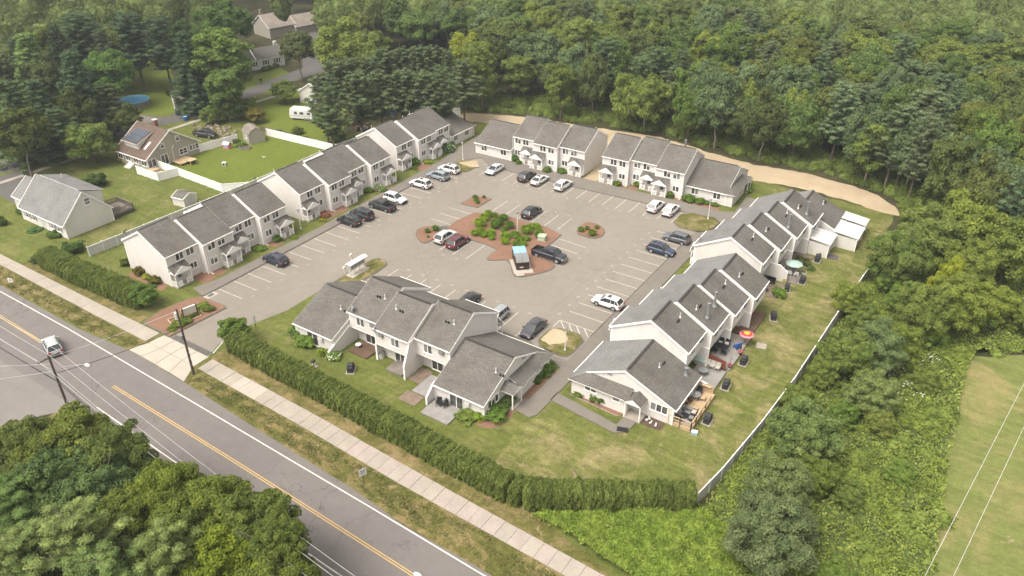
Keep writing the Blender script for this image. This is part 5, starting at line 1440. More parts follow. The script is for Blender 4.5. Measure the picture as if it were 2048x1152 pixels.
def bush_mesh(Rr, H, nb, nl, size, m, **kw): return crown_mesh('foliage', Rr, H, nb, nl, size, M[m], **kw)
BU = {'round': [bush_mesh(1, 1.5, 26, 2600, .15, 'hedge', br=(.3, .45), low=-.9) for i in range(2)],
      'loose': [bush_mesh(1, 1.4, 26, 2200, .20, 'leaf', br=(.25, .45), low=-.9) for i in range(3)],
      'column': [bush_mesh(.85, 2.6, 75, 6000, .13, 'hedge', br=(.24, .4), low=-.95) for i in range(4)]}
def tuft_mesh(n=420, h=1.1, w_=.9):
    b = MB(); rr = random.Random(n)
    V = []; F = []
    for i in range(n):
        a = rr.uniform(0, 6.28); o = rr.uniform(0, .28) * w_; l = h * rr.uniform(.6, 1.1); s = rr.uniform(.25, 1.0) * w_
        x, y = math.cos(a) * o, math.sin(a) * o; dx, dy = math.cos(a), math.sin(a); px, py = -dy * .03, dx * .03
        m1 = (x + dx * s * .45, y + dy * s * .45, l * .85); e = (x + dx * s, y + dy * s, l * rr.uniform(.45, .9))
        k = len(V)
        V += [(x - px, y - py, 0), (x + px, y + py, 0), (m1[0] + px, m1[1] + py, m1[2]), (m1[0] - px, m1[1] - py, m1[2]), e]
        F += [(k, k + 1, k + 2, k + 3), (k + 3, k + 2, k + 4)]
    b.add(V, F); b.blob((0, 0, .35 * h), (.55 * w_, .55 * w_, .45 * h), 8, 5)
    return b.mesh('blades', [M['grasstuft']])
TF = [tuft_mesh(420 + i) for i in range(3)]

def tint(o, c):
    o.color = (c[0], c[1], c[2], 1)
    return o
def tree(x, y, h, r, kind='broad', label=None, group=None, col=None, cat='tree', name=None, zs=None):
    v = random.uniform(.86, 1.14)
    c = col or (v * random.uniform(.92, 1.1), v, v * random.uniform(.85, 1.15))
    pine = kind in ('pine', 'spruce', 'pinefine')
    T = empty(name or {'pine': 'pine_tree', 'spruce': 'spruce_tree', 'pinefine': 'pine_tree'}.get(kind, 'broadleaf_tree'), (x, y, 0), random.uniform(0, 360), label, cat, group)
    if pine:
        L_ = {'pine': PN, 'spruce': SP, 'pinefine': PF}[kind]; cr, tr = random.choice(L_)
        bh = {'pine': 16, 'spruce': 14, 'pinefine': 15}[kind]; br_ = {'pine': 3.6, 'spruce': 3.6, 'pinefine': 4.6}[kind]
        s = (r / br_, r / br_, h / bh)
        tint(inst(cr, 'crown', T, scale=s), c); tint(inst(tr, 'trunk', T, scale=s), c)
    else:
        me = random.choice(CR[kind]); H0 = {'tall': 13}.get(kind, 9.2); R0 = 4 if kind == 'tall' else 5
        ch = min(h * .82, r * 2.1) if kind != 'tall' else h * .8
        if zs: ch = h * zs
        tint(inst(me, 'crown', T, (0, 0, h - ch), scale=(r / R0, r / R0, ch / H0)), c)
        t = random.choice(TR); th = (h - ch * .45)
        inst(t, 'trunk', T, scale=(h / 14, h / 14, th / (9 if t in TR[:3] else 12)))
    return T
def tt(p, h, r, kind, label=None, group=None, **k):
    return tree(p[0], p[1], h, r, kind, label, group, **k)

# --- trees one can name -------------------------------------------------
def at(px): return px
tt((-157.67, 115.56), 19, 7.4, 'tall', 'tallest broad green tree beside the brown roofed house yard', col=(1.05, 1.15, .9))
tt((-149.20, 108.44), 13, 4.0, 'tall', 'second broad green tree leaning on the tallest one', col=(.95, 1.05, .9))
tt((-151.80, 76.70), 8.5, 4.9, 'broad', 'round bright green tree alone beside the side lane', col=(1.2, 1.25, .95), zs=.95)
tt((-148.50, 124.79), 5.5, 3.4, 'broad', 'small round tree on the grass beside the side lane', col=(1.1, 1.1, .9))
tt((-158.26, 139.63), 14, 4.7, 'oak', 'olive oak at the end of the far white house', col=(.9, .95, 1.1))
tt((-143.08, 142.06), 17, 8.6, 'broad', 'wide light green maple behind the pine grove', col=(1.3, 1.25, .95))
tt((-137.95, 144.62), 15, 5.5, 'broad', 'rounded green tree beside the wide light green maple', col=(1.15, 1.15, .9))
tt((-119.29, 160.82), 14, 5.2, 'broad', 'yellow green tree beyond the pine grove', col=(1.7, 1.45, .7))
tt((-116.79, 186.23), 16, 6, 'broad', 'bright lime green tree at the wood top edge', col=(1.55, 1.45, .8))
tt((-64.39, 182.71), 17, 5, 'broad', 'pale yellow green tree standing out in the wood', col=(1.55, 1.4, .9))
tt((-34.26, 207.40), 17, 5.5, 'broad', 'pale lime tree high in the right wood', col=(1.45, 1.4, .95))
tt((-51.18, 203.88), 17, 5.5, 'oak', 'silvery green tree in the middle of the wood', col=(1.2, 1.3, 1.7))
tt((-12.62, 159.96), 18, 6.0, 'pine', 'tall pine with two pale bare trunks at the wood edge', col=(1.15, 1.15, 1.08))
tt((-15.40, 150.42), 17, 4.6, 'pine', 'slimmer pine beside the tall twin trunked pine', col=(1.1, 1.12, 1.05))
tt((-79.77, 159.98), 17.8, 4.6, 'pine', 'dark pine with dead lower limbs behind the back row', col=(.9, 1, .95))
tt((-68.47, 163.34), 17, 4.4, 'pine', 'second dark pine behind the back row', col=(.9, 1, .95))
tt((-69.68, 157.14), 16, 3.6, 'pine', 'narrow pine between the two dark pines', col=(.95, 1.05, .95))
for i, (p, r, k, c, lab) in enumerate((
    ((112, 812, 13.5), 4.6, 'fine', (1.2, 1.1, .85), 'olive oak top closest to the leaning street pole'),
    ((195, 845, 12.5), 4.0, 'fine', (.95, .95, .9), 'dark oak beside the road at the left corner'),
    ((20, 835, 13), 4.4, 'fine', (.95, .9, .85), 'olive oak cut by the left frame edge'),
    ((70, 900, 13), 4.6, 'fine', (.85, .95, 1.1), 'deep green oak under the leaning street pole'),
    ((165, 920, 12.5), 4.4, 'fine', (.9, 1.0, 1.15), 'blue green oak top in the left corner group'),
    ((10, 960, 12), 4.2, 'pinefine', (.95, 1.02, .65), 'bright green pine at the left frame edge'),
    ((310, 925, 12.5), 3.9, 'fine', (1.2, 1.15, .7), 'yellow green oak in the middle of the corner grove'),
    ((400, 955, 12.5), 4.2, 'fine', (1.15, 1.1, .75), 'olive oak leaning over the road edge line'),
    ((490, 990, 12), 3.9, 'fine', (1.0, 1.0, .8), 'dark oak in the grove next to the road'),
    ((540, 1045, 12), 2.6, 'fine', (1.0, 1.0, .8), 'small oak reaching furthest over the road'),
    ((250, 970, 12), 3.8, 'fine', (1.15, 1.1, .8), 'olive oak behind the pale pine'),
    ((440, 1060, 12), 4.4, 'fine', (1.35, 1.3, .6), 'brightest yellow oak in the corner grove'),
    ((540, 1115, 11.5), 3.8, 'fine', (1.05, 1.0, .75), 'olive oak at the bottom of the corner grove'),
    ((340, 1000, 12), 4.0, 'fine', (1.0, 1.0, .8), 'oak between the two pale pines'),
    ((130, 1035, 13.5), 4.6, 'pinefine', (1.45, 1.28, .92), 'larger pale feathery pine in the bottom left corner'),
    ((320, 1052, 13), 3.8, 'pinefine', (1.4, 1.25, .88), 'smaller pale feathery pine in the bottom left corner'),
    ((20, 1080, 12), 4.2, 'pinefine', (1.3, 1.2, .85), 'pale pine at the lower left frame corner'),
    ((180, 1120, 12), 4.4, 'pinefine', (1.2, 1.15, .8), 'low green pine at the bottom frame edge'))):
    px, py, h = p
    q = {0: (-66.17, 23.35), 1: (-62.10, 24.64), 2: (-68.84, 20.35), 3: (-62.68, 19.28), 4: (-58.65, 21.07), 5: (-62.52, 16.27), 6: (-53.11, 24.36), 7: (-48.36, 25.35), 8: (-44.06, 26.38), 9: (-40.04, 25.50), 10: (-53.44, 21.56), 11: (-42.76, 22.79), 12: (-37.77, 23.38), 13: (-48.80, 22.59), 14: (-52.59, 16.23), 15: (-46.12, 20.01), 16: (-55.68, 13.10), 17: (-48.66, 15.44)}[i]
    tree(q[0], q[1], h, r, k, lab, 'grove in the corner below the road', (c[0] * 1.08, c[1] * 1.2, c[2] * 1.15))
# pine grove behind the far left row
k = 0
for p in ((-120.95, 111.56), (-125.90, 120.75), (-124.70, 124.47), (-122.13, 127.37), (-122.95, 133.32), (-122.02, 138.30), (-117.48, 139.09), (-113.93, 139.52), (-109.87, 140.34), (-103.67, 137.62), (-114.47, 115.67), (-113.47, 120.76), (-110.29, 125.10), (-105.54, 126.75), (-113.63, 106.10), (-101.99, 128.20)):
    ORD = ('first', 'second', 'third', 'fourth', 'fifth', 'sixth', 'seventh', 'eighth', 'ninth', 'tenth')
    tt(p, random.uniform(14, 16), random.uniform(3.6, 4.6), 'pine', (ORD[k] + ' pine from the trailer in the rear line of the grove') if k < 10 else (ORD[(1, 2, 3, 4, 0, 5)[k - 10]] + ' pine from the trailer in the front line of the grove'), 'pines of the grove behind the far left row', col=(.92, .95, .9)); k += 1
# right side trees beyond the white fence
RT = [((1850, 398, 12), 5.6, 'finebroad', (1.05, 1.1, 1.1), 'large green tree at the far end of the white fence'),
      ((1785, 445, 11), 4.6, 'finebroad', (.9, 1.0, 1.0), 'dark leafy tree hanging over the far fence end'),
      ((1925, 470, 10), 4.2, 'finebroad', (1.15, 1.15, .95), 'green tree at the right of the fence end group'),
      ((1905, 540, 10), 4.4, 'finebroad', (1.2, 1.2, .95), 'light green tree in the thicket by the field'),
      ((1840, 560, 9.5), 4.0, 'finebroad', (1.0, 1.05, .95), 'green tree standing beside the pale leaning trunk'),
      ((1880, 500, 10), 2.6, 'finebroad', (1.7, 1.6, .8), 'yellow green young tree in the fence end thicket'),
      ((1745, 635, 8), 4.0, 'finemaple', (1.1, 1.2, 1.2), 'grey green willow by the white wildflowers'),
      ((1690, 655, 7.5), 3.6, 'finebroad', (.95, 1.05, 1.0), 'round dark tree close behind the white fence'),
      ((1790, 640, 7), 3.0, 'finebroad', (1.1, 1.15, .9), 'small tree beside the grey green willow'),
      ((1735, 740, 6), 3.4, 'finemaple', (1.25, 1.3, 1.1), 'low grey green tree below the willow'),
      ((1600, 800, 8), 4.2, 'finemaple', (1.1, 1.2, 1.0), 'dark green maple leaning over the middle of the fence'),
      ((1545, 905, 7.5), 3.6, 'finemaple', (1.15, 1.2, 1.15), 'rounded maple below the middle of the fence'),
      ((1530, 985, 9), 4.6, 'finemaple', (.95, 1.0, 1.1), 'big dark maple above the bright weeds'),
      ((1620, 905, 5), 2.6, 'finebroad', (.9, 1.0, .8), 'small dark tree to the right of the maples'),
      ((1980, 560, 7), 3.6, 'finebroad', (1.25, 1.25, .9), 'light green tree at the right frame edge'),
      ((1690, 560, 5.5), 3.0, 'finebroad', (1.2, 1.2, .95), 'low tree just behind the far half of the fence'),
      ((1945, 380, 13), 5.4, 'broad', (1.15, 1.15, .9), 'green tree on the right above the thicket'),
      ((2020, 440, 11), 5.0, 'broad', (1.0, 1.05, .9), 'green tree at the right frame edge above the thicket')]
RQ = [(-6.63, 120.89), (-9.27, 112.30), (-0.46, 115.81), (-0.20, 104.23), (-3.31, 100.15), (-2.41, 109.26), (-6.69, 90.24), (-9.05, 86.97), (-4.37, 92.90), (-5.04, 81.89), (-9.62, 69.58), (-9.68, 60.77), (-8.39, 53.65), (-6.95, 65.74), (4.39, 110.24), (-12.24, 102.31), (-1.15, 125.68), (4.59, 122.38)]
for (p, r, k, c, lab), q in zip(RT, RQ):
    c = (c[0] * 1.25, c[1] * 1.16, c[2] * .98); r *= .93; q = (q[0] + (2.2 if 'fence end' in lab or 'end of the white fence' in lab else 1.3 if r < 5 else .6), q[1])
    tree(q[0], q[1], p[2], r, k, lab, 'trees in the brush beyond the white fence', c, zs=.92)
SMALL = [((-7.5, 112), 5.5, 2.6), ((-4.0, 106), 6.0, 2.8), ((-8.2, 99), 4.6, 2.3), ((-0.5, 101), 5.0, 2.6), ((-9.0, 91), 4.2, 2.2), ((-3.5, 97), 3.8, 2.0), ((-9.8, 84), 4.4, 2.2), ((-6.0, 78), 3.6, 1.9), ((-10.6, 77), 4.6, 2.3), ((-2.0, 79), 3.4, 1.9), ((-7.0, 67), 3.6, 2.0), ((-2.5, 66), 3.2, 1.8), ((-5.5, 59), 3.6, 2.0), ((1.5, 72), 3.0, 1.7), ((1.0, 90), 3.6, 2.0), ((4, 108), 5.5, 2.8), ((10, 111), 5.0, 2.7), ((-1, 55), 3.2, 1.8)]
WH_ = ['by the fence end', 'above the wildflowers', 'behind the willow', 'at the field top corner', 'behind the fence middle', 'left of the wildflowers', 'below the willow by the fence', 'in the mid brush', 'hugging the fence above the maples', 'right of the mid brush', 'right of the big dark maple', 'between maple and field', 'low beside the big dark maple', 'at the brush edge by the field', 'beside the wildflowers', 'past the field top edge', 'at the right frame edge past the field', 'near the bottom frame edge']
for (q, h_, r_), w2 in zip(SMALL, WH_):
    tree(q[0], q[1], h_, r_, 'finebroad', 'small bushy light green tree ' + w2, 'bushy trees in the brush', (random.uniform(1.15, 1.4), random.uniform(1.2, 1.4), .95), zs=1.0)
# left background trees
LT = [((-184.04, 85.94), 21, 6.5, 'spruce', (1.3, 1.45, .95), 'huge light green spruce at the left frame edge'),
      ((-164.88, 84.51), 20, 5.5, 'spruce', (.62, .75, .75), 'dark spruce near the leaning lane pole'),
      ((-165.22, 76.17), 16, 5.0, 'spruce', (.75, .85, .8), 'dark spruce low at the left frame edge'),
      ((-178.80, 99.62), 14, 6.0, 'broad', (.85, 1.1, .85), 'deep green maple between dark pines by the pool'),
      ((-162.39, 88.04), 12, 4.5, 'pine', (.75, .8, .7), 'grey brown pine on the near side of the pool'),
      ((-163.43, 81.25), 13, 5.0, 'oak', (.75, .8, .75), 'dull oak above the bend of the side lane'),
      ((-158.81, 89.19), 8, 4.0, 'oak', (.8, .85, .8), 'low dull tree overhanging the pool edge'),
      ((-160.41, 108.46), 20, 4.8, 'spruce', (.6, .7, .68), 'dark conifer beside the pool lawn'),
      ((-185.73, 111.68), 20, 6, 'pine', (.6, .7, .7), 'dark pine beyond the pool lawn'),
      ((-179.18, 115.06), 19, 5.5, 'pine', (.6, .7, .7), 'second dark pine beyond the pool lawn'),
      ((-195.34, 105.35), 20, 6.5, 'pine', (.65, .75, .72), 'dark pine in the upper left'),
      ((-177.19, 134.57), 19, 5.6, 'broad', (.75, .9, .8), 'dark green tree left of the tan house'),
      ((-172.71, 126.03), 19, 6, 'broad', (.7, .85, .78), 'dark tree behind the tallest broad tree')]
LT += [((-155.23, 65.71), 15, 5.5, 'oak', (.8, .85, .8), 'dull oak filling the left frame edge above the lane'),
       ((-158.04, 74.89), 11, 4.2, 'pine', (.8, .88, .8), 'brownish pine between the lane pole and the round tree'), ((-162.33, 69.76), 18, 5.5, 'spruce', (.85, .95, .85), 'dark spruce cut by the left frame edge')]
for p, h, r, k, c, lab in LT: tt(p, h, r, k, lab, col=c)
# shrub thicket between the lane and the pickup
for i, (p, h, r) in enumerate((((-151.36, 105.27), 4, 2.4), ((-150.04, 109.09), 4.5, 3.0), ((-148.26, 112.75), 4.5, 3.0), ((-143.38, 111.36), 3.5, 2.2))):
    tt(p, h, r, 'broad', ('left', 'tall middle', 'tall right', 'small reddish')[i] + ' shrub of the clump between the lane and the stone pile', name='large_shrub', cat='shrub', zs=1.0, col=(1.1, 1.15, .9) if i < 3 else (1.5, 1.0, .8))

# --- the wood: individual trees near its edge, one mass beyond ------------
def inpoly(x, y, poly):
    c = False; n = len(poly); j = n - 1
    for i in range(n):
        if (poly[i][1] > y) != (poly[j][1] > y) and x < (poly[j][0] - poly[i][0]) * (y - poly[i][1]) / (poly[j][1] - poly[i][1]) + poly[i][0]: c = not c
        j = i
    return c
WOOD = [(-108, 147), (-104, 147), (-96, 150), (-85, 151.5), (-75, 153), (-62, 155), (-50, 153), (-40, 151.8), (-30, 153.5), (-22, 151.5), (-14, 148), (-8, 143), (-6, 132), (6, 128), (20, 150), (20, 440), (-420, 440), (-420, 330), (-290, 225), (-215, 195), (-190, 186), (-172, 162), (-150, 158), (-135, 170), (-128, 172), (-116, 172), (-112, 160)]
WOOD_L = [(-300, 150), (-192, 108), (-186, 122), (-182, 132), (-186, 150), (-188, 165), (-215, 190), (-260, 215), (-340, 230)]
WOOD_N = [(-260, 60), (-176, 66), (-174, 90), (-183, 96), (-190, 108), (-300, 152)]
pts = []
def scatter(poly, dmin, n, out):
    xs = [p[0] for p in poly]; ys = [p[1] for p in poly]
    for _ in range(n):
        x, y = random.uniform(min(xs), max(xs)), random.uniform(min(ys), max(ys))
        if not inpoly(x, y, poly): continue
        dm = dmin
        if all((x - a) ** 2 + (y - b_) ** 2 > dm * dm for a, b_ in out[-900:]): out.append((x, y))
    return out
def visible(x, y, h=18):
    v = cam_inv @ Vector((x, y, h))
    if v.z > -5: return False
    u, w_ = v.x / -v.z, v.y / -v.z
    t = 18 / 27.285
    v2 = cam_inv @ Vector((x, y, 0)); w2 = v2.y / -v2.z
    return abs(u) < t * 1.06 and w2 < t * .5625 * 1.02 and w_ > -t * .5625 * 1.1
bpy.context.view_layer.update()
cam_inv = cam.matrix_world.inverted()
scatter(WOOD, 6.4, 14000, pts); scatter(WOOD_L, 7.2, 1500, pts); scatter(WOOD_N, 7.0, 1200, pts)
houses = [(-180, 143, 14), (-172, 138, 11), (-192, 150, 8), (-204, 172, 19), (-143, 133, 9), (-198, 160, 8), (-166, 109, 5), (-121, 158, 7)]
pts = [p for p in pts if visible(*p) and all(math.hypot(p[0] - a, p[1] - b_) > r for a, b_, r in houses)]
pts.sort(key=lambda p: p[0] ** 2 + p[1] ** 2)
print('wood trees', len(pts))
KN = {'broad': ('leafy', [(1, 1, 1), (1.2, 1.18, .9), (.82, .92, .85), (1.32, 1.25, .95), (.95, 1.08, .8)]), 'oak': ('olive', [(1, 1, 1), (1.15, 1.1, .95), (.85, .92, 1.0), (1.0, 1.08, 1.35)]), 'maple': ('dark', [(1, 1.05, 1), (1.2, 1.25, 1.2)]), 'tall': ('tall', [(1, 1, 1), (1.15, 1.15, .9), (.85, .95, .85)]), 'pine': ('pine', [(1, 1, 1), (.85, .95, .95), (1.1, 1.15, 1.15)]), 'spruce': ('spruce', [(.7, .8, .75), (.6, .7, .68)])}
far = []
NI = 225
for i, (x, y) in enumerate(pts):
    left = x < -170
    edge = i < 95
    if left: kind = random.choices(['pine', 'spruce', 'broad', 'oak'], [3, 3, 2.2, 1])[0]
    else: kind = random.choices(['broad', 'oak', 'maple', 'tall', 'pine'], [5, 3.2, 1.4, 1.6, 1.6 if y < 200 else .5])[0]
    h = random.uniform(14, 18.5) + (2 if kind in ('pine', 'spruce', 'tall') else 0); r = random.uniform(4.0, 5.6) * (.8 if kind in ('tall', 'pine', 'spruce') else 1)
    if edge and not left: h *= random.uniform(.78, 1.0)
    c = random.choice(KN[kind][1]); v = random.uniform(.85, 1.15) * (.74 if left else 1)
    c = tuple(q * v for q in c)
    if i < NI:
        grp = {'pine': 'pines in the wood behind the townhouses', 'spruce': 'spruces in the upper left wood', 'broad': 'leafy trees in the wood behind the townhouses', 'oak': 'oaks in the wood behind the townhouses', 'maple': 'dark crowned trees in the wood behind the townhouses', 'tall': 'tall narrow trees in the wood behind the townhouses'}[kind]
        lum = sum(c); tone = 'dark' if lum < 2.5 else ('bright' if lum > 3.35 else ('yellowish' if c[2] < .86 * c[0] else 'mid green'))
        size = 'tall' if h > 18.2 else ('low' if h < 14.5 else ('broad' if r > 4.9 else 'slim'))
        rank = 'front rank' if i < 60 else ('second rank' if i < 120 else 'deeper rank')
        where = 'upper left wood' if left else next(s for lim, s in ((-100, 'wood beyond the pine grove'), (-84, 'wood behind the fence corner'), (-72, 'wood behind the first back row'), (-58, 'wood behind the gap between back rows'), (-46, 'wood behind the second back row'), (-34, 'wood behind the clipped ball shrubs wing'), (-22, 'wood at the widest bit of track'), (-10, 'wood at the end of the track'), (999, 'wood at the right frame edge')) if x < lim)
        lab = f"{tone} {size} {dict(pine='pine', spruce='spruce', broad='leafy tree', oak='oak', maple='maple', tall='narrow tree')[kind]}, {rank} of the {where}"
        tree(x, y, h, r, kind, lab, grp, c, zs=(.88 if i < 60 else .7 if edge else .6) if kind not in ('pine', 'spruce') else None)
    else: far.append((x, y, h, r, kind))
# far canopy joined into one mass
def lowcrown(nb, nl, size, m): return broad_crown(5, 8.5, nb, nl, size, br=(.16, .30))
LC = [lowcrown(60, 3400, .8, None) for _ in range(4)]
Ps, Ns = [], []
cb = MB()
for (x, y, h, r, kind) in far:
    P, N, C, rr_ = random.choice(LC); a = random.uniform(0, 6.28); ca, sa = math.cos(a), math.sin(a)
    ch = h * .62; s = np.array([r / 5, r / 5, ch / 8.5])
    Rm = np.array([[ca, -sa, 0], [sa, ca, 0], [0, 0, 1]])
    sel = rng.choice(len(P), int(len(P) * 1.0), replace=False)
    Ps.append((P[sel] * s) @ Rm.T + np.array([x, y, h - ch])); Ns.append((N[sel] / s) @ Rm.T)
    cb.blob((x, y, h - ch * .5), (r * .8, r * .8, ch * .42), 8, 6, j=.08)
if far:
    P = np.vstack(Ps); N = np.vstack(Ns); N /= np.linalg.norm(N, axis=1)[:, None]
    lm = leafmesh('far_wood_canopy', P, N, .62, M['leaf']); cm = cb.mesh('c', [M['leaf']])
    me = merge_meshes('far_wood_canopy', [lm, cm])
    tag(inst(me, 'far_wood_canopy'), 'mass of leafy treetops filling the wood at the top of the picture', 'woodland', kind='stuff')

# --- understory along the wood edge --------------------------------------
def scatter_mass(name, label, cat, spots, m, size, per, flat=.7):
    """low bushes so close that nobody could count them, joined"""
    Ps, Ns = [], []; cb = MB()
    for (x, y, r) in spots:
        n = int(per * r * r); d = sph(n); d[:, 2] = np.abs(d[:, 2])
        rr_ = r * rng.uniform(.8, 1.1, (n, 1)) * (1 + .2 * np.sin(d[:, :1] * 6 + x) * np.cos(d[:, 1:2] * 5 + y))
        Ps.append(np.array([x, y, 0]) + d * rr_ * np.array([1, 1, flat])); Ns.append(d + np.array([0, 0, .3]))
        cb.blob((x, y, 0), (r * .82, r * .82, r * flat * .8), 8, 5)
    P = np.vstack(Ps); N = np.vstack(Ns)
    me = merge_meshes(name, [leafmesh(name, P, N, size, M[m]), cb.mesh('c', [M[m]])])
    o = tag(inst(me, name), label, cat, kind='stuff'); o.color = (1, 1, 1, 1)
    return o
spots = []
E1 = [(-108, 146.5), (-96, 151), (-75, 154.5), (-62, 157), (-50, 154.5), (-40, 153), (-30, 154.5), (-22, 153), (-14, 149), (-9, 144), (-7, 134)]
for i in range(len(E1) - 1):
    a, c = Vector(E1[i]), Vector(E1[i + 1]); n = int((c - a).length / .5)
    for k in range(n):
        q = a.lerp(c, k / n); t = random.random() ** 1.4; spots.append((q.x + random.uniform(-.8, .8), q.y - .6 + t * 7, .6 + t * 1.7 + random.uniform(0, 1.1)))
for _ in range(70): spots.append((random.uniform(-172, -186), random.uniform(88, 100), random.uniform(.8, 1.8)))
scatter_mass('undergrowth', 'dark green undergrowth along the foot of the wood', 'undergrowth', spots, 'leaf', .33, 120, .95).color = (1.25, 1.25, 1.0, 1)

# --- brush and weeds beyond the fence ------------------------------------
BR = [(-14.6, 57.8), (-13.0, 72), (-12.0, 82), (-11.3, 97.5), (-10.2, 122), (-10, 134), (4, 134), (16, 126), (30, 118), (28, 114), (12, 106.5), (5.4, 102), (4.9, 96), (5.2, 88), (5.6, 76), (6.2, 66), (7.0, 50), (7.5, 44.5), (-14, 45.5), (-19.5, 45.6), (-24, 46.6), (-28.8, 46.6), (-28.0, 47.2), (-15.4, 56.0)]
def height(x, y):
    return .35 + .45 * np.sin(x * .9 + 1.3 * np.sin(y * .35)) * np.cos(y * .7 + np.sin(x * .5)) + .35 * np.sin(x * 2.1 + y * 1.7) * np.sin(y * 2.3 - x)
def weeds(name, poly, n, size, m, label, cat, k=1.0, dens=None, base=.25, asp=.6, up=0.0, jt=.5):
    xs = [p[0] for p in poly]; ys = [p[1] for p in poly]; X = []
    while len(X) < n:
        x, y = rng.uniform(min(xs), max(xs), 4000), rng.uniform(min(ys), max(ys), 4000)
        for a, c in zip(x, y):
            if inpoly(a, c, poly) and (dens is None or random.random() < dens(a, c)): X.append((a, c))
    X = np.array(X[:n]); z = np.maximum(.05, base + k * height(X[:, 0], X[:, 1]) * 1.0) * rng.uniform(.75, 1.15, n)
    e = .15; gx = (height(X[:, 0] + e, X[:, 1]) - height(X[:, 0] - e, X[:, 1])) / (2 * e) * k; gy = (height(X[:, 0], X[:, 1] + e) - height(X[:, 0], X[:, 1] - e)) / (2 * e) * k
    N = np.stack([-gx, -gy, np.full(n, .9)], 1); N /= np.linalg.norm(N, axis=1)[:, None]
    P = np.column_stack([X, z])
    o = tag(inst(leafmesh(name, P, N, size, M[m], asp, up, jitter=jt), name), label, cat, kind='stuff'); return o
# mounded ground under the weeds
gx, gy = np.meshgrid(np.arange(-30, 31, .5), np.arange(45, 135, .5)); b = MB(); vs = []; ids = {}
for j in range(gx.shape[0]):
    for i in range(gx.shape[1]):
        x, y = gx[j, i], gy[j, i]
        if inpoly(x, y, BR): ids[(j, i)] = len(vs); vs.append((x, y, max(.02, .10 + .85 * float(height(x, y)))))
fs = [(ids[(j, i)], ids[(j, i + 1)], ids[(j + 1, i + 1)], ids[(j + 1, i)]) for (j, i) in ids if (j, i + 1) in ids and (j + 1, i + 1) in ids and (j + 1, i) in ids]
M['brush_floor'] = mat('leafy brush floor', (0.075, 0.105, 0.022), (0.055, 0.075, 0.02), 0.4, 3, 0.4, 0.95)
b.add(vs, fs); o = b.build('brush_floor', M['brush_floor'], smooth=True); o['kind'] = 'structure'
o = weeds('tall_weeds', BR, 34000, .40, 'weed', 'tangled green brush and vines between the white fence and the mown field', 'brush')
o.color = (1.3, 1.22, 1.2, 1)
o = weeds('tall_grass', BR, 52000, .36, 'weed', 'tall green grass stems growing through the brush', 'tall grass', 1.0, dens=lambda a, c: .1 + .9 * (math.sin(a * .8 + c * .3) + math.cos(c * .45 - a * .2) > .1), base=.5, asp=.16, up=.85, jt=.9); o.color = (1.45, 1.45, 1.15, 1)
BW = [(-28.6, 46.8), (-24, 46.7), (-19.5, 45.7), (-10, 45.3), (-8, 50), (-9.5, 55), (-14.2, 56.6)]
o = weeds('bright_weeds', BW, 46000, .34, 'weed', 'bright yellow green weeds below the end of the white fence', 'weeds', .5, base=.7, asp=.2, up=.8, jt=.9)
o.color = (1.42, 1.5, 1.15, 1)
spots = []
for _ in range(260):
    x, y = random.uniform(-14, 8), random.uniform(46, 132)
    if inpoly(x, y, BR): spots.append((x, y, random.uniform(.7, 1.7)))
o = scatter_mass('bramble_mounds', 'rounded bramble and shrub mounds in the brush beyond the fence', 'brush', spots, 'leaf', .30, 150, .8); o.color = (1.35, 1.35, 1.0, 1)
o = weeds('white_wildflowers', [(-4.6, 84), (-1.0, 84), (1.4, 88), (2.2, 97), (-1.8, 96), (-4.2, 90)], 220, .24, 'flower', 'white wildflowers scattered in the brush by the field', 'wildflowers', .85, dens=lambda a, c: .15 + .85 * (math.sin(a * 2) * math.cos(c * 1.3) > .2), base=.95)
# bare patches in brush


# --- hedges -------------------------------------------------------------
def hedge_block(seed):
    n = 7000; d = sph(n); q = 4.4
    s = 1 / (np.abs(d) ** q).sum(1) ** (1 / q)
    P = d * s[:, None]; b_ = 1 + .08 * np.sin(P[:, 0] * 5 + seed) * np.sin(P[:, 2] * 7 + seed * 2) + .07 * np.sin(P[:, 1] * 6 - P[:, 2] * 4 + seed) * np.cos(P[:, 0] * 7)
    P = P * b_[:, None] * rng.uniform(.89, 1.05, (n, 1)) * np.array([.64, 1.0, 1.0])
    P[:, 2] *= 1 - .10 * (P[:, 0] / .6) ** 2
    ok = P[:, 2] > -.98; P = P[ok]; d = d[ok]
    N = np.sign(P) * np.abs(P / np.array([.60, 1, 1])) ** 3 + np.array([0, 0, .25])
    lm = leafmesh('foliage', P + np.array([0, 0, 1.0]), N, .13, M['hedge'], .5, up=.3, jitter=1.0)
    b = MB(); b.box(-.5, -.76, 0, .5, .76, 1.72); cm = b.mesh('c', [M['hedge']])
    me = merge_meshes('foliage', [lm, cm]); bpy.data.meshes.remove(lm); bpy.data.meshes.remove(cm); return me
HB = [hedge_block(s) for s in range(4)]
def hedge(pts, label, group, sp=.95, h=(2.0, 2.35), r=(.95, 1.1)):
    for i in range(len(pts) - 1):
        a, c = Vector(pts[i]), Vector(pts[i + 1]); n = int((c - a).length / sp)
        for k in range(n):
            q = a.lerp(c, (k + .5) / n); H = random.uniform(*h); rr_ = random.uniform(*r)
            T = empty('hedge_shrub', (q.x + random.uniform(-.1, .1), q.y + random.uniform(-.1, .1), 0), random.uniform(0, 360), label, 'hedge shrub', group)
            v = random.uniform(1.0, 1.25)
            T.rotation_euler[2] = math.atan2(c.y - a.y, c.x - a.x) + random.choice((0, PI)) + random.uniform(-.06, .06)
            tint(inst(random.choice(HB), 'foliage', T, (0, 0, 0), scale=(1.0, rr_, H / 2)), (v, v, v))
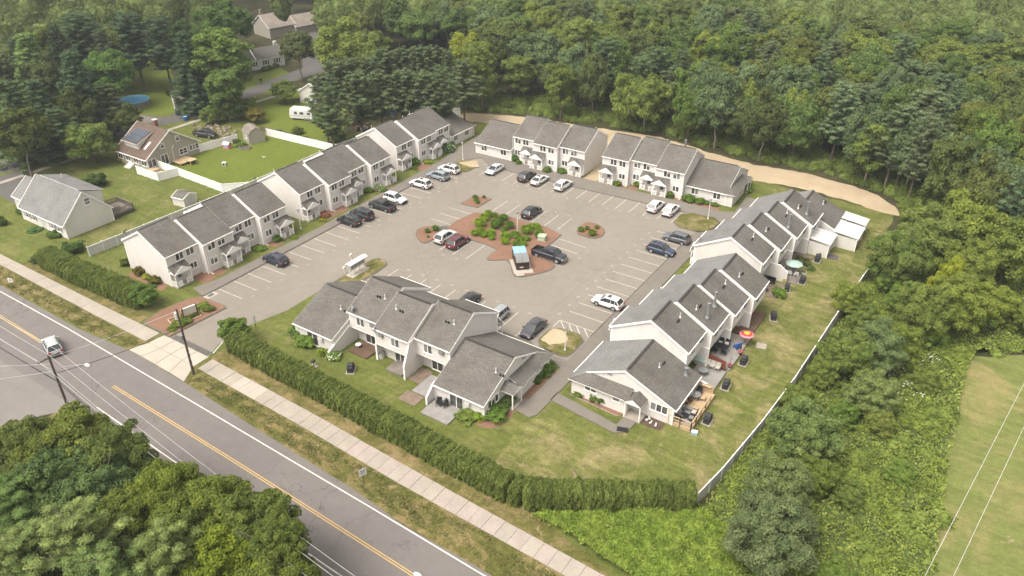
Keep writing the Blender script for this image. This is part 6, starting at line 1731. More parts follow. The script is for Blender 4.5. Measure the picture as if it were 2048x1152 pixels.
hedge([(-76.6, 49.6), (-70, 49.35), (-60, 48.9), (-50, 48.5), (-40, 48.0), (-33, 47.8), (-30.2, 48.0), (-27.6, 49.5), (-15.6, 57.0)], 'clipped arborvitae of the long hedge between pavement and centre lawn', 'arborvitae of the long front hedge', h=(2.75, 2.95), r=(1.22, 1.34))
hedge([(-119.5, 48.6), (-112, 48.5), (-104, 48.9), (-98, 49.2), (-95.6, 49.3)], 'arborvitae of the hedge between pavement and the left row end wall', 'arborvitae of the left hedge', h=(2.85, 3.1), r=(1.5, 1.62))
tree(-77.3, 50.5, 4.2, 2.3, 'finebroad', 'rounded tall bush ending the long hedge by the entrance', cat='shrub', name='large_shrub', zs=1.0, col=(1.1, 1.2, .85))
tree(-95.4, 49.5, 4.0, 2.1, 'finebroad', 'rounded tall bush ending the left hedge by the bark bed', cat='shrub', name='large_shrub', zs=1.0, col=(.95, 1.15, .85))

# --- garden shrubs -------------------------------------------------------
def shrub(p, r, h, kind, label, col=(1, 1, 1), name='garden_shrub', cat='shrub', group=None, flowers=None):
    T = empty(name, (p[0], p[1], 0), random.uniform(0, 360), label, cat, group)
    me = random.choice(BU[kind])
    tint(inst(me, 'foliage', T, (0, 0, -.1), scale=(r, r, (h + .1) / (1.5 if kind != 'column' else 2.6))), col)
    if flowers:
        d = sph(60); d[:, 2] = np.abs(d[:, 2]); P = d * np.array([r, r, h * .55]) * .98 + np.array([0, 0, h * .4])
        inst(leafmesh('flowers', P, d, .22, M[flowers], .9), 'flowers', T)['kind'] = 'stuff'
    return T
shrub((-104.63, 54.65), 1.0, 1.3, 'round', 'reddish clipped shrub, left one beside the first end wall', (1.1, .75, .7))
shrub((-102.79, 54.42), .65, .8, 'round', 'yellow green ball shrub between two reddish shrubs', (1.9, 1.6, .8))
shrub((-100.41, 54.22), 1.1, 1.2, 'round', 'reddish clipped shrub, right one beside the first end wall', (1.0, .8, .7))
shrub((-108.97, 55.15), .9, 1.1, 'round', 'dark green shrub at the back of the first end wall', (.6, .7, .6))
shrub((-95.09, 73.91), .9, 1.1, 'round', 'dark round shrub beside the porch of the fourth unit', (.8, 1.0, .8))
shrub((-95.28, 70.25), 1.0, .7, 'round', 'low spreading green shrub on the bark between two porches', (1.1, 1.35, .8))
shrub((-95.87, 96.82), .9, 1.1, 'round', 'round shrub beside the flowering hydrangea', (.8, .95, .75))
shrub((-94.45, 98.57), 1.1, 1.0, 'loose', 'white flowering hydrangea in front of the middle left row', (1.1, 1.3, .8), flowers='flower')
shrub((-97.05, 111.75), 1.1, 1.5, 'round', 'tall round shrub beside a porch of the far left row', (.8, 1.05, .75))
shrub((-95.90, 110.03), .7, .6, 'round', 'low clipped shrub in front of the tall round shrub', (.8, .95, .75))
shrub((-95.86, 114.12), .9, .6, 'loose', 'yellow green ground shrub by the far left row', (1.8, 1.6, .7))
shrub((-95.87, 121.32), 1.5, 1.7, 'loose', 'grey green flowering bush by the wing of the far left row', (.9, 1.15, 1.3), flowers='flower')
shrub((-96.29, 123.44), .6, 1.6, 'column', 'small dark cone shrub beside the grey green bush', (.7, .9, .8))
shrub((-95.13, 84.88), .9, .7, 'loose', 'red flowering plants at the corner of the middle left row', (1.4, .8, .7), flowers='flower_pink')
shrub((-94.36, 83.27), .6, .5, 'loose', 'yellow tuft beside the red flowers', (2.0, 1.4, .6))
shrub((-93.33, 75.91), .6, .6, 'loose', 'small yellow green plant beside the fourth porch', (1.6, 1.6, .7))
for p, r, h, l in (((-81.34, 124.63), .9, 1.2, 'round shrub at the wing corner of the first back row'), ((-79.80, 123.74), .7, .9, 'small shrub in front of the first back row wing corner'), ((-72.93, 123.34), .95, 1.0, 'round shrub below a window of the first back row'), ((-70.20, 124.54), .95, 1.1, 'round shrub left of the last porch of the first back row'),
                   ((-58.39, 125.08), .8, 1.0, 'round shrub beside the first porch of the second back row'), ((-54.94, 127.07), .9, 1.1, 'dark shrub between two porches of the second back row'), ((-47.74, 125.59), .8, 1.3, 'dark loose shrub beside the double porch of the second back row'),
                   ((-44.22, 126.09), 1.3, 1.4, 'largest clipped ball shrub before the low wing'), ((-42.29, 126.33), 1.0, 1.1, 'second clipped ball shrub before the low wing'), ((-40.84, 126.78), .7, .7, 'third smaller shrub before the low wing'), ((-39.47, 126.67), .7, .6, 'low green shrub nearest the wing corner window'),
                   ((-37.91, 138.29), 1.3, 1.4, 'round shrub behind the far wing corner'), ((-36.52, 135.64), .8, .9, 'dark shrub at the lean roof of the far wing')):
    shrub(p, r, h, 'round', l, (.9 + random.uniform(-.15, .15), 1.1, .8))
for p, r, h, k, l, c in (((-71.99, 56.22), 1.1, 1.3, 'loose', 'leafy garden plants at the left end of the centre building', (1.0, 1.2, .9)), ((-69.36, 55.44), 1.3, 1.4, 'loose', 'big leaved green plants beside the centre building patio', (1.2, 1.4, .9)),
                         ((-64.28, 55.32), 1.0, .9, 'loose', 'hydrangea with white flowers at the patio wall tip', (1.1, 1.3, .8)), ((-66.11, 55.16), .7, .8, 'loose', 'small yellow green plants beside the hydrangea', (1.6, 1.6, .8)),
                         ((-41.37, 56.10), .85, 1.1, 'round', 'yellow green ball shrub at the corner below the patio', (1.5, 1.7, .8)), ((-39.95, 57.46), 1.5, 1.5, 'round', 'large clipped ball shrub at the wing corner', (.9, 1.15, .85)),
                         ((-42.79, 55.48), 1.3, .9, 'loose', 'loose light shrub under the air conditioner', (1.2, 1.25, .9)), ((-40.27, 59.62), 1.2, 1.2, 'loose', 'dark loose shrub under the end window', (.8, .9, .8)),
                         ((-39.91, 65.61), 1.0, 1.2, 'round', 'dark shrub before the lean roof, nearest the door', (.75, .95, .75)), ((-39.87, 67.34), 1.3, 1.4, 'round', 'wide dark shrub before the lean roof', (.75, 1.0, .75)), ((-39.78, 69.02), 1.0, 1.0, 'round', 'dark shrub at the far corner of the lean roof', (.8, 1.0, .8)),
                         ((-31.86, 66.27), .6, 1.3, 'column', 'small clipped cone shrub, left of the pair', (.9, 1.0, .9)), ((-30.84, 66.39), .65, 1.3, 'column', 'small clipped cone shrub, right of the pair', (.9, 1.1, .8)), ((-33.93, 66.27), .8, .6, 'loose', 'low loose plant at the lean roof corner', (1.1, 1.1, .8)),
                         ((-20.51, 102.40), 1.1, 1.3, 'loose', 'green bush standing on the back lawn by the patios', (1.0, 1.2, .75)), ((-20.25, 113.95), 1.2, 1.0, 'loose', 'purplish herb bed beside the teal parasol', (.7, .65, .7)), ((-18.73, 118.45), .7, .9, 'loose', 'small plant against the near patio room', (1.1, 1.1, .8)),
                         ((-18.61, 112.77), .6, .7, 'loose', 'leafy pot plants beside the herb bed', (1.0, 1.1, .8)),
                         ((-140.96, 70.42), 2.0, 2.6, 'loose', 'dark bushy evergreen on the lawn behind the cape house', (.55, .65, .65)), ((-119.87, 52.84), 1.6, 2.0, 'loose', 'dark rounded shrub behind the left hedge', (.6, .75, .65)), ((-121.30, 47.98), 1.0, 1.4, 'loose', 'shrub with a stone ring at the left hedge end', (.7, .8, .7)),
                         ((-139.34, 51.80), 1.0, 1.5, 'round', 'dark shrub cut by the left frame edge', (.6, .75, .65)), ((-132.43, 53.65), 1.2, .5, 'loose', 'blue green low plant in the cape house front bed', (.8, 1.1, 1.2)), ((-127.95, 54.40), 1.2, .9, 'loose', 'dark foundation shrub beside the cape house steps', (.7, .85, .7)), ((-141.58, 56.46), 1.2, 1.0, 'round', 'foundation shrub at the cape house wing', (.7, .9, .7)),
                         ((-144.70, 80.37), .8, .8, 'loose', 'yellow flowers beside the fenced steps', (1.6, 1.3, .5)), ((-148.48, 80.42), .7, .9, 'loose', 'orange flowers under the screened porch', (1.5, 1.1, .5)), ((-134.62, 99.59), 1.1, .9, 'loose', 'vegetable plants by the barn shed', (1.0, 1.2, .8)), ((-137.35, 100.27), .8, 1.0, 'loose', 'taller plants by the pink playhouse', (1.0, 1.1, .8)),
                         ((-130.07, 111.31), 1.3, 1.8, 'loose', 'small brownish shrub on the trailer lawn', (1.1, 1.0, .8)), ((-177.52, 112.56), .5, 1.9, 'column', 'dark pointed shrub on the pool lawn', (.5, .65, .6)),
                         ((-174.53, 141.15), 1.0, 1.1, 'round', 'left clipped shrub under the far white house windows', (.7, .85, .7)), ((-174.78, 143.34), 1.0, 1.1, 'round', 'middle clipped shrub under the far white house windows', (.7, .85, .7)), ((-175.43, 145.91), 1.0, 1.1, 'round', 'right clipped shrub under the far white house windows', (.7, .85, .7)),
                         ((-167.19, 72.67), 1.2, 1.0, 'loose', 'dark shrub at the foot of the lane pole', (.6, .75, .6)), ((-118.79, 112.50), 1.5, 3.0, 'loose', 'dark shrub under the pines by the white fence', (.5, .65, .55)), ((-111.02, 148.80), 2.0, 3.0, 'loose', 'green shrub behind the far fence corner', (1.0, 1.2, .8))):
    shrub(p, r, h, k, l, c, flowers='flower' if 'white flowers' in l else ('flower_yellow' if 'yellow flowers' in l or 'orange' in l else None))

# ornamental grasses and daylilies on the islands
k = 0
def tuft(p, r, h, label, col, group='ornamental grasses on the mulch islands'):
    T = empty('ornamental_grass', (p[0], p[1], .12), random.uniform(0, 360), label, 'ornamental grass', group)
    tint(inst(random.choice(TF), 'blades', T, scale=(r, r, h)), col)
YG, DG, MG = (1.25, 1.3, .8), (.62, .78, .8), (.85, 1.0, .8)
big = [((-70.19, 96.43), 1.5, 1.6, 'round bright grass at the left front of the big mulch island', YG), ((-70.68, 98.63), 1.3, 1.4, 'bright grass behind the left front clump', YG), ((-71.11, 100.46), 1.1, 1.3, 'bright grass at the island top corner', YG),
       ((-67.65, 97.43), 1.5, 1.7, 'dark green round grass next to the bright clumps', DG), ((-67.82, 98.90), 1.4, 1.6, 'dark green grass joined to its round neighbour', DG), ((-68.07, 100.82), 1.1, 1.2, 'dark grass behind the lamp post', DG), ((-65.47, 98.64), 1.2, 1.5, 'dark green grass left of the lamp post', DG), ((-70.01, 100.71), .9, 1.0, 'small dark shrub grass at the island back', DG),
       ((-62.05, 98.67), 1.5, 1.6, 'large mid green grass right of the lamp post', MG), ((-62.26, 100.75), 1.0, 1.0, 'mid green grass behind the large one', YG), ((-61.82, 101.49), 1.0, .8, 'pale flowering clump at the island rear edge', YG),
       ((-59.53, 98.60), 1.2, 1.2, 'grass clump beside the green utility box', MG), ((-60.55, 100.10), .9, 1.0, 'small grass behind the utility box clump', MG)]
for p, r, h, l, c in big: tuft(p, r * .95, h * .8, l, c)
for p in [(-68.99, 93.45), (-68.71, 94.07), (-67.45, 93.60), (-67.42, 94.27), (-69.03, 94.96), (-66.71, 94.73), (-65.76, 93.65), (-67.27, 95.68), (-64.68, 96.07), (-63.03, 93.76), (-63.95, 94.84), (-65.74, 97.35), (-63.66, 95.45), (-62.48, 96.23), (-61.47, 96.05), (-60.87, 96.65), (-63.28, 97.00), (-60.23, 93.53), (-60.31, 94.71), (-61.37, 94.23)]:
    tuft(p, random.uniform(.75, 1.15), random.uniform(.5, .75), 'low daylily clump on the big mulch island', random.choice((MG, YG, (1.0, 1.15, .7))), 'daylily clumps on the big mulch island')
for p, r, l in (((-76.24, 89.77), .7, 'left little grass on the round west island'), ((-75.57, 91.10), .9, 'larger grass beside the silver car on the west island'), ((-75.03, 88.39), .35, 'tiny dry grass on the west island'), ((-77.46, 105.23), .7, 'tallest grass on the diamond island'), ((-76.68, 104.46), .7, 'front grass on the diamond island'), ((-75.83, 103.74), .6, 'lowest grass on the diamond island'), ((-76.20, 106.32), .5, 'small lone grass on the diamond island'),
                ((-54.73, 104.38), .8, 'left grass on the round east island'), ((-54.24, 105.59), .6, 'back grass on the round east island'), ((-53.06, 106.81), .6, 'right grass on the round east island'), ((-52.47, 104.11), 1.0, 'largest grass at the front of the east island')):
    tuft(p, r, r * .9, l, (.75, .85, .75))
for p, l in (((-88.13, 52.10), 'tall thin rose bush on the entrance bark bed'), ((-88.24, 51.10), 'low plant beside the entrance sign'), ((-88.94, 53.75), 'dry little plant near the bark bed middle'), ((-87.23, 53.62), 'dry little plant near the bark bed tip'), ((-87.34, 47.83), 'green leafy plants in the bordered sign bed'), ((-87.43, 48.94), 'dark green plants under the entrance sign'), ((-87.36, 50.02), 'small plants behind the entrance sign')):
    shrub(p, random.uniform(.6, 1.1), random.uniform(.5, 1.1), 'loose', l, (1.1, 1.1, .7))
# rough grass clumps in the verges, too many to count
vp = [(-150, 41.4), (-98, 41.2), (-89, 41.9), (-87.8, 43.6), (-98.7, 43.9), (-150, 44.0)]
vp2 = [(-76, 42.0), (-61.7, 40.9), (-46.1, 40.0), (-28, 39.2), (-15, 38.8), (-15, 42), (-42.9, 42.7), (-56.8, 43.3), (-75, 43.9)]
def tufts(poly, n, size, label, k, col, base=.02, m='weed'):
    xs = [p[0] for p in poly]; ys = [p[1] for p in poly]; X = []
    while len(X) < n:
        a, c = random.uniform(min(xs), max(xs)), random.uniform(min(ys), max(ys))
        q = math.sin(a * 1.1 + 2 * math.sin(c * 1.4)) * math.cos(c * 1.9 + a * .7)
        if inpoly(a, c, poly) and q > random.uniform(-.6, 1.0): X.append((a, c))
    X = np.array(X); P = np.column_stack([X, rng.uniform(base, base + k, n)]); N = np.tile(np.array([0, 0, 1.0]), (n, 1))
    o = tag(inst(leafmesh('rough_grass', P, N, size, M[m], .35, jitter=.7), 'rough_grass'), label, 'grass', kind='stuff'); o.color = (*col, 1)
tufts(vp, 5000, .26, 'rough grass tufts in the verge left of the driveway', .14, (.95, .78, 1.1))
tufts(vp2, 7000, .26, 'rough grass tufts in the verge right of the driveway', .14, (.95, .78, 1.1))

# ------------------------------------------------------------------ poles, wires, lamps, signs
def xform(p): return p
P1 = Vector((-76.6, 43.1, 0)); P2 = Vector((-80.4, 29.5, 0)); P3 = Vector((-27.0, 25.2, 0)); P0 = Vector((-128, 30.6, 0))
def upole(p, h, label, arm=True, lamp=None, transformer=False):
    T = empty('utility_pole', tuple(p), 0, label, 'utility pole', 'utility poles of the main road')
    MB().rod((0, 0, 0), (0, 0, h), .17, 10, .11).build('shaft', M['pole'], T)
    if arm:
        MB().bar((0, -1.25, h - .35), (0, 1.25, h - .35), .1, .12).build('cross_arm', M['pole'], T)
        for y in (-1.15, -.5, .5, 1.15): MB().rod((0, y, h - .3), (0, y, h - .05), .05, 6).build('insulator', M['metal'], T)
    if transformer:
        MB().rod((-.45, .05, h - 1.6), (-.45, .05, h - .7), .24, 12).build('transformer', M['fence_panel'], T)
        MB().rod((.1, -.35, h - 4.2), (.1, -.35, h - 3.6), .16, 10).build('terminal_box', M['metal'], T)
    for k in range(3): MB().rod((.2, .0, h * .15 + k * .9), (.2, 0, h * .15 + k * .9 + .35), .05, 6).build('conduit', M['metal'], T)
    if lamp:
        L = empty('street_light', (0, 0, 0), parent=T)
        q = MB(); pts = [(0, 0, h - 2.2), (lamp[0] * .35, lamp[1] * .35, h - 1.5), (lamp[0] * .7, lamp[1] * .7, h - 1.15), (lamp[0], lamp[1], h - 1.0)]
        for a, c in zip(pts, pts[1:]): q.rod(a, c, .04, 6)
        q.build('lamp_arm', M['metal'], L)
        MB().blob((lamp[0] * 1.08, lamp[1] * 1.08, h - 1.0), (.42, .22, .13), 12, 6).build('lamp_head', M['white_metal'], L)
    return T
upole(P1, 9.8, 'tall leaning dark wooden pole with transformer at the driveway corner', arm=False, transformer=True)
upole(P2, 9.8, 'wooden pole with cross arm and street light on the near side of the road', lamp=(3.5, 1.8))
upole(P3, 9.8, 'pole below the picture whose street light hangs over the road', lamp=(-1.6, 4.4))
upole(P0, 9.8, 'pole beyond the left picture edge carrying the road wires')
def wire(a, c, sag, label, m='wire', r=.022, group='overhead wires of the main road'):
    b = MB(); n = 14; pts = []
    for i in range(n + 1):
        t = i / n; pts.append((a[0] + (c[0] - a[0]) * t, a[1] + (c[1] - a[1]) * t, a[2] + (c[2] - a[2]) * t - sag * 4 * t * (1 - t)))
    for i in range(n): b.rod(pts[i], pts[i + 1], r, 4, cap=False)
    return tag(b.build('overhead_wire', M[m]), label=label, cat='wire', group=group)
for A, C, nm in ((P0, P2, 'left of'), (P2, P3, 'right of')):
    for y, z, s, m, nn in ((-1.15, 9.7, .7, 'wire', 'pale outer'), (1.15, 9.7, .75, 'wire', 'pale inner'), (0, 9.9, .6, 'wire', 'pale topmost'), (.1, 7.4, .9, 'wire', 'pale lower'), (-.1, 6.2, 1.0, 'wire_dark', 'dark low'), (.15, 5.9, 1.1, 'wire_dark', 'dark lowest')):
        wire((A.x, A.y + y, z), (C.x, C.y + y, z), s, nn + ' wire ' + nm + ' the pole with the cross arm', m, .017 if m == 'wire' else .03)
wire((P2.x, P2.y, 9.5), (P1.x, P1.y, 9.6), .3, 'pale wire crossing the road between the two wooden poles')
wire((P2.x, P2.y, 7.3), (P1.x, P1.y, 7.2), .4, 'dark cable crossing the road between the two wooden poles', 'wire_dark', .035)
wire((P2.x, P2.y, 8.6), (-108, 12, 8.4), .6, 'pale wire running off over the side street, upper')
wire((P2.x, P2.y, 7.6), (-104, 8, 7.4), .6, 'pale wire running off over the side street, lower')
wire((P1.x, P1.y, 7.0), (-97.2, 62, 5.0), .6, 'thin pale service wire from the leaning pole to the first row') if False else None
F1, F2 = (13.6, 112, 8.5), (0.5, 20.0, 8.5)
for q, (a, c) in enumerate((((13.3, 110.0, 8.5), (2.2, 32.5, 8.5)), ((13.2, 98.0, 8.2), (3.5, 29.0, 8.2)))):
    wire(a, c, 0.0, ('left', 'right')[q] + ' one of two pale wires over the mown field', 'wire', .024, 'wires over the mown field')
T = empty('lane_pole', (*(-169.83, 74.67), 0), 0, 'leaning wooden pole beside the side lane', 'utility pole')
MB().rod((0, 0, 0), (-.25, .1, 8.2), .15, 8, .1).build('shaft', M['bark_pale'], T)

def lamp_post(p, label, z0=.12, h=4.2):
    T = empty('lamp_post', (*p, z0), 0, label, 'lamp post', 'white lamp posts of the car park')
    MB().rod((0, 0, 0), (0, 0, .25), .16, 10, .1).build('base', M['white_metal'], T)
    MB().rod((0, 0, .2), (0, 0, h), .075, 10, .06).build('post', M['white_metal'], T)
    b = MB(); b.rod((0, 0, h), (0, 0, h + .12), .1, 10, .16); b.build('collar', M['grey'], T)
    l = MB().rod((0, 0, h + .12), (0, 0, h + .42), .17, 10, .24).build('lantern', M['lamp_clear'], T)
    MB().rod((0, 0, h + .42), (0, 0, h + .55), .27, 10, .06).build('lantern_cap', M['grey'], l)
lamp_post((-63.6, 98.2), 'white lamp post in the middle of the big mulch island', h=3.4)
lamp_post((-95.26, 79.06), 'white lamp post on the lawn between the two left rows', .0, 3.2)
lamp_post((-90.38, 119.00), 'white lamp post on the far left grass island', h=3.4)
lamp_post((-38.54, 120.78), 'white lamp post on the far corner grass island', h=3.2)
lamp_post((-39.89, 73.28), 'lamp post with dark top on the near corner grass island', h=3.2)

def road_sign(p, rz, h, w_, hh, label, lines):
    T = empty('road_sign', (*p, 0), rz, label, 'road sign')
    MB().box(-.04, -.03, 0, .04, .03, h).build('post', M['pole'], T)
    MB().box(-w_ / 2, -.06, h - hh, w_ / 2, -.035, h).build('sign_plate', M['white_metal'], T)
    for a, c, dz, th in lines: MB().box(a, -.066, h - hh / 2 + dz, c, -.061, h - hh / 2 + dz + th).build('lettering', M['grey'], T)
road_sign((-45.77, 40.99), 70, 2.1, .85, .95, 'small white road sign on a dark post in the verge beside the long pavement', [(-.28, .26, .16, .1), (-.22, .24, -.02, .07), (-.26, .2, -.2, .07)])
road_sign((-116.74, 41.72), 25, 1.75, .75, .7, 'small white road sign in the verge near the left frame edge', [(-.16, -.02, -.16, .34), (.04, .18, -.16, .34)])
road_sign((-78.24, 54.55), 80, 1.9, .28, 1.2, 'narrow tall white sign at the lawn edge inside the entrance', [])

# entrance sign with its bordered bed
T = empty('entrance_sign', (-87.4, 51.0, .13), 78, 'cream entrance sign between timber posts in a small planted bed', 'sign')
for x in (-1.0, 1.0): MB().box(x - .09, -.09, 0, x + .09, .09, 2.1).build('post', M['wood_brown'], T)
MB().box(-.9, -.05, .75, .9, .05, 1.85).build('sign_board', M['cream'], T)
MB().box(-1.15, -.08, 1.88, 1.15, .08, 1.98).build('top_rail', M['trim'], T)
T = empty('bed_border', (-88.2, 50.4, .13), 78, 'low timber rail round the plants under the entrance sign', 'garden border')
for a, c in (((-2.0, -1.1), (2.0, -1.1)), ((2.0, -1.1), (2.2, .9)), ((2.2, .9), (-1.8, 1.2)), ((-1.8, 1.2), (-2.0, -1.1))): MB().bar((*a, .1), (*c, .1), .14, .16).build('timber', M['wood_new'], T)

# mailboxes on their slab
T = empty('mailbox_shelter', (-77.0, 73.5, .14), 0, 'long white roofed mailbox stand on a pale slab by the entry lane', 'mailboxes')
MB().box(-.75, -1.9, -.02, .85, 1.9, .02).build('slab', M['concrete_new'], T)
for y in (-1.6, -.55, .55, 1.6): MB().box(-.06, y - .05, 0, .06, y + .05, 1.9).build('post', M['white_metal'], T)
for s in (-1, 1): MB().slab([(0, -2.0, 2.2), (s * .55, -2.0, 1.98), (s * .55, 2.0, 1.98), (0, 2.0, 2.2)][::(1 if s < 0 else -1)][::-1], .05).build('roof_panel', M['white_metal'], T)
for i in range(4):
    bx_ = MB().box(-.2, -1.55 + .8 * i, 1.0, .25, -.85 + .8 * i, 1.75).build('mailbox_unit', M['fence_panel'], T)
    for j in range(3): MB().box(.25, -1.5 + .8 * i, 1.05 + j * .23, .262, -.9 + .8 * i, 1.24 + j * .23).build('mailbox_door', M['metal'], bx_)
for p, l in (((-78.14, 71.91), 'small white sign post before the mailbox stand'), ((-80.14, 75.47), 'small white post box beyond the mailbox stand')):
    T = empty('letter_post', (*p, .1), 0, l, 'letter post'); MB().box(-.05, -.05, 0, .05, .05, .9).build('post', M['white_metal'], T); MB().box(-.14, -.2, .9, .14, .2, 1.25).build('box', M['white_metal'], T)
T = empty('lane_mailbox', (*(-165.45, 92.22), 0), 0, 'black mailbox at the end of the side lane drive', 'mailbox'); MB().box(-.05, -.05, 0, .05, .05, 1.0).build('post', M['black'], T); MB().box(-.13, -.28, 1.0, .13, .28, 1.3).build('box', M['black'], T)
T = empty('lane_mailbox', (*(-165.92, 132.36), 0), 0, 'dark mailbox on the grass opposite the far white house', 'mailbox'); MB().box(-.08, -.08, 0, .08, .08, 1.0).build('post', M['black'], T); MB().box(-.2, -.35, 1.0, .2, .35, 1.4).build('box', M['black'], T)

# skips on the island pad
T = empty('skip_pad', (-57.0, 89.1, .11), 43, 'pale concrete pad notched into the big mulch island', 'pad')
MB().box(-1.5, -2.7, 0, 1.5, 1.9, .07).build('slab', M['concrete_new'], T); MB().box(-1.3, -3.25, -.03, .0, -2.72, .05).build('slab', M['concrete_new'], T)
def skip(x, y, z, lidm, label, front=True):
    T = empty('rubbish_skip', (x, y, z), 43 - 90 + 90, label, 'skip')
    MB().extr([(-.95, .15), (-.95, 1.35), (-.3, 1.9), (1.0, 1.9), (1.0, .15)], -1.0, 1.0).build('body', M['dumpster'], T)
    for x0 in (-1.02, .02):
        MB().slab([(x0, -.97, 1.38), (x0 + 1.0, -.97, 1.38), (x0 + 1.0, -.3, 1.95), (x0, -.3, 1.95)], .04).build('lid', M[lidm], T)
        MB().slab([(x0, -.3, 1.95), (x0 + 1.0, -.3, 1.95), (x0 + 1.0, 1.0, 1.98), (x0, 1.0, 1.98)], .04).build('lid', M[lidm], T)
    for s in (-1, 1): MB().box(s * 1.0, -.4, .8, s * 1.08, .5, .95).build('lifting_pocket', M['dumpster'], T)
    for k in range(3): MB().box(-.98, -.975, .35 + k * .35, .98, -.952, .40 + k * .35).build('rib', M['black'], T)
    if front: MB().box(-.5, -.985, .42, .1, -.955, .60).build('label_plate', M['door'], T)
skip(-56.5, 88.55, .18, 'grey', 'brown steel skip with grey lids on the island pad')
skip(-58.0, 90.2, .18, 'blue_light', 'skip with pale blue lids behind the brown one', False)
T = empty('utility_box', (*(-58.65, 98.12), .12), 10, 'pale green utility box on the mulch island beside the pickup', 'utility box')
M['boxgreen'] = mat('pale green steel', (0.40, 0.46, 0.33), famt=.06)
MB().box(-.75, -.6, 0, .75, .6, .08).build('base', M['concrete'], T); MB().box(-.6, -.5, .08, .6, .5, .8).build('cabinet', M['boxgreen'], T); MB().slab([(-.66, -.56, .82), (.66, -.56, .82), (.66, .56, .92), (-.66, .56, .92)], .05).build('lid', M['boxgreen'], T)

# ------------------------------------------------------------------ pool and yard bits
T = empty('round_pool', (-178.3, 103.6, 0), 0, 'round above ground pool with bright blue cover', 'pool')
b = MB(); n = 26; b.rod((0, 0, 0), (0, 0, 1.3), 3.6, n); b.build('pool_wall', M['grey'], T)
MB().rod((0, 0, 1.3), (0, 0, 1.34), 3.5, n).build('pool_cover', M['pool_water'], T)
b = MB()
for i in range(n):
    a0, a1 = 2 * PI * i / n, 2 * PI * (i + 1) / n; b.bar((3.58 * math.cos(a0), 3.58 * math.sin(a0), 1.36), (3.58 * math.cos(a1), 3.58 * math.sin(a1), 1.36), .18, .08)
b.build('pool_rim', M['blue_light'], T)
for p, c, l, r, h in (((-163.26, 104.67), 'blue', 'upright blue barrel beside the lane shed', .35, 1.0), ((-158.32, 103.32), 'blue', 'second blue barrel at the lane edge', .45, .95)):
    T = empty('barrel', (*p, 0), 0, l, 'barrel'); MB().rod((0, 0, 0), (0, 0, h), r, 14).build('drum', M[c], T); MB().rod((0, 0, h), (0, 0, h + .05), r * 1.06, 14).build('lid', M['blue_light'], T)
    MB().rod((0, 0, h * .5), (0, 0, h * .5 + .05), r * 1.04, 14).build('hoop', M[c], T)
T = empty('playhouse', (*(-136.26, 97.12), 0), 20, 'pink and white playhouse in the fenced yard', 'playhouse')
MB().box(-.65, -.6, 0, .65, .6, .95).build('wall', M['pink'], T); MB().box(-.3, -.63, .3, .3, -.6, .75).build('window', M['blue_light'], T)
for s in (-1, 1): MB().slab([(-.75, s * .7, .95), (.75, s * .7, .95), (.75, 0, 1.4), (-.75, 0, 1.4)][::s], .06).build('roof_slope', M['white_metal'], T)
T = empty('toy_washer', (*(-128.97, 90.42), 0), 30, 'small white toy with a dark round opening on the yard grass', 'toy')
MB().box(-.35, -.35, 0, .35, .35, .7).build('body', M['white_metal'], T); MB().rod((0, -.36, .35), (0, -.38, .35), .24, 14).build('opening', M['black'], T)
T = empty('garden_stone', (*(-125.85, 97.91), 0), 0, 'flat pale stone ring on the fenced yard grass', 'stone')
MB().blob((0, 0, .03), (.5, .4, .08), 8, 4, j=.1).build('stone', M['concrete'], T)
st = tag(empty('stone_pile', (*(-146.99, 102.45), 0)), label='heap of reddish field stones behind the old pickup', cat='stones')
for k in range(60):
    MB().blob((random.gauss(0, 3.4), random.gauss(0, 1.6), .15), (random.uniform(.25, .6), random.uniform(.25, .5), random.uniform(.2, .4)), 6, 4, j=.2).build('stone', M['stone'], st)
T = empty('raised_bed', (*(-132.93, 98.97), 0), 20, 'grey raised garden bed before the barn shed', 'raised bed')
for a, c in (((-1.3, -.6), (1.3, -.6)), ((1.3, -.6), (1.3, .6)), ((1.3, .6), (-1.3, .6)), ((-1.3, .6), (-1.3, -.6))): MB().bar((*a, .18), (*c, .18), .08, .36).build('timber', M['wood_grey'], T)
MB().box(-1.25, -.55, .1, 1.25, .55, .3).build('soil', M['soil'], T)
for i in range(14):
    x, y = random.uniform(-128, -116), random.uniform(120, 142)
    T = empty('yard_junk', (x, y, 0), random.uniform(0, 90), 'assorted junk lying under the pines behind the far left row', 'junk', 'junk under the pines')
    c = random.choice(['grey', 'wood_brown', 'blue', 'white_metal', 'metal', 'black'])
    b = MB(); b.box(-.8, -.5, 0, .8, .5, random.uniform(.3, .9)); b.box(-.5, -.3, .3, .3, .4, 1.1); b.build('crate', M[c], T)

# ------------------------------------------------------------------ patios, decks and what stands on them
def deck(x0, y0, x1, y1, z, m, label, bw=.14, along='x', name='deck'):
    T = empty(name, ((x0 + x1) / 2, (y0 + y1) / 2, 0), 0, label, 'deck')
    hx, hy = (x1 - x0) / 2, (y1 - y0) / 2
    MB().box(-hx + .02, -hy + .02, 0, hx - .02, hy - .02, z - .05).build('deck_frame', M[m], T)
    n = max(3, int((2 * hy if along == 'x' else 2 * hx) / bw)); s = (2 * hy if along == 'x' else 2 * hx) / n
    me = (MB().box(-hx, 0, z - .04, hx, s - .02, z) if along == 'x' else MB().box(0, -hy, z - .04, s - .02, hy, z)).mesh('plank', [M[m]])
    for i in range(n): inst(me, 'plank', T, (0, -hy + s * i, 0) if along == 'x' else (-hx + s * i, 0, 0))
    return T
M['deck_grey'] = mat('painted grey deck', (0.30, 0.285, 0.27), (0.24, 0.225, 0.21), 1.0, 8, .12)
M['paver'] = mat('brown patio paving', (0.22, 0.165, 0.125), (0.17, 0.125, 0.095), 1.2, 6, .25, .9)
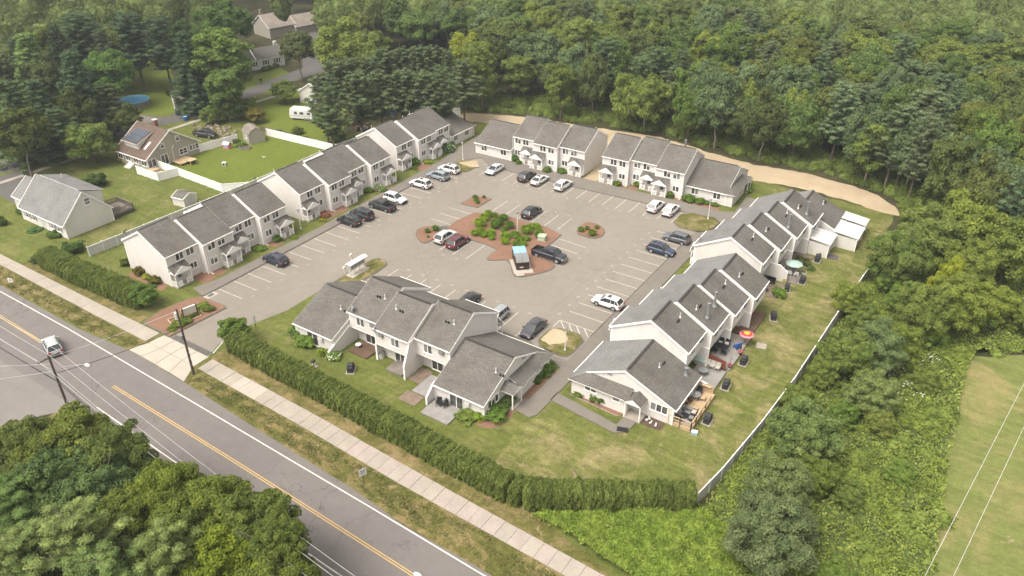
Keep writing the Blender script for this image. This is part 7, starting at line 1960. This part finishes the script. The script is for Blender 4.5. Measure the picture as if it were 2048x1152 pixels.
deck(-44.0, 53.6, -40.8 - 3.6 + 3.6, 56.15, .2, 'deck_grey', 'grey timber deck at the wing corner with a black chair', along='y') if False else None
deck(-47.9, 53.0, -43.9, 56.1, .2, 'deck_grey', 'grey timber deck at the wing corner of the centre building', .16)
deck(-53.3, 57.2, -51.4, 60.0, .12, 'paver', 'reddish brown patio boards of the centre building', .2, 'y')
deck(-51.3, 55.6, -48.3, 59.4, .22, 'deck_grey', 'pale grey deck between the patio wall and the wing', .16)
T = deck(-51.9, 53.6, -49.3, 55.5, .06, 'paver', 'small square paved corner in front of the pale grey deck', .4); 
T = deck(-56.8, 57.0, -54.2, 60.1, .35, 'wood_grey', 'weathered stepped deck beside the tall patio wall', .16)
T = deck(-63.6, 57.4, -60.4, 60.1, .25, 'wood_brown', 'brown timber deck in the patio corner of the centre building', .16, 'y')
deck(-22.75, 67.4, -19.9, 75.0, .45, 'wood_new', 'furnished pale timber deck with railings at the right end house', .15, 'x')
T = empty('deck_railing', (-19.95, 71.2, .45), 0, 'new timber railing round the furnished deck', 'railing')
for a, c in (((-2.75, -3.75), (0, -3.75)), ((0, -3.75), (0, 2.2))):
    MB().bar((*a, .95), (*c, .95), .14, .06).build('top_rail', M['wood_new'], T); MB().bar((*a, .5), (*c, .5), .05, .1).build('mid_rail', M['wood_new'], T)
    n = 2 if a[1] == c[1] else 4
    for i in range(n + 1):
        t = i / n; x, y = a[0] + (c[0] - a[0]) * t, a[1] + (c[1] - a[1]) * t; MB().box(x - .06, y - .06, -.45, x + .06, y + .06, .98).build('post', M['wood_brown' if i % 2 else 'wood_new'], T)
T = empty('privacy_panel', (-21.0, 74.9, .45), 0, 'pale timber screen with a shelf at the deck far end', 'screen')
for i in range(8): MB().box(-.9 + i * .22, -.03, 0, -.9 + i * .22 + .2, .03, 1.1).build('board', M['wood_new'], T)
MB().box(-.6, -.3, .95, .6, -.03, 1.0).build('shelf', M['wood_new'], T)
rg = MB().box(-.85, -1.2, 0, .85, 1.2, .012).build('outdoor_rug', M['quilt'], loc=(-21.3, 69.2, .455)); tag(rg, 'grey patterned rug on the furnished deck', 'rug')
def chair(p, rz, m, label, z=.45, w_=.6, sc=1.0, cush=None, arms=True):
    T = empty('garden_chair', (*p, z), rz, label, 'chair'); T.scale = (sc,) * 3
    for x in (-1, 1):
        for y in (-1, 1): MB().box(x * w_ * .46 - .03, y * .26 - .03, 0, x * w_ * .46 + .03, y * .26 + .03, .42).build('leg', M[m], T)
    MB().box(-w_ / 2, -.3, .38, w_ / 2, .3, .44).build('seat', M[m], T)
    MB().extr([(.24, .4), (.36, 1.0), (.42, 1.0), (.3, .4)], -w_ / 2, w_ / 2).build('backrest', M[m], T)
    if arms:
        for x in (-1, 1): MB().box(x * w_ * .5 - .04, -.28, .6, x * w_ * .5 + .04, .3, .65).build('armrest', M[m], T)
    if cush: MB().box(-w_ * .44, -.28, .44, w_ * .44, .24, .54).build('cushion', M[cush], T)
def table(p, r, m, label, z=.45, h=.72, square=False):
    T = empty('garden_table', (*p, z), 0, label, 'table')
    (MB().box(-r, -r * .6, h - .04, r, r * .6, h) if square else MB().rod((0, 0, h - .04), (0, 0, h), r, 20)).build('table_top', M[m], T)
    for x in (-1, 1):
        for y in (-1, 1): MB().box(x * r * .6 - .03, y * r * .45 - .03, 0, x * r * .6 + .03, y * r * .45 + .03, h - .04).build('leg', M[m], T)
    return T
table((-21.65, 72.9), .65, 'grey', 'round dark table on the pale timber deck')
MB().rod((0, 0, 0), (0, 0, .12), .09, 10).build('candle_bowl', M['white_metal'], loc=(-21.6, 72.9, 1.18), label='small white bowl on the round dark table', cat='bowl')
chair((-21.6, 73.9), 0, 'black', 'black high backed chair beyond the round dark table', cush='cover')
chair((-22.55, 73.3), 70, 'wood_new', 'timber chair left of the round dark table', arms=False); chair((-20.8, 73.1), -80, 'wood_new', 'timber chair right of the round dark table', arms=False); chair((-22.0, 71.95), 170, 'wood_brown', 'brown chair in front of the round dark table', arms=False)
for p, rz, l, w_ in (((-22.2, 70.2), 100, 'black wicker chair with a white throw by the house wall', .75), ((-21.9, 68.3), 180, 'dark wicker bench nearest the deck front rail', 1.2), ((-20.6, 69.9), -90, 'black wicker seat with pale cushion by the side rail', .9), ((-20.5, 68.8), -90, 'black wicker seat in the outer deck corner', .8)):
    chair(p, rz, 'black', l, w_=w_, cush='tan' if 'pale' in l or 'throw' in l else 'grey')
table((-21.4, 70.5), .42, 'grey', 'small square coffee table on the patterned rug', h=.4, square=True); table((-21.2, 69.1), .55, 'black', 'low dark fire table on the patterned rug', h=.4, square=True)
T = empty('side_box', (-22.4, 69.0, .45), 0, 'pink planter box against the house wall', 'planter'); MB().box(-.25, -.3, 0, .25, .3, .45).build('tub', M['pink'], T); MB().blob((0, 0, .55), (.25, .28, .2), 8, 5).build('plants', M['flower_pink'], T)
T = empty('crate_seat', (-22.3, 71.5, .45), 20, 'patterned wooden crate seat by the wall', 'crate'); MB().box(-.3, -.3, 0, .3, .3, .5).build('crate', M['wood_brown'], T); MB().box(-.3, -.3, .5, .3, .3, .56).build('pad', M['wood_new'], T)
T = empty('cool_box', (-19.5, 67.5, 0), 10, 'small light blue box at the deck corner on the grass', 'cool box'); MB().box(-.35, -.25, 0, .35, .25, .3).build('box', M['blue_light'], T); MB().box(-.37, -.27, .3, .37, .27, .36).build('lid', M['white_metal'], T)
def grill(p, rz, label, slab=True):
    T = empty('covered_grill', (*p, 0), rz, label, 'barbecue')
    MB().box(-.55, -.8, 0, .55, .8, .05).build('paving', M['concrete'], T)
    MB().prism([(-.35, -.62), (.35, -.62), (.35, .62), (-.35, .62)], .05, .85).build('cart', M['cover'], T)
    MB().extr([(-.4, .8), (-.38, 1.08), (-.2, 1.2), (.2, 1.2), (.38, 1.08), (.4, .8)], -.34, .34).build('hood', M['cover'], T)
    for s in (-1, 1): MB().box(-.3, s * .42, .74, .3, s * .72, .8).build('side_shelf', M['cover'], T)
grill((-19.0, 70.3), 0, 'black covered barbecue beside the timber deck railing'); grill((-19.5, 77.6), 5, 'black covered barbecue beside the pale grey deck'); grill((-19.3, 83.6), 0, 'dark barbecue on a paving slab at the grey deck edge')
grill((-19.3, 96.0), 20, 'black barbecue alone on the back lawn'); grill((-20.0, 104.7), 10, 'black barbecue next to the green bush'); grill((-18.7, 108.2), 0, 'grey barbecue on pale paving past the teal parasol'); grill((-18.6, 116.2), 0, 'dark covered barbecue near the white patio room')
grill((-62.6 + 2.1, 54.6), 30, 'black covered barbecue on the lawn behind the centre building')
deck(-24.1, 75.3, -20.4, 80.3, .3, 'deck_grey', 'pale grey deck with three tan loungers', .15)
deck(-23.6, 80.8, -20.2, 86.3, .3, 'deck_grey', 'grey deck with the black dining set', .15)
deck(-22.9, 86.4, -20.3, 89.2, .22, 'concrete', 'pale concrete patio with the rainbow parasol', .6)
deck(-22.5, 89.3, -20.4, 96.5, .3, 'wood_brown', 'weathered brown deck behind the right row', .15)
deck(-23.8, 101.2, -20.6, 105.9, .1, 'paver', 'tan paved patio beside the green bush', .4)
deck(-22.4, 106.9, -19.2, 111.6, .1, 'wood_grey', 'dark boarded patio under the teal parasol', .2)
deck(-22.6, 112.8, -19.4, 117.2, .1, 'paver', 'brown paved patio next to the white patio room', .4)
T = empty('privacy_panel', (-22.1, 80.75, .3), -14, 'red brown timber screen between two grey decks', 'screen')
M['redwood'] = mat('red stained boards', (0.20, 0.06, 0.035), (0.16, 0.05, 0.03), 1.5, 6, .15)
for i in range(7): MB().box(-1.5, -.03, .05 + i * .19, 1.5, .03, .05 + i * .19 + .17).build('board', M['redwood'], T)
for i, x in enumerate((-22.9, -22.2, -21.5)): chair((x, 79.9), 0, 'tan', ('left', 'middle', 'right')[i] + ' tan high backed chair before the red brown screen', z=.3, cush='tan')
T = empty('closed_parasol', (-22.7, 78.7, .3), 0, 'folded cream parasol on the pale grey deck', 'parasol'); MB().rod((0, 0, 0), (0, 0, 2.3), .04, 8).build('pole', M['white_metal'], T); MB().rod((0, 0, 1.0), (0, 0, 2.25), .16, 10, .05).build('folded_canopy', M['cream'], T)
table((-22.7, 78.1), .6, 'metal', 'round glass topped table under the folded parasol', .3)
T = empty('storage_box', (-23.6, 80.1, .3), 0, 'low green topped storage bench against the wall', 'bench'); MB().box(-.9, -.4, 0, .9, .4, .55).build('box', M['tan'], T); MB().box(-.95, -.45, .55, .95, .45, .62).build('lid', M['teal'], T)
table((-22.6, 84.4), .85, 'black', 'long dark table of the dining set on the grey deck', .3, square=True)
for i, (p, rz) in enumerate((((-23.1, 85.4), 0), ((-22.3, 85.6), 0), ((-23.2, 83.5), 180), ((-22.0, 83.6), 180))): chair(p, rz, 'black', ('far left', 'far right', 'near left', 'near right')[i] + ' black wicker chair of the grey deck dining set', z=.3, cush='door')
chair((-21.0, 85.9), -120, 'blue', 'bright blue slatted garden chair', z=.25, w_=.7, sc=1.15)
def parasol(p, z, h, r, cols, label, tilt=0):
    T = empty('open_parasol', (*p, z), 0, label, 'parasol')
    MB().rod((0, 0, 0), (0, 0, h + .1), .035, 8).build('pole', M['wood_brown'], T); MB().rod((0, 0, 0), (0, 0, .12), .3, 12).build('base', M['grey'], T)
    n = 8
    for i in range(n):
        a0, a1 = 2 * PI * i / n, 2 * PI * (i + 1) / n
        pts_ = [(0, 0, h)]
        rings = [.45, .75, 1.0] if len(cols) == 3 else [1.0]
        prev = None
        for k, f in enumerate(rings):
            b = MB(); q0 = (r * f * math.cos(a0), r * f * math.sin(a0), h - .45 * f); q1 = (r * f * math.cos(a1), r * f * math.sin(a1), h - .45 * f)
            if prev is None: b.slab([(0, 0, h), q0, q1], .015)
            else: b.slab([prev[0], q0, q1, prev[1]], .015)
            b.build('canopy_panel', M[cols[k]], T); prev = (q0, q1)
parasol((-20.5, 87.6), .22, 2.0, 1.0, ['yellow', 'red', 'pink'], 'rainbow ringed parasol with a pink rim over the concrete patio')  # a rainbow pool float, modelled as an open parasol
parasol((-20.7, 109.9), .1, 2.2, 1.3, ['teal'], 'faded teal parasol over the boarded patio')
table((-20.7, 110.1), .6, 'metal', 'round table under the teal parasol', .1)
for i, (p, rz) in enumerate((((-21.6, 109.5), 100), ((-20.9, 109.1), 180), ((-20.0, 109.3), 200))): chair(p, rz, 'white_metal', ('left', 'middle', 'right')[i] + ' pale chair under the near edge of the teal parasol', z=.1, arms=False)
for p, l in (((-20.2, 84.9), 'pink flower basket on a pole beside the blue chair'), ((-20.4, 81.4), 'pink flower basket on a pole at the grey deck corner')):
    T = empty('flower_stand', (*p, .0), 0, l, 'flower basket'); MB().rod((0, 0, 0), (0, 0, 1.9), .03, 6).build('pole', M['wood_brown'], T)
    MB().rod((0, 0, .35), (0, 0, .6), .2, 10, .32).build('basket', M['wood_brown'], T)
    d = sph(70); P_ = d * np.array([.34, .34, .2]) + np.array([0, 0, .68]); inst(leafmesh('flowers', P_, d, .16, M['flower_pink'], .9), 'flowers', T)['kind'] = 'stuff'
for p, l, s in (((-18.6, 88.6), 'square pale paving slab on the grass by the rainbow parasol', .65),):
    T = empty('paving_slab', (*p, 0), 10, l, 'paving slab'); MB().box(-s, -s, 0, s, s, .07).build('slab', M['concrete'], T)
T = empty('pot', (-21.0, 106.9, .1), 0, 'orange plant tub at the patio wall foot', 'plant pot'); MB().rod((0, 0, 0), (0, 0, .35), .28, 12, .36).build('tub', M['yellow'], T); MB().blob((0, 0, .38), (.3, .3, .08), 8, 4).build('soil', M['soil'], T)
T = empty('square_planter', (-19.3, 110.9, 0), 20, 'greenish square planter by the teal parasol', 'planter'); MB().box(-.4, -.4, 0, .4, .4, .4).build('tub', M['boxgreen'], T); MB().box(-.33, -.33, .38, .33, .33, .42).build('soil', M['soil'], T)
T = empty('tall_cupboard', (-22.6, 111.2, .1), 0, 'tall beige outdoor cupboard behind the teal parasol', 'cupboard'); MB().box(-.35, -.6, 0, .35, .6, 1.8).build('cabinet', M['tan'], T)
for s in (-.3, .3): MB().box(.35, s - .27, .05, .38, s + .27, 1.75).build('door', M['cream'], T)
T = empty('garden_bench', (-22.9, 105.3, .1), 0, 'black bench against the patio wall', 'bench'); MB().box(-.9, -.3, .38, .9, .3, .45).build('seat', M['black'], T); MB().box(-.9, .24, .45, .9, .32, .95).build('backrest', M['black'], T)
for x in (-.8, .8): MB().box(x - .04, -.28, 0, x + .04, .28, .38).build('leg', M['black'], T)
T = empty('garden_bench', (-23.0, 102.4, .1), 0, 'dark bench half under the eaves beside the bush', 'bench'); MB().box(-.8, -.3, .38, .8, .3, .45).build('seat', M['black'], T); MB().box(-.8, .24, .45, .8, .32, .95).build('backrest', M['grey'], T)
chair((-46.8, 55.2), 20, 'black', 'left black chair by the patio wall on the wing corner deck', z=.2); chair((-46.1, 55.4), -20, 'black', 'right black chair near the sliding door of the wing', z=.2)
T = empty('heat_pump', (-43.2, 55.6, 0), 0, 'round topped grey outdoor unit at the wing deck edge', 'outdoor unit'); MB().rod((0, 0, 0), (0, 0, .55), .38, 14).build('casing', M['grey'], T); MB().rod((0, 0, .55), (0, 0, .6), .4, 14).build('lid', M['metal'], T)
T = empty('bird_bath', (*(-65.15, 52.69), 0), 0, 'small dark kettle barbecue on a slab behind the hedge', 'barbecue'); MB().box(-.5, -.4, 0, .5, .4, .05).build('paving', M['concrete'], T); MB().rod((0, 0, .05), (0, 0, .6), .05, 8).build('stand', M['black'], T); MB().blob((0, 0, .75), (.3, .3, .24), 12, 7).build('bowl', M['black'], T)
T = empty('storage_bin', (-59.2, 58.9, .0), 0, 'round pale tub by the pier of the centre building', 'tub'); MB().rod((0, 0, 0), (0, 0, .8), .5, 16).build('tub', M['fence_panel'], T); MB().rod((0, 0, .8), (0, 0, .85), .53, 16).build('lid', M['metal'], T)
T = empty('patio_table', (-62.9, 58.6, .25), 0, 'small white table on the brown timber deck', 'table'); MB().rod((0, 0, .5), (0, 0, .54), .4, 14).build('table_top', M['white_metal'], T); MB().rod((0, 0, 0), (0, 0, .5), .05, 8).build('stem', M['white_metal'], T)
for k, p in enumerate(((-25.0, 66.5), (-24.4, 66.3), (-23.7, 66.2), (-24.8, 66.9))):
    T = empty('garden_ornament', (*p, .01), k * 50, ('white rabbit shaped', 'small white', 'round pale', 'low white')[k] + ' ornament in the bark bed under the triple window', 'ornament')
    b = MB(); b.blob((0, 0, .14), (.2, .13, .14), 8, 6); b.blob((.14, 0, .32), (.1, .09, .1), 8, 6); b.build('figure', M['white_metal'], T)
T = empty('door_mat', (-26.6, 63.5, .115), 20, 'dark door mat on the walk of the right end house', 'mat'); MB().box(-.65, -.4, 0, .65, .4, .02).build('mat', M['black'], T)
T = empty('door_mat', (-17.1, 118.8, .0), 10, 'purplish mat on the grass beside the patio room', 'mat'); MB().box(-1.1, -.8, 0, 1.1, .8, .03).build('mat', mat('purple grey cloth', (.12, .09, .11), famt=.1), T)
# edging stones of the bark bed by the lean roof
T = empty('stone_edging', (-31.4, 65.6, 0), 0, 'pale stones edging the bed under the lean roof', 'edging')
for i in range(24): MB().blob((-3.3 + i * .28, -.0 - i * .018 + .1, .08), (.13, .1, .1), 6, 4, j=.15).build('stone', M['concrete'], T)

# ------------------------------------------------------------------ the air
hz = MB().box(-895, -245, -1.2, 395, 1295, 62.5).build('haze', [])
hz['kind'] = 'stuff'; hz['label'] = 'thin summer haze over the whole place'; hz.data.materials.clear()
hm = bpy.data.materials.new('thin haze'); hm.use_nodes = True
hn = hm.node_tree; hn.nodes.clear()
ho = hn.nodes.new("ShaderNodeOutputMaterial"); hv = hn.nodes.new("ShaderNodeVolumePrincipled")
hv.inputs['Color'].default_value = (0.86, 0.93, 1.0, 1)
hv.inputs['Density'].default_value = 0.00024
hv.inputs['Anisotropy'].default_value = 0.2
hn.links.new(hv.outputs[0], ho.inputs['Volume'])
hz.data.materials.append(hm)
S.cycles.volume_bounces = 0
